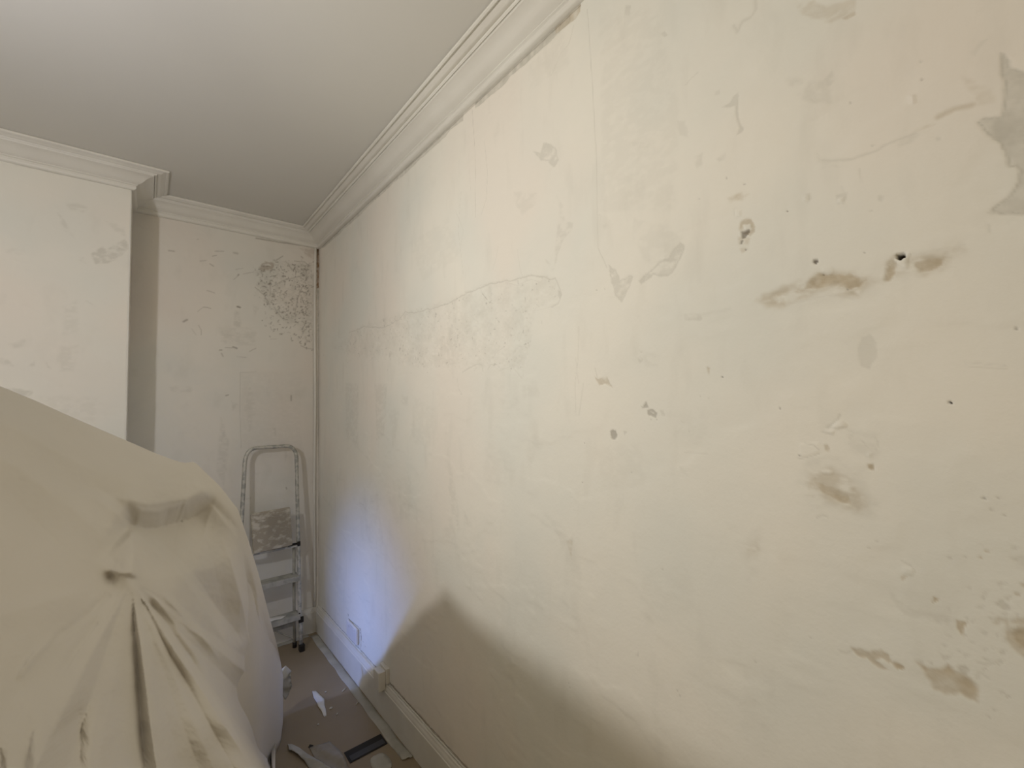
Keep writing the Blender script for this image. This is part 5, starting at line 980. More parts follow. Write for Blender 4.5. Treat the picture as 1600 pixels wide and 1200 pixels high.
# ------------------------------------------------------------------ cornice: moulded profile swept round the corners
PROF = [(.1445, 0), (.148, .004), (.147, .010), (.142, .0125), (.1375, .0105), (.135, .0065), (.126, .0085), (.118, .0145), (.112, .016), (.105, .014), (.1015, .0125), (.099, .0175), (.0955, .0195), (.092, .0175), (.0915, .0135),
        (.088, .0225), (.078, .0255), (.067, .031), (.057, .0385), (.049, .047), (.040, .0535), (.030, .058), (.0245, .0605), (.0245, .0645), (.0215, .0655), (.0185, .068), (.0185, .072), (.0195, .077), (.0175, .083), (.0125, .0865), (.006, .0875), (.003, .088), (0, .088)]
PATH = [(WX, FY), (WX, D), (CX, D), (CX, CD), (-1.65, CD), (-1.65, D), (LX, D), (LX, FY)]
def sweep(name, i, prof, z0, m, sgn=-1, segs=1):
    def off(j, p):      # mitred offset of path corner j by distance p into the room
        P0 = Vector(PATH[j]); ns = []
        for a, b in ((j-1, j), (j, j+1)):
            if a < 0 or b >= len(PATH): continue
            d = (Vector(PATH[b])-Vector(PATH[a])).normalized(); ns.append(Vector((-d.y, d.x)))
        n = ns[0] if len(ns) == 1 else (ns[0]+ns[1])/(1+ns[0].dot(ns[1]))
        return P0+n*p
    vs = []; fs = []; n = len(prof)
    for s in range(segs+1):
        t = s/segs
        for p, q in prof:
            a = off(i, p).lerp(off(i+1, p), t); vs.append((a.x, a.y, z0+sgn*q))
    for s in range(segs):
        for k in range(n-1): fs.append((s*n+k, s*n+k+1, (s+1)*n+k+1, (s+1)*n+k))
    # closed section back on the wall and ceiling
    b = len(vs)
    for s in range(segs+1):
        a = off(i, 0).lerp(off(i+1, 0), s/segs); vs.append((a.x, a.y, z0))
    for s in range(segs):
        fs.append((s*n+n-1, b+s, b+s+1, (s+1)*n+n-1)); fs.append((b+s, s*n, (s+1)*n, b+s+1))
    fs.append(tuple(range(n))+(b,)); fs.append(tuple(range(segs*n+n-1, segs*n-1, -1))+(b+segs,))
    me = mesh_of(name, vs, fs); bm = bmesh.new(); bm.from_mesh(me); bmesh.ops.recalc_face_normals(bm, faces=bm.faces); bm.to_mesh(me); bm.free()
    me.polygons.foreach_set('use_smooth', [len(p.vertices) == 4 for p in me.polygons]); me.set_sharp_from_angle(angle=math.radians(38))
    return struct(link(name, me, m))
for i in range(len(PATH)-1): sweep('trim_%d' % (i+1), i, PROF, H, M_trim)
SKP = [(0, .163), (.009, .163), (.012, .160), (.0125, .154), (.015, .150), (.018, .143), (.0185, .136), (.0215, .134), (.0215, .0)]
for i, nm in zip((0, 1, 2, 3, 4, 5, 6), ('right', 'back', 'chimney_side', 'chimney', 'alcove_side', 'alcove', 'left')): sweep('baseboard_'+nm, i, SKP, 0, M_skirt, 1)
# cover strip beside the corner, from cornice to skirting
bm = bmesh.new(); pts = [(.903+.002*math.sin(z*5), D-.006, z) for z in np.linspace(SK, CB+.004, 40)]
add_tube(bm, pts, .0085, 10, flat=.9)
o = bm_obj('pipe_cover', bm, M_trim, smooth=True); tag(o, 'thin white painted pipe running up the corner beside the ladder', 'pipe')
# angle bead on the chimney breast edge
bm = bmesh.new(); add_tube(bm, [(CX-.001, CD+.002, z) for z in np.linspace(.17, CB+.003, 60)], .004, 8)
o = bm_obj('trim_9', bm, M_trim, smooth=True); struct(o)

# ------------------------------------------------------------------ dust sheet over the furniture
NS0, NR0 = 46, 34
SH = [-358,1601,5152,-352,1625,5133,-346,1651,5112,-338,1684,5086,-329,1723,5056,-319,1762,5024,-308,1802,4992,-296,1840,4960,-281,1874,4929,-265,1903,4901,-248,1929,4874,-229,1956,4846,-210,1984,4816,-193,2013,4787,-175,2049,4753,-157,2095,4713,-138,2148,4667,-119,2204,4619,-100,2260,4572,-80,2321,4521,-59,2385,4466,-36,2453,4409,-14,2516,4354,8,2578,4301,32,2644,4245,57,2713,4185,84,2786,4122,112,2864,4054,143,2948,3981,176,3040,3901,212,3143,3813,252,3261,3713,297,3401,3595,347,3571,3454,407,3782,3282,477,4045,3069,553,4339,2833,633,4653,2581,727,5027,2281,838,5467,1929,969,5969,1524,1087,6407,1169,1199,6797,848,1295,7035,650,1342,6942,719,1295,6385,1141,
-365,1628,5167,-358,1653,5147,-352,1681,5126,-344,1715,5099,-335,1755,5068,-324,1796,5036,-313,1836,5003,-300,1875,4971,-285,1909,4940,-268,1938,4912,-249,1964,4884,-230,1991,4855,-210,2021,4825,-192,2052,4794,-173,2092,4757,-155,2143,4714,-135,2201,4666,-115,2262,4616,-96,2322,4566,-75,2386,4514,-53,2455,4456,-28,2527,4395,-6,2593,4339,17,2658,4284,41,2725,4227,67,2797,4165,95,2873,4101,124,2952,4031,156,3037,3956,190,3128,3876,227,3229,3788,268,3343,3690,313,3475,3576,363,3634,3442,422,3831,3278,491,4078,3075,566,4356,2849,643,4652,2610,735,5007,2324,841,5420,1991,965,5893,1609,1078,6307,1271,1185,6679,963,1282,6937,746,1322,6822,825,1290,6356,1170,
-372,1659,5181,-366,1685,5161,-359,1713,5139,-351,1748,5112,-341,1789,5081,-330,1829,5049,-317,1870,5017,-303,1908,4985,-287,1942,4954,-270,1972,4925,-251,2000,4895,-230,2030,4864,-210,2064,4831,-191,2100,4797,-172,2145,4757,-152,2199,4712,-132,2261,4662,-112,2327,4609,-92,2391,4559,-71,2460,4504,-47,2533,4443,-21,2608,4379,3,2677,4321,26,2744,4266,51,2814,4207,78,2887,4144,107,2966,4078,137,3046,4007,170,3131,3931,205,3220,3850,243,3315,3765,284,3420,3671,328,3539,3565,378,3682,3440,435,3862,3287,503,4090,3096,576,4349,2883,651,4626,2657,739,4961,2386,840,5348,2072,958,5793,1711,1065,6187,1387,1167,6543,1090,1260,6794,876,1303,6711,924,1286,6331,1196,
-381,1692,5195,-374,1719,5175,-366,1748,5153,-357,1784,5126,-347,1824,5095,-335,1864,5063,-322,1904,5031,-307,1941,4999,-290,1976,4968,-272,2007,4938,-252,2039,4906,-231,2073,4873,-210,2112,4836,-191,2153,4799,-171,2203,4756,-150,2261,4709,-129,2328,4656,-108,2397,4602,-88,2466,4550,-66,2539,4493,-40,2616,4429,-13,2695,4363,12,2765,4304,36,2833,4248,62,2904,4188,90,2980,4125,119,3061,4057,151,3142,3983,185,3226,3906,221,3313,3826,259,3399,3745,299,3490,3659,343,3592,3563,391,3717,3448,447,3876,3308,513,4083,3130,583,4321,2931,655,4579,2719,740,4894,2463,836,5258,2166,948,5679,1823,1050,6057,1511,1148,6400,1222,1238,6649,1006,1287,6612,1013,1283,6311,1219,
-390,1728,5210,-382,1755,5189,-374,1785,5166,-365,1820,5139,-353,1860,5109,-341,1900,5078,-326,1940,5046,-311,1977,5014,-293,2012,4983,-275,2045,4951,-254,2080,4918,-232,2118,4881,-210,2162,4841,-190,2208,4801,-169,2263,4756,-148,2326,4706,-126,2398,4651,-104,2471,4595,-83,2543,4542,-60,2620,4485,-33,2700,4418,-4,2781,4349,22,2852,4290,47,2920,4234,73,2992,4174,102,3070,4110,132,3152,4041,165,3234,3966,200,3319,3886,237,3402,3807,275,3478,3731,315,3552,3654,357,3635,3568,404,3740,3466,458,3877,3338,521,4062,3175,588,4279,2989,657,4517,2792,738,4813,2548,830,5159,2266,937,5560,1937,1035,5925,1634,1129,6259,1351,1217,6513,1128,1274,6527,1091,1280,6295,1239,
-399,1764,5225,-391,1793,5203,-382,1823,5181,-372,1859,5154,-360,1899,5123,-346,1939,5092,-332,1978,5060,-315,2016,5029,-297,2051,4997,-277,2086,4964,-256,2122,4930,-233,2165,4891,-210,2214,4847,-189,2265,4805,-168,2326,4756,-146,2394,4704,-122,2469,4647,-99,2546,4590,-77,2620,4537,-54,2698,4480,-25,2778,4412,5,2862,4342,32,2934,4282,58,3002,4226,85,3073,4167,114,3150,4103,146,3230,4036,179,3311,3959,215,3396,3879,253,3479,3798,291,3544,3727,329,3603,3658,371,3670,3580,416,3757,3487,468,3874,3372,528,4036,3222,592,4231,3052,657,4450,2867,736,4729,2636,824,5059,2365,926,5447,2046,1021,5803,1749,1111,6130,1470,1200,6394,1238,1263,6457,1157,1279,6283,1255,
-408,1802,5241,-400,1832,5219,-391,1863,5196,-380,1899,5169,-367,1940,5139,-353,1980,5107,-337,2020,5075,-320,2057,5043,-301,2093,5011,-280,2128,4979,-258,2166,4942,-234,2212,4901,-210,2266,4855,-189,2323,4809,-166,2389,4758,-143,2462,4703,-118,2542,4644,-94,2622,4587,-72,2696,4534,-47,2774,4479,-17,2855,4411,15,2939,4339,43,3010,4279,69,3076,4225,97,3146,4167,127,3218,4106,159,3294,4042,193,3370,3967,229,3449,3888,267,3523,3811,305,3587,3739,344,3644,3669,385,3704,3594,429,3778,3507,478,3877,3401,536,4016,3266,596,4188,3110,659,4387,2939,734,4651,2718,818,4969,2456,918,5349,2143,1010,5699,1850,1098,6021,1574,1185,6295,1331,1255,6403,1212,1279,6275,1269,
-418,1841,5258,-409,1872,5236,-399,1903,5213,-388,1941,5185,-374,1982,5155,-360,2023,5123,-343,2064,5091,-325,2101,5058,-305,2137,5026,-283,2172,4993,-260,2211,4957,-235,2260,4914,-210,2319,4864,-187,2382,4816,-163,2454,4761,-139,2532,4705,-114,2615,4644,-89,2697,4586,-65,2772,4535,-40,2849,4481,-8,2929,4412,26,3012,4340,55,3082,4281,81,3145,4229,109,3211,4174,140,3279,4115,172,3349,4055,206,3418,3983,243,3489,3907,280,3558,3831,318,3623,3756,358,3685,3682,400,3746,3603,443,3814,3517,492,3900,3418,546,4016,3296,603,4163,3155,662,4340,2999,735,4589,2789,816,4897,2533,914,5273,2223,1003,5620,1931,1088,5937,1658,1176,6219,1407,1250,6363,1256,1279,6272,1279,
-428,1882,5276,-419,1913,5253,-408,1945,5230,-396,1983,5202,-382,2025,5172,-366,2067,5140,-349,2109,5107,-330,2148,5074,-309,2182,5042,-286,2217,5009,-262,2257,4972,-235,2308,4927,-209,2373,4875,-186,2442,4824,-161,2521,4766,-136,2603,4707,-109,2691,4646,-83,2774,4588,-58,2849,4538,-32,2924,4486,1,3003,4417,37,3085,4344,67,3152,4287,94,3213,4237,122,3275,4184,153,3338,4128,185,3403,4070,220,3466,4000,256,3531,3925,294,3599,3849,333,3668,3770,374,3738,3688,417,3806,3602,461,3877,3512,509,3955,3414,562,4052,3301,615,4172,3178,670,4323,3038,739,4552,2841,817,4850,2592,914,5227,2281,1002,5572,1991,1084,5882,1721,1170,6167,1465,1248,6337,1288,1280,6271,1286,
-439,1923,5295,-428,1955,5272,-417,1988,5249,-404,2027,5221,-389,2069,5190,-373,2111,5158,-355,2153,5126,-335,2192,5093,-313,2228,5060,-289,2264,5026,-264,2306,4987,-236,2359,4941,-209,2431,4886,-184,2506,4832,-158,2590,4771,-132,2677,4711,-104,2768,4649,-76,2852,4591,-51,2925,4544,-24,2999,4494,11,3077,4424,49,3158,4351,79,3224,4294,107,3283,4245,136,3343,4193,167,3405,4138,200,3467,4081,235,3524,4013,271,3585,3939,310,3652,3860,350,3726,3777,392,3808,3685,437,3891,3586,484,3974,3485,533,4056,3381,585,4142,3272,635,4236,3163,685,4355,3043,750,4555,2866,825,4837,2627,920,5216,2314,1006,5557,2025,1085,5857,1762,1169,6141,1503,1248,6326,1310,1282,6275,1291,
-449,1966,5315,-438,1999,5292,-427,2033,5268,-413,2071,5241,-397,2113,5210,-380,2155,5179,-361,2197,5146,-340,2237,5113,-317,2275,5079,-293,2315,5043,-266,2360,5002,-237,2419,4954,-208,2495,4896,-183,2574,4840,-155,2662,4778,-127,2752,4717,-98,2845,4655,-69,2928,4599,-43,2999,4553,-15,3071,4505,22,3150,4435,61,3233,4359,92,3300,4302,120,3359,4252,150,3421,4199,182,3484,4143,215,3548,4086,251,3599,4018,288,3656,3944,327,3721,3864,368,3801,3775,413,3899,3672,461,4003,3557,512,4109,3437,565,4210,3317,620,4303,3199,669,4384,3094,714,4471,2993,771,4621,2847,840,4870,2630,934,5248,2317,1018,5582,2032,1092,5865,1778,1174,6140,1523,1252,6330,1322,1284,6283,1293,
-461,2011,5337,-449,2044,5313,-437,2078,5289,-422,2117,5262,-405,2159,5232,-387,2201,5200,-367,2242,5167,-345,2283,5134,-321,2324,5098,-296,2368,5061,-269,2419,5018,-239,2484,4966,-208,2565,4906,-181,2646,4850,-152,2736,4787,-122,2826,4726,-91,2917,4665,-61,2999,4611,-35,3069,4567,-6,3142,4520,33,3223,4447,74,3310,4369,107,3381,4309,135,3445,4257,166,3511,4202,199,3580,4143,233,3649,4082,270,3699,4012,307,3751,3938,347,3813,3857,389,3896,3764,437,4008,3649,489,4141,3514,545,4281,3369,605,4416,3223,666,4539,3079,719,4636,2959,765,4717,2858,813,4808,2747,867,4973,2586,959,5339,2280,1038,5652,2007,1107,5910,1769,1183,6166,1524,1258,6347,1323,1287,6294,1292,
-472,2057,5359,-460,2091,5336,-447,2126,5312,-431,2165,5284,-413,2206,5254,-394,2248,5223,-373,2290,5190,-350,2332,5156,-326,2376,5119,-300,2423,5080,-271,2480,5034,-240,2552,4980,-208,2637,4918,-179,2721,4860,-148,2812,4797,-117,2901,4738,-84,2989,4678,-53,3069,4626,-26,3139,4584,4,3211,4538,44,3296,4463,88,3390,4380,121,3468,4316,151,3537,4262,182,3612,4203,217,3690,4139,253,3771,4071,291,3827,3995,330,3880,3916,371,3939,3835,413,4017,3741,463,4137,3618,521,4302,3460,584,4485,3285,652,4667,3104,723,4841,2922,787,4990,2761,842,5115,2625,895,5220,2500,920,5219,2445,999,5515,2184,1069,5780,1942,1129,5995,1731,1198,6219,1505,1267,6378,1313,1291,6309,1288,
-485,2106,5382,-472,2141,5359,-457,2176,5335,-441,2215,5307,-422,2257,5277,-402,2299,5246,-379,2341,5213,-356,2384,5178,-330,2430,5141,-304,2480,5101,-274,2542,5053,-241,2620,4996,-207,2711,4931,-177,2798,4873,-144,2891,4809,-111,2979,4751,-77,3064,4693,-44,3141,4643,-16,3208,4603,14,3280,4559,56,3368,4481,102,3472,4392,137,3559,4324,168,3638,4266,201,3723,4202,237,3815,4130,275,3912,4055,316,3982,3968,357,4047,3879,400,4111,3790,444,4186,3694,494,4297,3573,557,4491,3394,629,4722,3185,706,4954,2968,789,5189,2740,868,5413,2524,940,5627,2324,1013,5834,2123,1025,5749,2115,1066,5834,1992,1114,5984,1825,1160,6128,1661,1218,6302,1465,1279,6424,1294,1296,6327,1282,
-498,2158,5407,-484,2194,5383,-469,2230,5359,-451,2269,5331,-431,2311,5301,-410,2353,5270,-387,2396,5237,-362,2440,5202,-335,2486,5164,-307,2539,5123,-276,2605,5073,-242,2689,5014,-206,2787,4947,-174,2878,4887,-139,2973,4822,-105,3060,4765,-69,3141,4710,-35,3214,4662,-6,3278,4625,25,3348,4583,69,3440,4502,117,3556,4407,154,3655,4333,186,3745,4270,220,3844,4200,258,3952,4120,299,4068,4035,343,4157,3935,388,4242,3831,435,4330,3726,483,4425,3614,535,4537,3488,600,4730,3303,680,5004,3064,767,5276,2816,861,5563,2548,955,5861,2278,1047,6173,2007,1150,6534,1696,1169,6487,1652,1172,6356,1665,1179,6289,1640,1202,6315,1552,1245,6418,1402,1294,6485,1263,1302,6349,1273,
-511,2213,5433,-497,2249,5409,-481,2286,5384,-462,2326,5357,-441,2368,5327,-419,2411,5295,-394,2454,5262,-368,2499,5226,-340,2546,5188,-311,2600,5146,-279,2669,5096,-243,2758,5034,-205,2863,4965,-171,2959,4903,-134,3058,4838,-98,3144,4781,-60,3220,4728,-25,3288,4683,5,3350,4648,36,3419,4609,82,3512,4526,133,3643,4424,172,3756,4344,205,3858,4275,241,3971,4198,282,4098,4111,325,4232,4017,372,4340,3904,422,4451,3783,473,4568,3657,528,4703,3519,589,4869,3357,659,5076,3158,744,5356,2908,835,5639,2645,938,5951,2352,1043,6297,2044,1150,6682,1721,1268,7111,1359,1312,7200,1213,1311,7047,1228,1270,6726,1367,1257,6570,1398,1279,6569,1315,1312,6561,1222,1308,6374,1262,
-526,2270,5460,-510,2308,5436,-494,2346,5411,-474,2387,5383,-452,2430,5353,-428,2474,5321,-403,2517,5288,-375,2563,5252,-346,2611,5213,-315,2665,5171,-281,2735,5120,-243,2830,5057,-204,2941,4986,-168,3040,4923,-128,3140,4857,-90,3224,4802,-51,3297,4751,-14,3364,4707,16,3427,4673,48,3499,4633,97,3592,4549,150,3736,4441,191,3865,4354,225,3979,4280,263,4105,4198,306,4246,4105,352,4395,4005,403,4522,3878,456,4655,3742,512,4801,3597,574,4973,3435,644,5194,3238,728,5477,2989,822,5797,2708,914,6053,2451,1019,6355,2154,1129,6711,1832,1235,7072,1517,1347,7459,1177,1409,7650,956,1434,7641,864,1370,7205,1069,1327,6903,1192,1321,6760,1200,1333,6653,1170,1315,6404,1248,
-541,2331,5488,-525,2370,5464,-507,2410,5439,-487,2452,5411,-463,2496,5381,-439,2540,5349,-412,2585,5315,-383,2632,5278,-352,2682,5239,-320,2737,5196,-284,2807,5145,-244,2907,5080,-202,3024,5007,-164,3122,4945,-122,3216,4882,-82,3296,4828,-41,3372,4776,-3,3446,4731,28,3519,4694,61,3603,4651,112,3705,4563,169,3858,4449,212,3999,4358,248,4122,4281,288,4256,4196,333,4405,4099,381,4563,3995,434,4701,3860,491,4850,3712,551,5015,3553,617,5212,3374,695,5468,3154,789,5807,2868,904,6248,2511,1001,6506,2241,1105,6774,1953,1207,7061,1665,1299,7335,1399,1410,7705,1064,1478,7942,807,1534,8102,595,1471,7683,775,1394,7214,1003,1369,6982,1065,1358,6762,1105,1323,6437,1231,
-558,2396,5519,-540,2437,5494,-521,2477,5469,-500,2521,5441,-476,2566,5410,-450,2611,5378,-421,2658,5343,-391,2707,5306,-359,2759,5266,-326,2818,5222,-288,2893,5169,-245,2998,5102,-201,3117,5029,-160,3211,4968,-115,3295,4908,-73,3370,4857,-31,3452,4803,8,3539,4754,40,3627,4714,76,3732,4665,130,3860,4565,191,4029,4444,237,4173,4350,274,4298,4273,315,4434,4188,362,4584,4090,412,4745,3985,467,4882,3846,527,5036,3691,590,5209,3524,659,5417,3335,740,5688,3103,840,6052,2798,964,6535,2413,1086,6933,2055,1182,7125,1800,1272,7328,1553,1358,7561,1307,1461,7885,996,1529,8125,732,1598,8367,460,1571,8151,494,1469,7560,794,1414,7183,945,1387,6890,1028,1331,6473,1212,
-575,2464,5551,-556,2506,5526,-537,2549,5501,-514,2593,5472,-488,2640,5441,-461,2687,5409,-432,2735,5373,-400,2787,5336,-367,2842,5294,-332,2906,5249,-292,2989,5193,-247,3100,5125,-199,3223,5050,-156,3311,4991,-108,3379,4936,-64,3446,4887,-20,3537,4832,21,3643,4777,54,3749,4732,91,3874,4678,150,4031,4566,217,4226,4434,264,4378,4337,303,4503,4260,346,4637,4175,394,4785,4078,446,4942,3975,502,5070,3834,563,5220,3677,628,5391,3506,699,5597,3314,782,5867,3078,885,6237,2766,1014,6733,2369,1142,7161,1987,1247,7394,1699,1335,7576,1456,1414,7766,1231,1507,8031,953,1567,8240,703,1641,8522,400,1652,8510,289,1549,7932,568,1464,7411,809,1414,7011,956,1341,6513,1189,
-593,2535,5585,-573,2579,5560,-553,2623,5535,-529,2669,5506,-502,2717,5475,-473,2766,5441,-442,2817,5405,-410,2871,5367,-375,2929,5325,-338,2998,5278,-296,3087,5220,-249,3206,5150,-198,3335,5074,-152,3423,5015,-100,3466,4966,-54,3520,4922,-8,3627,4862,34,3758,4800,69,3883,4752,108,4025,4694,171,4204,4573,243,4422,4431,294,4588,4329,335,4717,4250,379,4848,4166,428,4992,4070,482,5144,3968,539,5265,3826,601,5404,3667,667,5566,3496,738,5763,3304,821,6020,3070,925,6380,2759,1055,6875,2359,1186,7304,1971,1304,7607,1635,1395,7796,1381,1469,7956,1167,1552,8166,917,1598,8319,699,1671,8605,388,1726,8834,111,1629,8299,349,1519,7661,658,1441,7130,886,1351,6557,1165,
-611,2609,5622,-591,2655,5597,-569,2701,5571,-544,2748,5542,-516,2798,5510,-486,2849,5477,-454,2902,5440,-419,2959,5401,-383,3021,5358,-344,3092,5310,-300,3186,5251,-250,3308,5180,-196,3438,5104,-147,3531,5043,-92,3548,5001,-44,3593,4959,4,3734,4890,49,3894,4822,85,4038,4770,126,4189,4712,194,4370,4589,270,4593,4444,323,4760,4341,365,4891,4262,411,5027,4176,462,5175,4078,517,5330,3975,577,5457,3825,641,5589,3663,706,5740,3491,777,5923,3301,860,6161,3072,961,6497,2768,1091,6969,2376,1222,7394,1987,1352,7760,1609,1449,7976,1332,1521,8126,1118,1597,8300,885,1629,8390,700,1697,8666,393,1783,9060,16,1703,8633,156,1577,7923,501,1471,7262,807,1362,6606,1137,
-631,2686,5661,-610,2734,5636,-586,2781,5610,-560,2830,5581,-530,2880,5549,-499,2933,5515,-465,2989,5478,-429,3049,5438,-391,3115,5394,-351,3189,5345,-304,3284,5286,-250,3406,5215,-192,3525,5142,-140,3600,5086,-83,3638,5037,-33,3716,4986,17,3882,4911,65,4066,4838,103,4219,4786,146,4365,4732,217,4524,4614,296,4735,4472,351,4894,4372,393,5020,4295,440,5157,4209,493,5312,4109,550,5473,4003,615,5629,3837,680,5767,3668,747,5910,3494,818,6080,3304,899,6301,3078,998,6605,2785,1121,7027,2415,1253,7452,2022,1392,7862,1615,1496,8116,1309,1570,8272,1086,1642,8428,858,1662,8471,696,1716,8686,423,1816,9167,16,1799,9070,16,1635,8189,343,1504,7408,719,1374,6658,1107,
-651,2766,5702,-629,2816,5677,-604,2864,5651,-576,2913,5623,-545,2964,5591,-512,3019,5557,-477,3077,5519,-439,3142,5478,-400,3212,5433,-357,3291,5383,-308,3388,5324,-250,3506,5253,-187,3613,5183,-132,3679,5129,-74,3741,5074,-22,3861,5012,32,4058,4930,83,4262,4854,123,4410,4806,167,4530,4762,240,4657,4651,322,4846,4515,378,4997,4417,420,5116,4343,467,5250,4259,521,5405,4159,579,5569,4053,648,5757,3872,719,5926,3685,787,6069,3505,859,6232,3313,940,6440,3088,1035,6717,2802,1150,7077,2459,1282,7490,2068,1427,7928,1641,1538,8219,1309,1614,8391,1072,1685,8543,841,1697,8562,687,1735,8712,450,1832,9189,16,1868,9372,16,1694,8449,190,1540,7566,623,1386,6714,1073,
-672,2848,5747,-648,2899,5722,-622,2948,5696,-592,2996,5668,-559,3047,5636,-525,3104,5602,-488,3164,5563,-449,3234,5522,-408,3311,5475,-364,3397,5424,-312,3500,5364,-250,3615,5294,-183,3715,5225,-125,3784,5170,-64,3864,5109,-10,4009,5042,48,4219,4959,101,4414,4888,142,4539,4849,187,4642,4812,262,4753,4703,346,4926,4571,403,5071,4475,445,5185,4403,492,5315,4321,547,5468,4223,605,5630,4118,678,5837,3928,754,6041,3724,826,6206,3530,899,6371,3332,980,6575,3104,1075,6836,2819,1180,7131,2502,1309,7518,2121,1457,7969,1683,1575,8294,1327,1654,8484,1075,1731,8672,816,1741,8694,655,1764,8782,451,1839,9160,59,1913,9548,16,1763,8765,16,1577,7736,519,1400,6774,1037,
-693,2932,5795,-668,2984,5770,-640,3032,5744,-607,3079,5716,-573,3129,5684,-537,3186,5650,-499,3249,5612,-459,3323,5570,-416,3409,5522,-370,3504,5470,-316,3615,5408,-250,3734,5337,-179,3831,5268,-118,3910,5210,-54,4015,5143,4,4164,5077,64,4355,5000,119,4522,4938,161,4633,4906,207,4730,4872,284,4831,4764,369,4984,4636,427,5127,4542,469,5238,4471,516,5365,4391,571,5514,4295,630,5673,4192,704,5888,3996,784,6112,3782,861,6310,3572,937,6490,3363,1021,6699,3128,1115,6953,2840,1213,7195,2542,1336,7545,2175,1485,7997,1733,1608,8347,1359,1690,8556,1091,1781,8817,785,1789,8847,611,1800,8886,431,1842,9113,131,1938,9622,16,1850,9165,16,1617,7915,410,1414,6839,998,
-714,3015,5846,-688,3069,5821,-658,3116,5796,-623,3161,5768,-586,3208,5736,-548,3264,5702,-508,3328,5664,-467,3408,5622,-423,3503,5573,-376,3608,5519,-319,3728,5457,-250,3853,5385,-174,3948,5315,-111,4033,5256,-43,4157,5185,18,4308,5119,82,4483,5048,139,4632,4993,181,4734,4964,227,4827,4934,307,4925,4824,395,5061,4699,453,5190,4609,494,5294,4541,541,5414,4463,596,5558,4369,654,5711,4269,729,5925,4072,812,6159,3852,893,6380,3630,972,6582,3409,1059,6806,3162,1151,7036,2878,1247,7267,2580,1365,7579,2227,1512,8018,1787,1638,8384,1400,1726,8623,1111,1827,8939,769,1835,8983,579,1838,9002,404,1849,9090,187,1948,9622,16,1927,9513,16,1658,8098,299,1430,6908,955,
-734,3090,5900,-707,3151,5876,-676,3201,5851,-639,3244,5822,-600,3287,5792,-559,3339,5758,-517,3403,5720,-475,3488,5678,-430,3593,5628,-381,3710,5574,-321,3833,5511,-248,3958,5439,-168,4050,5369,-101,4136,5310,-30,4269,5238,34,4428,5172,100,4604,5103,159,4745,5051,202,4839,5027,249,4925,4999,332,5023,4887,423,5157,4761,481,5271,4674,521,5363,4609,567,5473,4534,622,5609,4443,680,5754,4346,754,5958,4150,838,6193,3928,922,6429,3698,1005,6653,3465,1095,6892,3208,1186,7111,2923,1283,7342,2618,1397,7633,2269,1540,8040,1841,1667,8412,1447,1765,8702,1127,1871,9045,763,1878,9100,560,1877,9118,379,1869,9128,204,1948,9573,16,1990,9788,16,1699,8278,190,1444,6972,917,
-752,3158,5957,-726,3229,5934,-694,3285,5909,-656,3330,5881,-614,3371,5850,-571,3419,5816,-526,3480,5779,-482,3566,5737,-436,3681,5687,-386,3809,5632,-322,3933,5570,-244,4046,5500,-161,4132,5431,-91,4216,5371,-17,4350,5301,50,4514,5235,119,4705,5166,180,4845,5116,223,4926,5096,271,5004,5072,357,5110,4957,451,5246,4828,509,5351,4743,549,5433,4680,595,5535,4608,649,5664,4519,706,5802,4424,780,5994,4229,864,6222,4007,949,6464,3773,1036,6707,3530,1128,6955,3265,1219,7174,2975,1318,7413,2661,1432,7698,2308,1569,8069,1893,1696,8436,1497,1800,8764,1152,1913,9140,766,1917,9199,554,1915,9226,360,1896,9197,202,1942,9498,16,2037,9982,16,1737,8447,90,1457,7028,884,
-769,3225,6018,-744,3306,5995,-712,3372,5970,-673,3422,5942,-630,3464,5911,-584,3510,5878,-537,3570,5840,-490,3651,5799,-442,3772,5750,-390,3906,5695,-323,4034,5633,-241,4137,5564,-153,4211,5496,-80,4290,5437,-3,4416,5368,66,4570,5307,137,4757,5240,200,4897,5193,244,4979,5176,291,5059,5153,381,5180,5033,479,5320,4902,538,5420,4818,577,5494,4757,621,5587,4687,675,5707,4600,732,5842,4506,807,6033,4309,890,6253,4087,976,6491,3851,1065,6747,3601,1158,7000,3332,1251,7226,3033,1353,7477,2708,1468,7765,2347,1601,8112,1938,1725,8461,1547,1834,8816,1184,1953,9221,778,1955,9287,555,1951,9322,349,1925,9277,194,1936,9422,16,2068,10098,16,1775,8609,16,1471,7088,850,
-787,3292,6080,-762,3384,6059,-732,3463,6035,-693,3525,6007,-648,3573,5976,-600,3620,5942,-551,3683,5904,-501,3767,5863,-450,3882,5815,-395,4015,5761,-325,4145,5699,-238,4247,5630,-145,4312,5562,-69,4384,5504,12,4508,5436,83,4645,5378,156,4813,5317,220,4947,5274,264,5032,5258,313,5117,5236,406,5242,5114,507,5386,4981,566,5481,4897,605,5549,4837,648,5633,4769,701,5744,4684,758,5872,4593,834,6070,4391,918,6288,4167,1003,6518,3932,1093,6775,3679,1187,7034,3404,1282,7270,3096,1386,7533,2760,1504,7828,2390,1636,8167,1978,1755,8492,1595,1868,8863,1220,1990,9290,798,1993,9373,559,1984,9405,347,1955,9360,186,1938,9380,16,2085,10146,16,1834,8878,16,1485,7150,812,
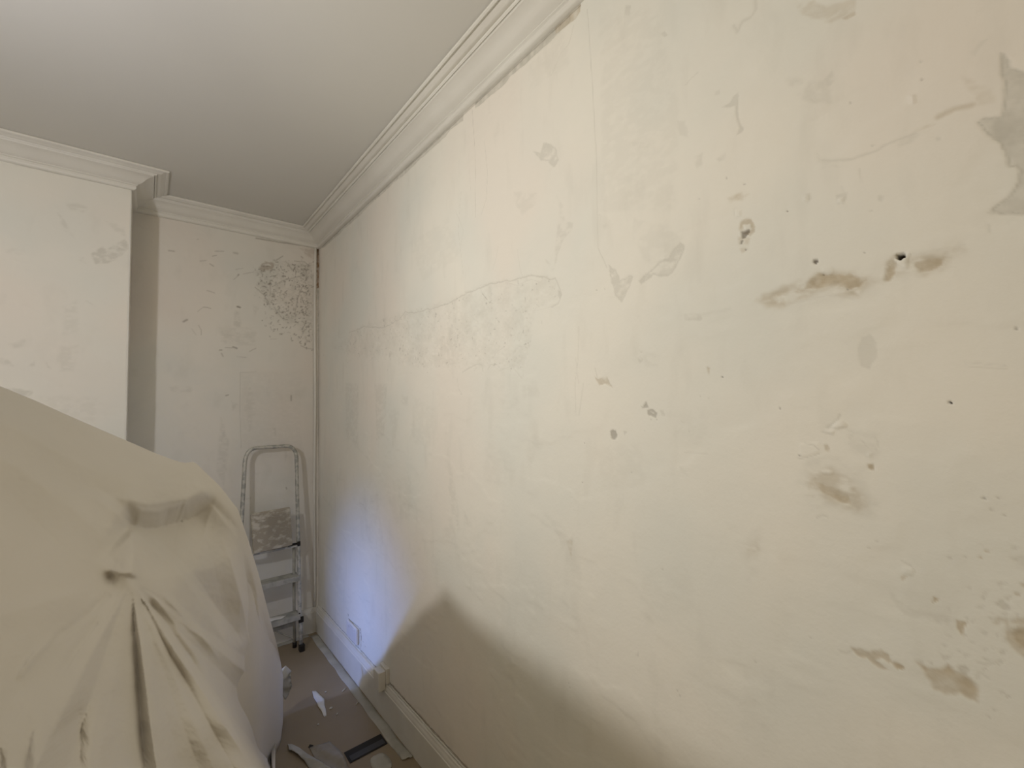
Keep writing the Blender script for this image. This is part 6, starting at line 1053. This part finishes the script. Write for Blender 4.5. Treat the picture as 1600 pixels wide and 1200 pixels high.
-805,3358,6146,-782,3464,6126,-752,3560,6104,-714,3636,6077,-669,3696,6045,-620,3754,6011,-569,3821,5973,-517,3909,5932,-461,4018,5884,-402,4145,5831,-327,4276,5769,-235,4384,5699,-138,4458,5629,-58,4533,5569,28,4655,5502,102,4779,5446,177,4913,5392,242,5031,5352,287,5116,5338,337,5201,5319,432,5313,5197,536,5455,5063,596,5547,4978,633,5608,4919,676,5682,4853,727,5782,4771,783,5901,4681,860,6099,4477,946,6324,4248,1031,6550,4012,1120,6799,3759,1215,7058,3481,1313,7308,3163,1419,7580,2818,1539,7884,2438,1673,8226,2018,1787,8530,1640,1902,8911,1256,2026,9349,825,2029,9452,568,2015,9475,354,1984,9439,180,1950,9394,16,2091,10139,16,1893,9146,16,1500,7216,773,
-822,3425,6214,-801,3545,6197,-774,3661,6177,-737,3754,6151,-692,3830,6120,-643,3901,6086,-589,3977,6048,-534,4071,6006,-474,4176,5958,-410,4297,5906,-331,4428,5844,-234,4549,5772,-131,4645,5699,-46,4734,5637,45,4854,5569,123,4957,5516,201,5058,5465,267,5156,5430,313,5239,5418,364,5324,5401,460,5410,5279,566,5537,5145,628,5628,5060,665,5685,5001,706,5748,4936,756,5832,4856,810,5939,4770,887,6126,4565,974,6358,4332,1060,6587,4092,1148,6826,3839,1242,7076,3561,1342,7338,3234,1451,7621,2879,1573,7934,2490,1709,8282,2061,1821,8575,1682,1938,8967,1290,2061,9402,856,2063,9520,584,2045,9539,366,2012,9513,178,1968,9431,28,2089,10093,16,1952,9409,16,1515,7285,732,
-841,3494,6285,-821,3627,6271,-795,3761,6254,-760,3874,6230,-716,3967,6200,-666,4054,6167,-611,4141,6129,-552,4244,6087,-489,4349,6039,-420,4467,5986,-335,4600,5924,-233,4732,5851,-124,4853,5775,-33,4955,5712,64,5081,5642,147,5167,5590,227,5239,5542,296,5321,5509,343,5406,5499,395,5492,5484,494,5547,5362,601,5648,5228,662,5727,5143,699,5783,5083,741,5845,5017,789,5915,4939,841,5999,4856,914,6160,4654,1002,6389,4418,1090,6625,4173,1178,6863,3918,1269,7092,3643,1371,7361,3309,1482,7655,2945,1607,7978,2546,1744,8331,2108,1860,8642,1715,1976,9032,1319,2096,9454,888,2096,9577,607,2076,9608,376,2039,9577,183,1987,9479,36,2081,10020,16,2009,9663,16,1531,7357,689]      # smooth draped shape before folding, quarter millimetres
P0 = np.array(SH, float).reshape(NR0, NS0, 3)/4000
def upsample(A, n, ax):      # Catmull-Rom along one axis
    A = np.moveaxis(A, ax, 0); m = len(A); t = np.linspace(0, m-1, n); i = np.clip(t.astype(int), 0, m-2); f = (t-i)[:, None, None]
    g = lambda k: A[np.clip(i+k, 0, m-1)]
    a, b, c, d = g(-1), g(0), g(1), g(2)
    r = .5*(2*b+(c-a)*f+(2*a-5*b+4*c-d)*f*f+(3*b-a-3*c+d)*f**3); return np.moveaxis(r, 0, ax)
NS, NR = 300, 230
P = upsample(upsample(P0, NR, 0), NS, 1)
# cloth pattern coordinates: TOPE is the upper hem line, LOWE the lower one
TOPE = np.array([[-120.0,560.0],[-60.0,580.0],[0.0,603.0],[60.0,628.0],[120.0,655.0],[192.0,686.0],[245.0,709.0],[284.0,723.0],[304.0,722.0],[345.0,761.0],[357.0,777.0],[372.0,797.0],[390.0,850.0],[405.0,900.0],[420.0,960.0],[436.0,1020.0],[443.0,1060.0],[437.0,1105.0],[430.0,1150.0],[430.0,1215.0]], float); LOWE = np.array([[-120.0,1260.0],[-90.0,1260.0],[-50.0,1260.0],[-10.0,1260.0],[30.0,1260.0],[70.0,1260.0],[105.0,1260.0],[140.0,1260.0],[170.0,1260.0],[200.0,1260.0],[225.0,1260.0],[250.0,1260.0],[275.0,1260.0],[300.0,1260.0],[325.0,1260.0],[350.0,1260.0],[370.0,1260.0],[390.0,1260.0],[405.0,1260.0],[425.0,1250.0]], float)
tt = np.linspace(0, 1, len(TOPE)); qq = np.linspace(0, 1, NS)
te = np.stack([np.interp(qq, tt, TOPE[:, k]) for k in (0, 1)], -1); le = np.stack([np.interp(qq, tt, LOWE[:, k]) for k in (0, 1)], -1)
RR = np.linspace(0, 1, NR)[:, None, None]; QQ = (le[None]*(1-RR)+te[None]*RR).reshape(-1, 2)
QQ = QQ+np.stack([fbm(QQ[:, 0]/100, QQ[:, 1]/100, 201, .9, 2), fbm(QQ[:, 0]/100, QQ[:, 1]/100, 211, .9, 2)], -1)*4
FD = np.zeros(len(QQ))
def fold(pl, amp, wl, wr, t0=.1, t1=.1, p=1.3):
    """a crease along a polyline in pattern coordinates, width wl on one side and wr on the other"""
    global FD
    pl = np.array(pl, float); best = np.full(len(QQ), 1e9); ta = np.zeros(len(QQ)); sd = np.zeros(len(QQ)); L = 0
    tot = np.linalg.norm(np.diff(pl, axis=0), axis=1).sum()
    for a, b in zip(pl[:-1], pl[1:]):
        e = b-a; l = np.linalg.norm(e); t = np.clip(((QQ-a)@e)/l/l, 0, 1); dd = np.linalg.norm(QQ-a-t[:, None]*e, axis=1)
        s = np.sign((QQ[:, 0]-a[0])*e[1]-(QQ[:, 1]-a[1])*e[0]); m = dd < best
        best = np.where(m, dd, best); sd = np.where(m, s, sd); ta = np.where(m, (L+t*l)/tot, ta); L += l
    w = np.where(sd > 0, wl, wr); g = np.maximum(0, 1-best/w)**p
    e0 = np.clip(ta/max(t0, 1e-3), 0, 1); e1 = np.clip((1-ta)/max(t1, 1e-3), 0, 1)
    FD = FD+amp*g*e0*e0*(3-2*e0)*e1*e1*(3-2*e1)
PV = QQ-np.array([203., 908.]); rad = np.linalg.norm(PV, axis=1); ang = np.degrees(np.arctan2(PV[:, 0], PV[:, 1]))
GA = [-80, -62, -45, -33, -27, -19, -10, -3, 4, 8, 11, 15, 20, 24, 29, 33.5, 37, 45, 52, 57, 66, 80]
GV = [0, -.08, -.02, -.25, -.50, .30, .16, .26, .32, -.30, -.30, -.04, .0, -.20, -.20, -.95, .55, .78, .35, .50, .2, 0]
FD += np.interp(ang, GA, GV, left=0, right=0)*np.clip(rad/150, 0, 1.9)**.85*.062*np.clip((rad-6)/40, 0, 1)
fold([(186, 802), (212, 820), (250, 822), (300, 808), (332, 786), (346, 772)], .10, 20, 84, .12, .30, 1.15)
fold([(178, 780), (230, 792), (290, 784), (345, 758)], -.022, 40, 16, .2, .2)
fold([(170, 902), (207, 906)], -.016, 14, 18, .4, .3, 1.3)
fold([(120, 762), (165, 792), (200, 822), (208, 865), (204, 906)], -.040, 16, 60, .45, .05, 1.2)
fold([(200, 822), (232, 852), (270, 892), (300, 925), (345, 990), (375, 1050)], -.036, 18, 56, .05, .5, 1)
fold([(345, 830), (362, 900), (385, 980), (405, 1060)], -.03, 26, 26, .3, .3)
fold([(375, 850), (388, 920), (398, 1000), (402, 1090)], .028, 10, 20, .3, .3)
fold([(290, 900), (335, 945), (370, 985), (385, 1010)], .03, 40, 24, .3, .2)
fold([(225, 935), (262, 975), (300, 1030), (330, 1085)], .030, 9, 20, .1, .3)
fold([(248, 925), (290, 965), (320, 1000), (350, 1040)], -.018, 9, 10, .2, .3)
fold([(175, 925), (140, 960), (110, 985), (70, 1010)], .012, 8, 12, .1, .3)
fold([(160, 960), (125, 1010), (90, 1060)], .012, 8, 14, .2, .3)
fold([(100, 980), (60, 1020), (20, 1070)], -.012, 10, 12, .3, .3)
fold([(132, 1070), (114, 1140), (108, 1230)], .045, 30, 44, .5, 0)
fold([(60, 1110), (50, 1180), (46, 1240)], .022, 26, 30, .6, 0)
fold([(0, 1130), (8, 1200), (10, 1250)], .018, 26, 24, .6, 0)
fold([(-60, 640), (40, 680), (140, 735), (230, 770)], -.016, 40, 40, .3, .4)
fold([(-60, 690), (40, 740), (120, 800), (180, 860)], -.022, 44, 60, .3, .3)
fold([(-60, 990), (0, 960), (80, 940), (150, 918)], -.012, 30, 36, .3, .2)
fold([(0, 760), (60, 820), (130, 880)], .020, 60, 60, .4, .4)
FD += .0035*fbm(QQ[:, 0]/100, QQ[:, 1]/100, 221, 3.2, 4)+.0016*np.abs(fbm(QQ[:, 0]/100, QQ[:, 1]/100, 231, 9, 3))
hem = np.clip((1-RR.repeat(NS, 1).reshape(-1))/.05, 0, 1)
P += (FD*hem).reshape(NR, NS, 1)*np.array([0, 1, -.28])
rows = [P[i] for i in range(NR)]
# front: falls to the floor below the camera's view
f0 = P[0]; fr = []
for k, (dz, dy) in enumerate(((.12, .02), (.3, .05), (.6, .07), (1.0, .08))):
    r = f0.copy(); r[:, 2] = np.maximum(f0[:, 2]-dz*1.0, .004+.0*r[:, 2]); r[:, 1] -= dy*np.clip(f0[:, 2], 0, 1); r[:, 0] += .02*np.sin(np.arange(NS)*.14)*(k+1)/4; fr.append(r)
r = fr[-1].copy(); r[:, 2] = .004; fr.append(r)
bk = []; b0 = P[-1]; dirv = b0[:, :2]/np.linalg.norm(b0[:, :2], axis=1)[:, None]
for k, (dh, dz) in enumerate(((.02, .012), (.05, .05), (.10, .16), (.16, .36), (.22, .65), (.28, 1.0), (.32, 1.45))):
    r = b0.copy(); sc = np.clip(b0[:, 2:3]/1.2, .02, 1); r[:, :2] += dirv*dh*sc; r[:, 2] = np.maximum(b0[:, 2]-dz*sc[:, 0]*1.1, .003); r[:, 0] -= .015*np.sin(np.arange(NS)*.15)*k/7*sc[:, 0]; bk.append(r)
r = bk[-1].copy(); r[:, 2] = .003; bk.append(r)
G = np.array(fr[::-1]+rows+bk)                         # rows x NS x 3
left = []
for dx, dz in ((-.12, 0), (-.3, -.02), (-.55, -.05), (-.8, -.14), (-.92, -.4), (-.97, -.9)):
    c = G[:, 0].copy(); c[:, 0] += dx; c[:, 2] = np.maximum(c[:, 2]+dz*np.clip(c[:, 2], 0, 1), .004); left.append(c)
c = left[-1].copy(); c[:, 2] = .004; left.append(c)
G = np.concatenate([np.array(left[::-1]).transpose(1, 0, 2), G], 1)
n0, n1 = G.shape[:2]; idx = np.arange(n0*n1).reshape(n0, n1)
q = np.stack([idx[:-1, :-1], idx[:-1, 1:], idx[1:, 1:], idx[1:, :-1]], -1).reshape(-1, 4)
me = mesh_of('dust_sheet', G.reshape(-1, 3), q.tolist(), True)
o = link('dust_sheet', me, M_sheet); sheet_obj = o
tag(o, 'large pale dust sheet draped over a tall pile of furniture in front of chimney breast', 'dust sheet')

# ------------------------------------------------------------------ step ladder leaning folded by the corner
def LY(z): return 3.02+.10*z
LXR = .768
def lx(z): return .476-(1.22-z)*.055
lad = thing('step_ladder', 'small paint-splattered aluminium step ladder standing folded by the corner of the back wall', 'ladder', (0, 0, 0))
def local(o): return o
bm = bmesh.new()
hoop = [(LXR+.004-(.22-z)*.02 if z < .22 else LXR-.002, LY(z), z) for z in np.linspace(.03, 1.19, 12)]
for a in np.linspace(0, math.pi/2, 8)[1:]: hoop.append((LXR-.002-.06*(1-math.cos(a)), LY(1.19+.075*math.sin(a)), 1.19+.075*math.sin(a)))
for a in np.linspace(math.pi/2, 0, 8)[:-1]: hoop.append((.476+.06*(1-math.cos(a)), LY(1.19+.075*math.sin(a)), 1.19+.075*math.sin(a)))
hoop += [(lx(z), LY(z), z) for z in np.linspace(1.19, .03, 12)]
add_tube(bm, hoop, .0115, 10)
bm_obj('frame', bm, M_alu, lad, True)
def plate(name, x0, x1, z, yf, yb, lip, m, parent, tilt=0):
    bm = bmesh.new(); add_box(bm, (x0, yf, z-.004), (x1, yb, z), .0015); add_box(bm, (x0, yf-.003, z-lip), (x1, yf+.004, z), .0015); add_box(bm, (x0, yb-.004, z-lip*.7), (x1, yb, z), .0012)
    for k in range(9):
        y = yf+.008+(yb-yf-.016)*k/8; add_box(bm, (x0+.01, y-.0012, z-.0005), (x1-.01, y+.0012, z+.0012))
    return bm_obj(name, bm, m, parent)
for z in (.225, .455):
    plate('step', lx(z)+.004, LXR-.004, z, LY(z)-.022, LY(z)+.06, .032, M_alu_clean, lad)
    for x in (lx(z)+.012, LXR-.006):
        bm = bmesh.new(); add_box(bm, (x-.004, LY(z)-.014, z-.045), (x+.004, LY(z)+.02, z+.004), .001)
        bm_obj('bracket', bm, M_black if z < .3 else M_alu, lad)
# top platform folded upright
bm = bmesh.new(); Mx = Matrix.Translation((.61, 3.062, .765)) @ Matrix.Rotation(math.radians(-7), 4, 'X') @ Matrix.Rotation(math.radians(-2.0), 4, 'Y')
add_box(bm, (-.108, -.012, -.118), (.108, .012, .118), .010, 3, Mx)
pf = bm_obj('platform', bm, M_splat, lad, False)
bm = bmesh.new()
for k in range(24):
    x = -.01+.112*k/23; 
for k in range(22): add_box(bm, (-.02 if k % 3 else -.045, -.0145, -.10+.0088*k), (.098, -.0118, -.10+.0088*k+.004), 0, 1, Mx)
bm_obj('tread_ribs', bm, M_splat, pf)
bm = bmesh.new(); add_box(bm, (.705, 3.075, .640), (.764, 3.085, .652), .001); add_box(bm, (.757, 3.066, .632), (.775, 3.076, .660), .002)
bm_obj('hinge', bm, M_black, lad)
bm = bmesh.new(); add_box(bm, (.47, 3.070, .628), (.76, 3.104, .640), .002); bm_obj('platform_rail', bm, M_alu, lad)
# back support frame
for x, s in ((LXR-.022, 1), (.446, -1)):
    bm = bmesh.new(); add_tube(bm, [(x-.0*s, 3.105, .64), (x, 3.10, .3), (x+.004*s, 3.095, .028)], .009, 8)
    lg = bm_obj('back_leg', bm, M_alu_clean, lad, True)
    bm = bmesh.new(); add_tube(bm, [(x+.004*s, 3.095, .001), (x+.004*s, 3.095, .032)], .013, 10); bm_obj('rubber_foot', bm, M_black, lg, True)
bm = bmesh.new(); add_box(bm, (.446, 3.090, .135), (LXR-.022, 3.100, .158), .002); bm_obj('crossbar', bm, M_alu_clean, lad)
for a, b in (((.46, 3.098, .14), (.60, 3.098, .05)), ((.745, 3.098, .055), (.62, 3.098, .15))):
    bm = bmesh.new(); add_tube(bm, [a, b], .005, 6); bm_obj('brace', bm, M_alu_clean, lad)
for x in (LXR+.004, lx(0)):
    bm = bmesh.new(); add_box(bm, (x-.015, LY(0)-.018, .0005), (x+.015, LY(0)+.018, .042), .004, 2); bm_obj('rubber_foot', bm, M_black, lad)
bm = bmesh.new(); add_box(bm, (LXR-.012, LY(.2)-.02, .172), (LXR+.016, LY(.2)-.008, .205), .002); bm_obj('clip', bm, M_black, lad)

def film(name, pts, z, th, m, wav=0, cuts=2, parent=None):
    bm = bmesh.new(); vs = [bm.verts.new((x, y, z)) for x, y in pts]; f = bm.faces.new(vs)
    bmesh.ops.triangulate(bm, faces=bm.faces[:])
    for _ in range(cuts): bmesh.ops.subdivide_edges(bm, edges=bm.edges[:], cuts=1, use_grid_fill=True)
    for v in bm.verts: v.co.z += wav*(.5+.5*math.sin(v.co.x*90+v.co.y*40))*random.uniform(.5, 1)
    r = bmesh.ops.extrude_face_region(bm, geom=bm.faces[:]); 
    for g in r['geom']:
        if isinstance(g, bmesh.types.BMVert): g.co.z += th
    return bm_obj(name, bm, m, parent, wav > 0)
def tear(a, b, n, amp, sd):
    r = random.Random(sd); return [(a[0]+(b[0]-a[0])*i/n+r.uniform(-amp, amp), a[1]+(b[1]-a[1])*i/n+r.uniform(-amp, amp)) for i in range(n+1)]
# paper lying on the lowest step
o = film('paper_scrap', [(.585, 3.035), (.655, 3.028), (.688, 3.046), (.672, 3.062), (.64, 3.085), (.60, 3.09)], .2268, .0012, M_paper, .004)
tag(o, 'crumpled white paper scrap lying on the lowest step of the ladder', 'paper scrap')

# ------------------------------------------------------------------ socket and box on the right wall
sk = thing('wall_socket', 'white double socket plate with gouged plaster round it above the right skirting', 'socket', (WX, 2.555, .236))
def rel(o, t): o.location = -Vector(t.location); return o
bm = bmesh.new(); add_box(bm, (WX-.0165, 2.478, .194), (WX-.004, 2.634, .279), .004, 3); rel(bm_obj('plate', bm, M_socket, sk), sk)
bm = bmesh.new(); add_box(bm, (WX-.005, 2.484, .20), (WX+.012, 2.628, .273)); rel(bm_obj('back_box', bm, M_trim, sk), sk)
for y in (2.517, 2.595):
    bm = bmesh.new(); add_box(bm, (WX-.0195, y-.009, .255), (WX-.0162, y+.009, .269), .0015); rel(bm_obj('switch', bm, M_socket, sk), sk)
bx_ = thing('cable_box', 'small white painted block fixed over the top edge of the right skirting', 'box', (WX, 2.125, .12))
bm = bmesh.new(); add_box(bm, (WX-.052, 2.094, .140), (WX-.0155, 2.156, .228), .004, 3); rel(bm_obj('body', bm, M_trim, bx_), bx_)
bm = bmesh.new(); add_box(bm, (WX-.016, 2.086, .166), (WX+.002, 2.164, .238), .003, 2); rel(bm_obj('back_plate', bm, M_trim, bx_), bx_)
bm = bmesh.new(); rr = random.Random(3); add_tube(bm, [(WX-.004+rr.uniform(-.001, .001), y, SK+.004+rr.uniform(-.001, .002)) for y in np.linspace(2.08, 1.05, 30)], .0028, 6)
o = bm_obj('cable', bm, M_trim, None, True); tag(o, 'thin painted cable lying along the top of the right skirting below the block', 'cable')

# ------------------------------------------------------------------ floor
bm = bmesh.new(); add_box(bm, (.690, 1.945, .0), (.857, 2.021, .0025), .0008)
sl = bm_obj('floor_vent', bm, M_black); tag(sl, 'narrow black vent slot in the brown floor covering beside the tape', 'vent')
bm = bmesh.new(); add_box(bm, (.700, 1.952, .0025), (.850, 1.985, .0035)); bm_obj('slide', bm, mat('dull_grey_metal', (.06, .062, .066), .5), sl)
def ribbon(name, pts, w, z, m, sd, curl=.0):
    r = random.Random(sd); vs = []; fs = []; n = len(pts); K = 6
    P2 = [Vector(p) for p in pts]
    for i, p in enumerate(P2):
        t = (P2[min(i+1, n-1)]-P2[max(i-1, 0)]).normalized(); nn = Vector((-t.y, t.x)); ww = w*r.uniform(.93, 1.06); h = r.uniform(0, .002)
        for k in range(K):
            s = k/(K-1)-.5; q = p+nn*ww*s; vs.append((q.x, q.y, z+.0012+h*math.cos(s*7)+curl*max(0, s)*1.6))
    for i in range(n-1):
        for k in range(K-1): fs.append((i*K+k, i*K+k+1, (i+1)*K+k+1, (i+1)*K+k))
    o = link(name, mesh_of(name, vs, fs, True), m); md = o.modifiers.new('s', 'SOLIDIFY'); md.thickness = .0012; md.offset = -1; return o
o = ribbon('masking_tape', [(.884+.002*math.sin(i), 3.165-i*.0337) for i in range(41)], .043, .0004, M_tape, 2); tag(o, 'long pale strip of tape on the floor along the right skirting', 'tape')
o = ribbon('masking_tape', [(.855-i*.04, 3.186+.0015*math.sin(i*2)) for i in range(32)], .042, .0006, M_tape, 4); tag(o, 'short pale strip of tape on the floor behind the ladder feet', 'tape')
o = film('tape_scrap', tear((.866, 1.812), (.905, 1.800), 5, .004, 1)+tear((.907, 1.855), (.925-.018, 1.87), 2, .003, 3)[:2]+[(.866, 1.85)], .0026, .0016, M_tape, .003); tag(o, 'torn curled end of tape on the floor past the vent slot', 'tape')
o = film('paper_strip', [(.706, 2.552), (.722, 2.545), (.728, 2.49), (.735, 2.445), (.722, 2.40), (.716, 2.36), (.706, 2.315), (.694, 2.312), (.697, 2.36), (.694, 2.41), (.699, 2.45), (.698, 2.50)], .0004, .002, M_paper, .004); tag(o, 'curved white paper strip lying on the brown floor near the tape', 'paper strip')
o = film('film_offcut', [(.515, 2.235), (.53, 2.225), (.55, 2.18), (.57, 2.105), (.60, 2.02), (.62, 1.95), (.585, 1.93), (.555, 2.0), (.545, 2.08), (.53, 2.14), (.51, 2.19)], .0006, .002, M_tape, .012, 3); tag(o, 'pale folded strip of plastic film on the floor at the foot of the dust sheet', 'plastic film')
o = film('film_sheet', tear((.585, 2.15), (.668, 2.13), 4, .006, 7)+tear((.690, 2.01), (.672, 1.86), 4, .006, 8)+[(.62, 1.80), (.60, 1.95), (.585, 2.06)], .0005, .0015, M_film, .006, 3); tag(o, 'thin brownish sheet of crumpled film on the floor left of the vent slot', 'plastic film')
o = film('film_patch', [(.79+.038*math.cos(a), 1.86+.062*math.sin(a)+.006*math.sin(3*a)) for a in np.linspace(0, 2*math.pi, 18)[:-1]], .0005, .0015, M_tape, .002, 2); tag(o, 'roundish pale plastic patch on the floor below the vent slot', 'plastic film')
o = film('floor_hole', [(.580, 2.158), (.591, 2.172), (.602, 2.155), (.592, 2.140)], .0003, .0008, M_black); tag(o, 'small black diamond-shaped hole in the floor covering near the dust sheet', 'hole')
labs = ['small pale plaster crumb on the floor right of the paper strip', 'plaster crumb on the floor just below the paper strip', 'longer plaster flake beside the lower end of the paper strip', 'pale splinter on the floor touching the tape edge', 'pale splinter on the floor beside the tape nearer the vent', 'tiny crumb on the floor below the paper strip towards the dust sheet', 'tiny crumb beside the dust sheet foot on the brown floor']
spots = [(.759, 2.501, .009, .008), (.738, 2.352, .016, .011), (.748, 2.287, .012, .006), (.838, 2.452, .030, .006), (.852, 2.30, .026, .005), (.656, 2.275, .009, .008), (.484, 2.318, .012, .007)]
for (x, y, a, b), lb in zip(spots, labs):
    bm = bmesh.new(); bmesh.ops.create_icosphere(bm, subdivisions=2, radius=1)
    ang = random.uniform(.4, 1.2)
    for v in bm.verts:
        v.co *= random.uniform(.8, 1.1); v.co = Vector((v.co.x*a*.6, v.co.y*b*.6, v.co.z*.0035+.0036)); v.co = Matrix.Rotation(ang, 4, 'Z') @ v.co
        v.co.z = max(v.co.z, .0003)
    o = bm_obj('plaster_crumb', bm, M_crumb, None, True); o.location = (x, y, 0); tag(o, lb, 'plaster crumb', 'plaster debris on the floor')
# tape tab hanging on the sheet edge
bm = bmesh.new()
tb = [(.532, .288), (.560, .247), (.553, .242), (.548, .235), (.561, .182), (.551, .172), (.549, .150), (.529, .133), (.514, .165), (.495, .20), (.478, .215), (.470, .235), (.490, .262)]
vs = [bm.verts.new((x, 2.352+.25*(x-.52), z)) for x, z in tb]; bm.faces.new(vs); bmesh.ops.triangulate(bm, faces=bm.faces[:])
for _ in range(2): bmesh.ops.subdivide_edges(bm, edges=bm.edges[:], cuts=1, use_grid_fill=True)
for v in bm.verts: v.co.y += .004*math.sin(v.co.z*120+v.co.x*60)
r = bmesh.ops.extrude_face_region(bm, geom=bm.faces[:])
for g in r['geom']:
    if isinstance(g, bmesh.types.BMVert): g.co.y += .0015
o = bm_obj('tape_tab', bm, M_tape, sheet_obj, True); o['label'] = 'torn pale tape tab stuck on the lower right edge'
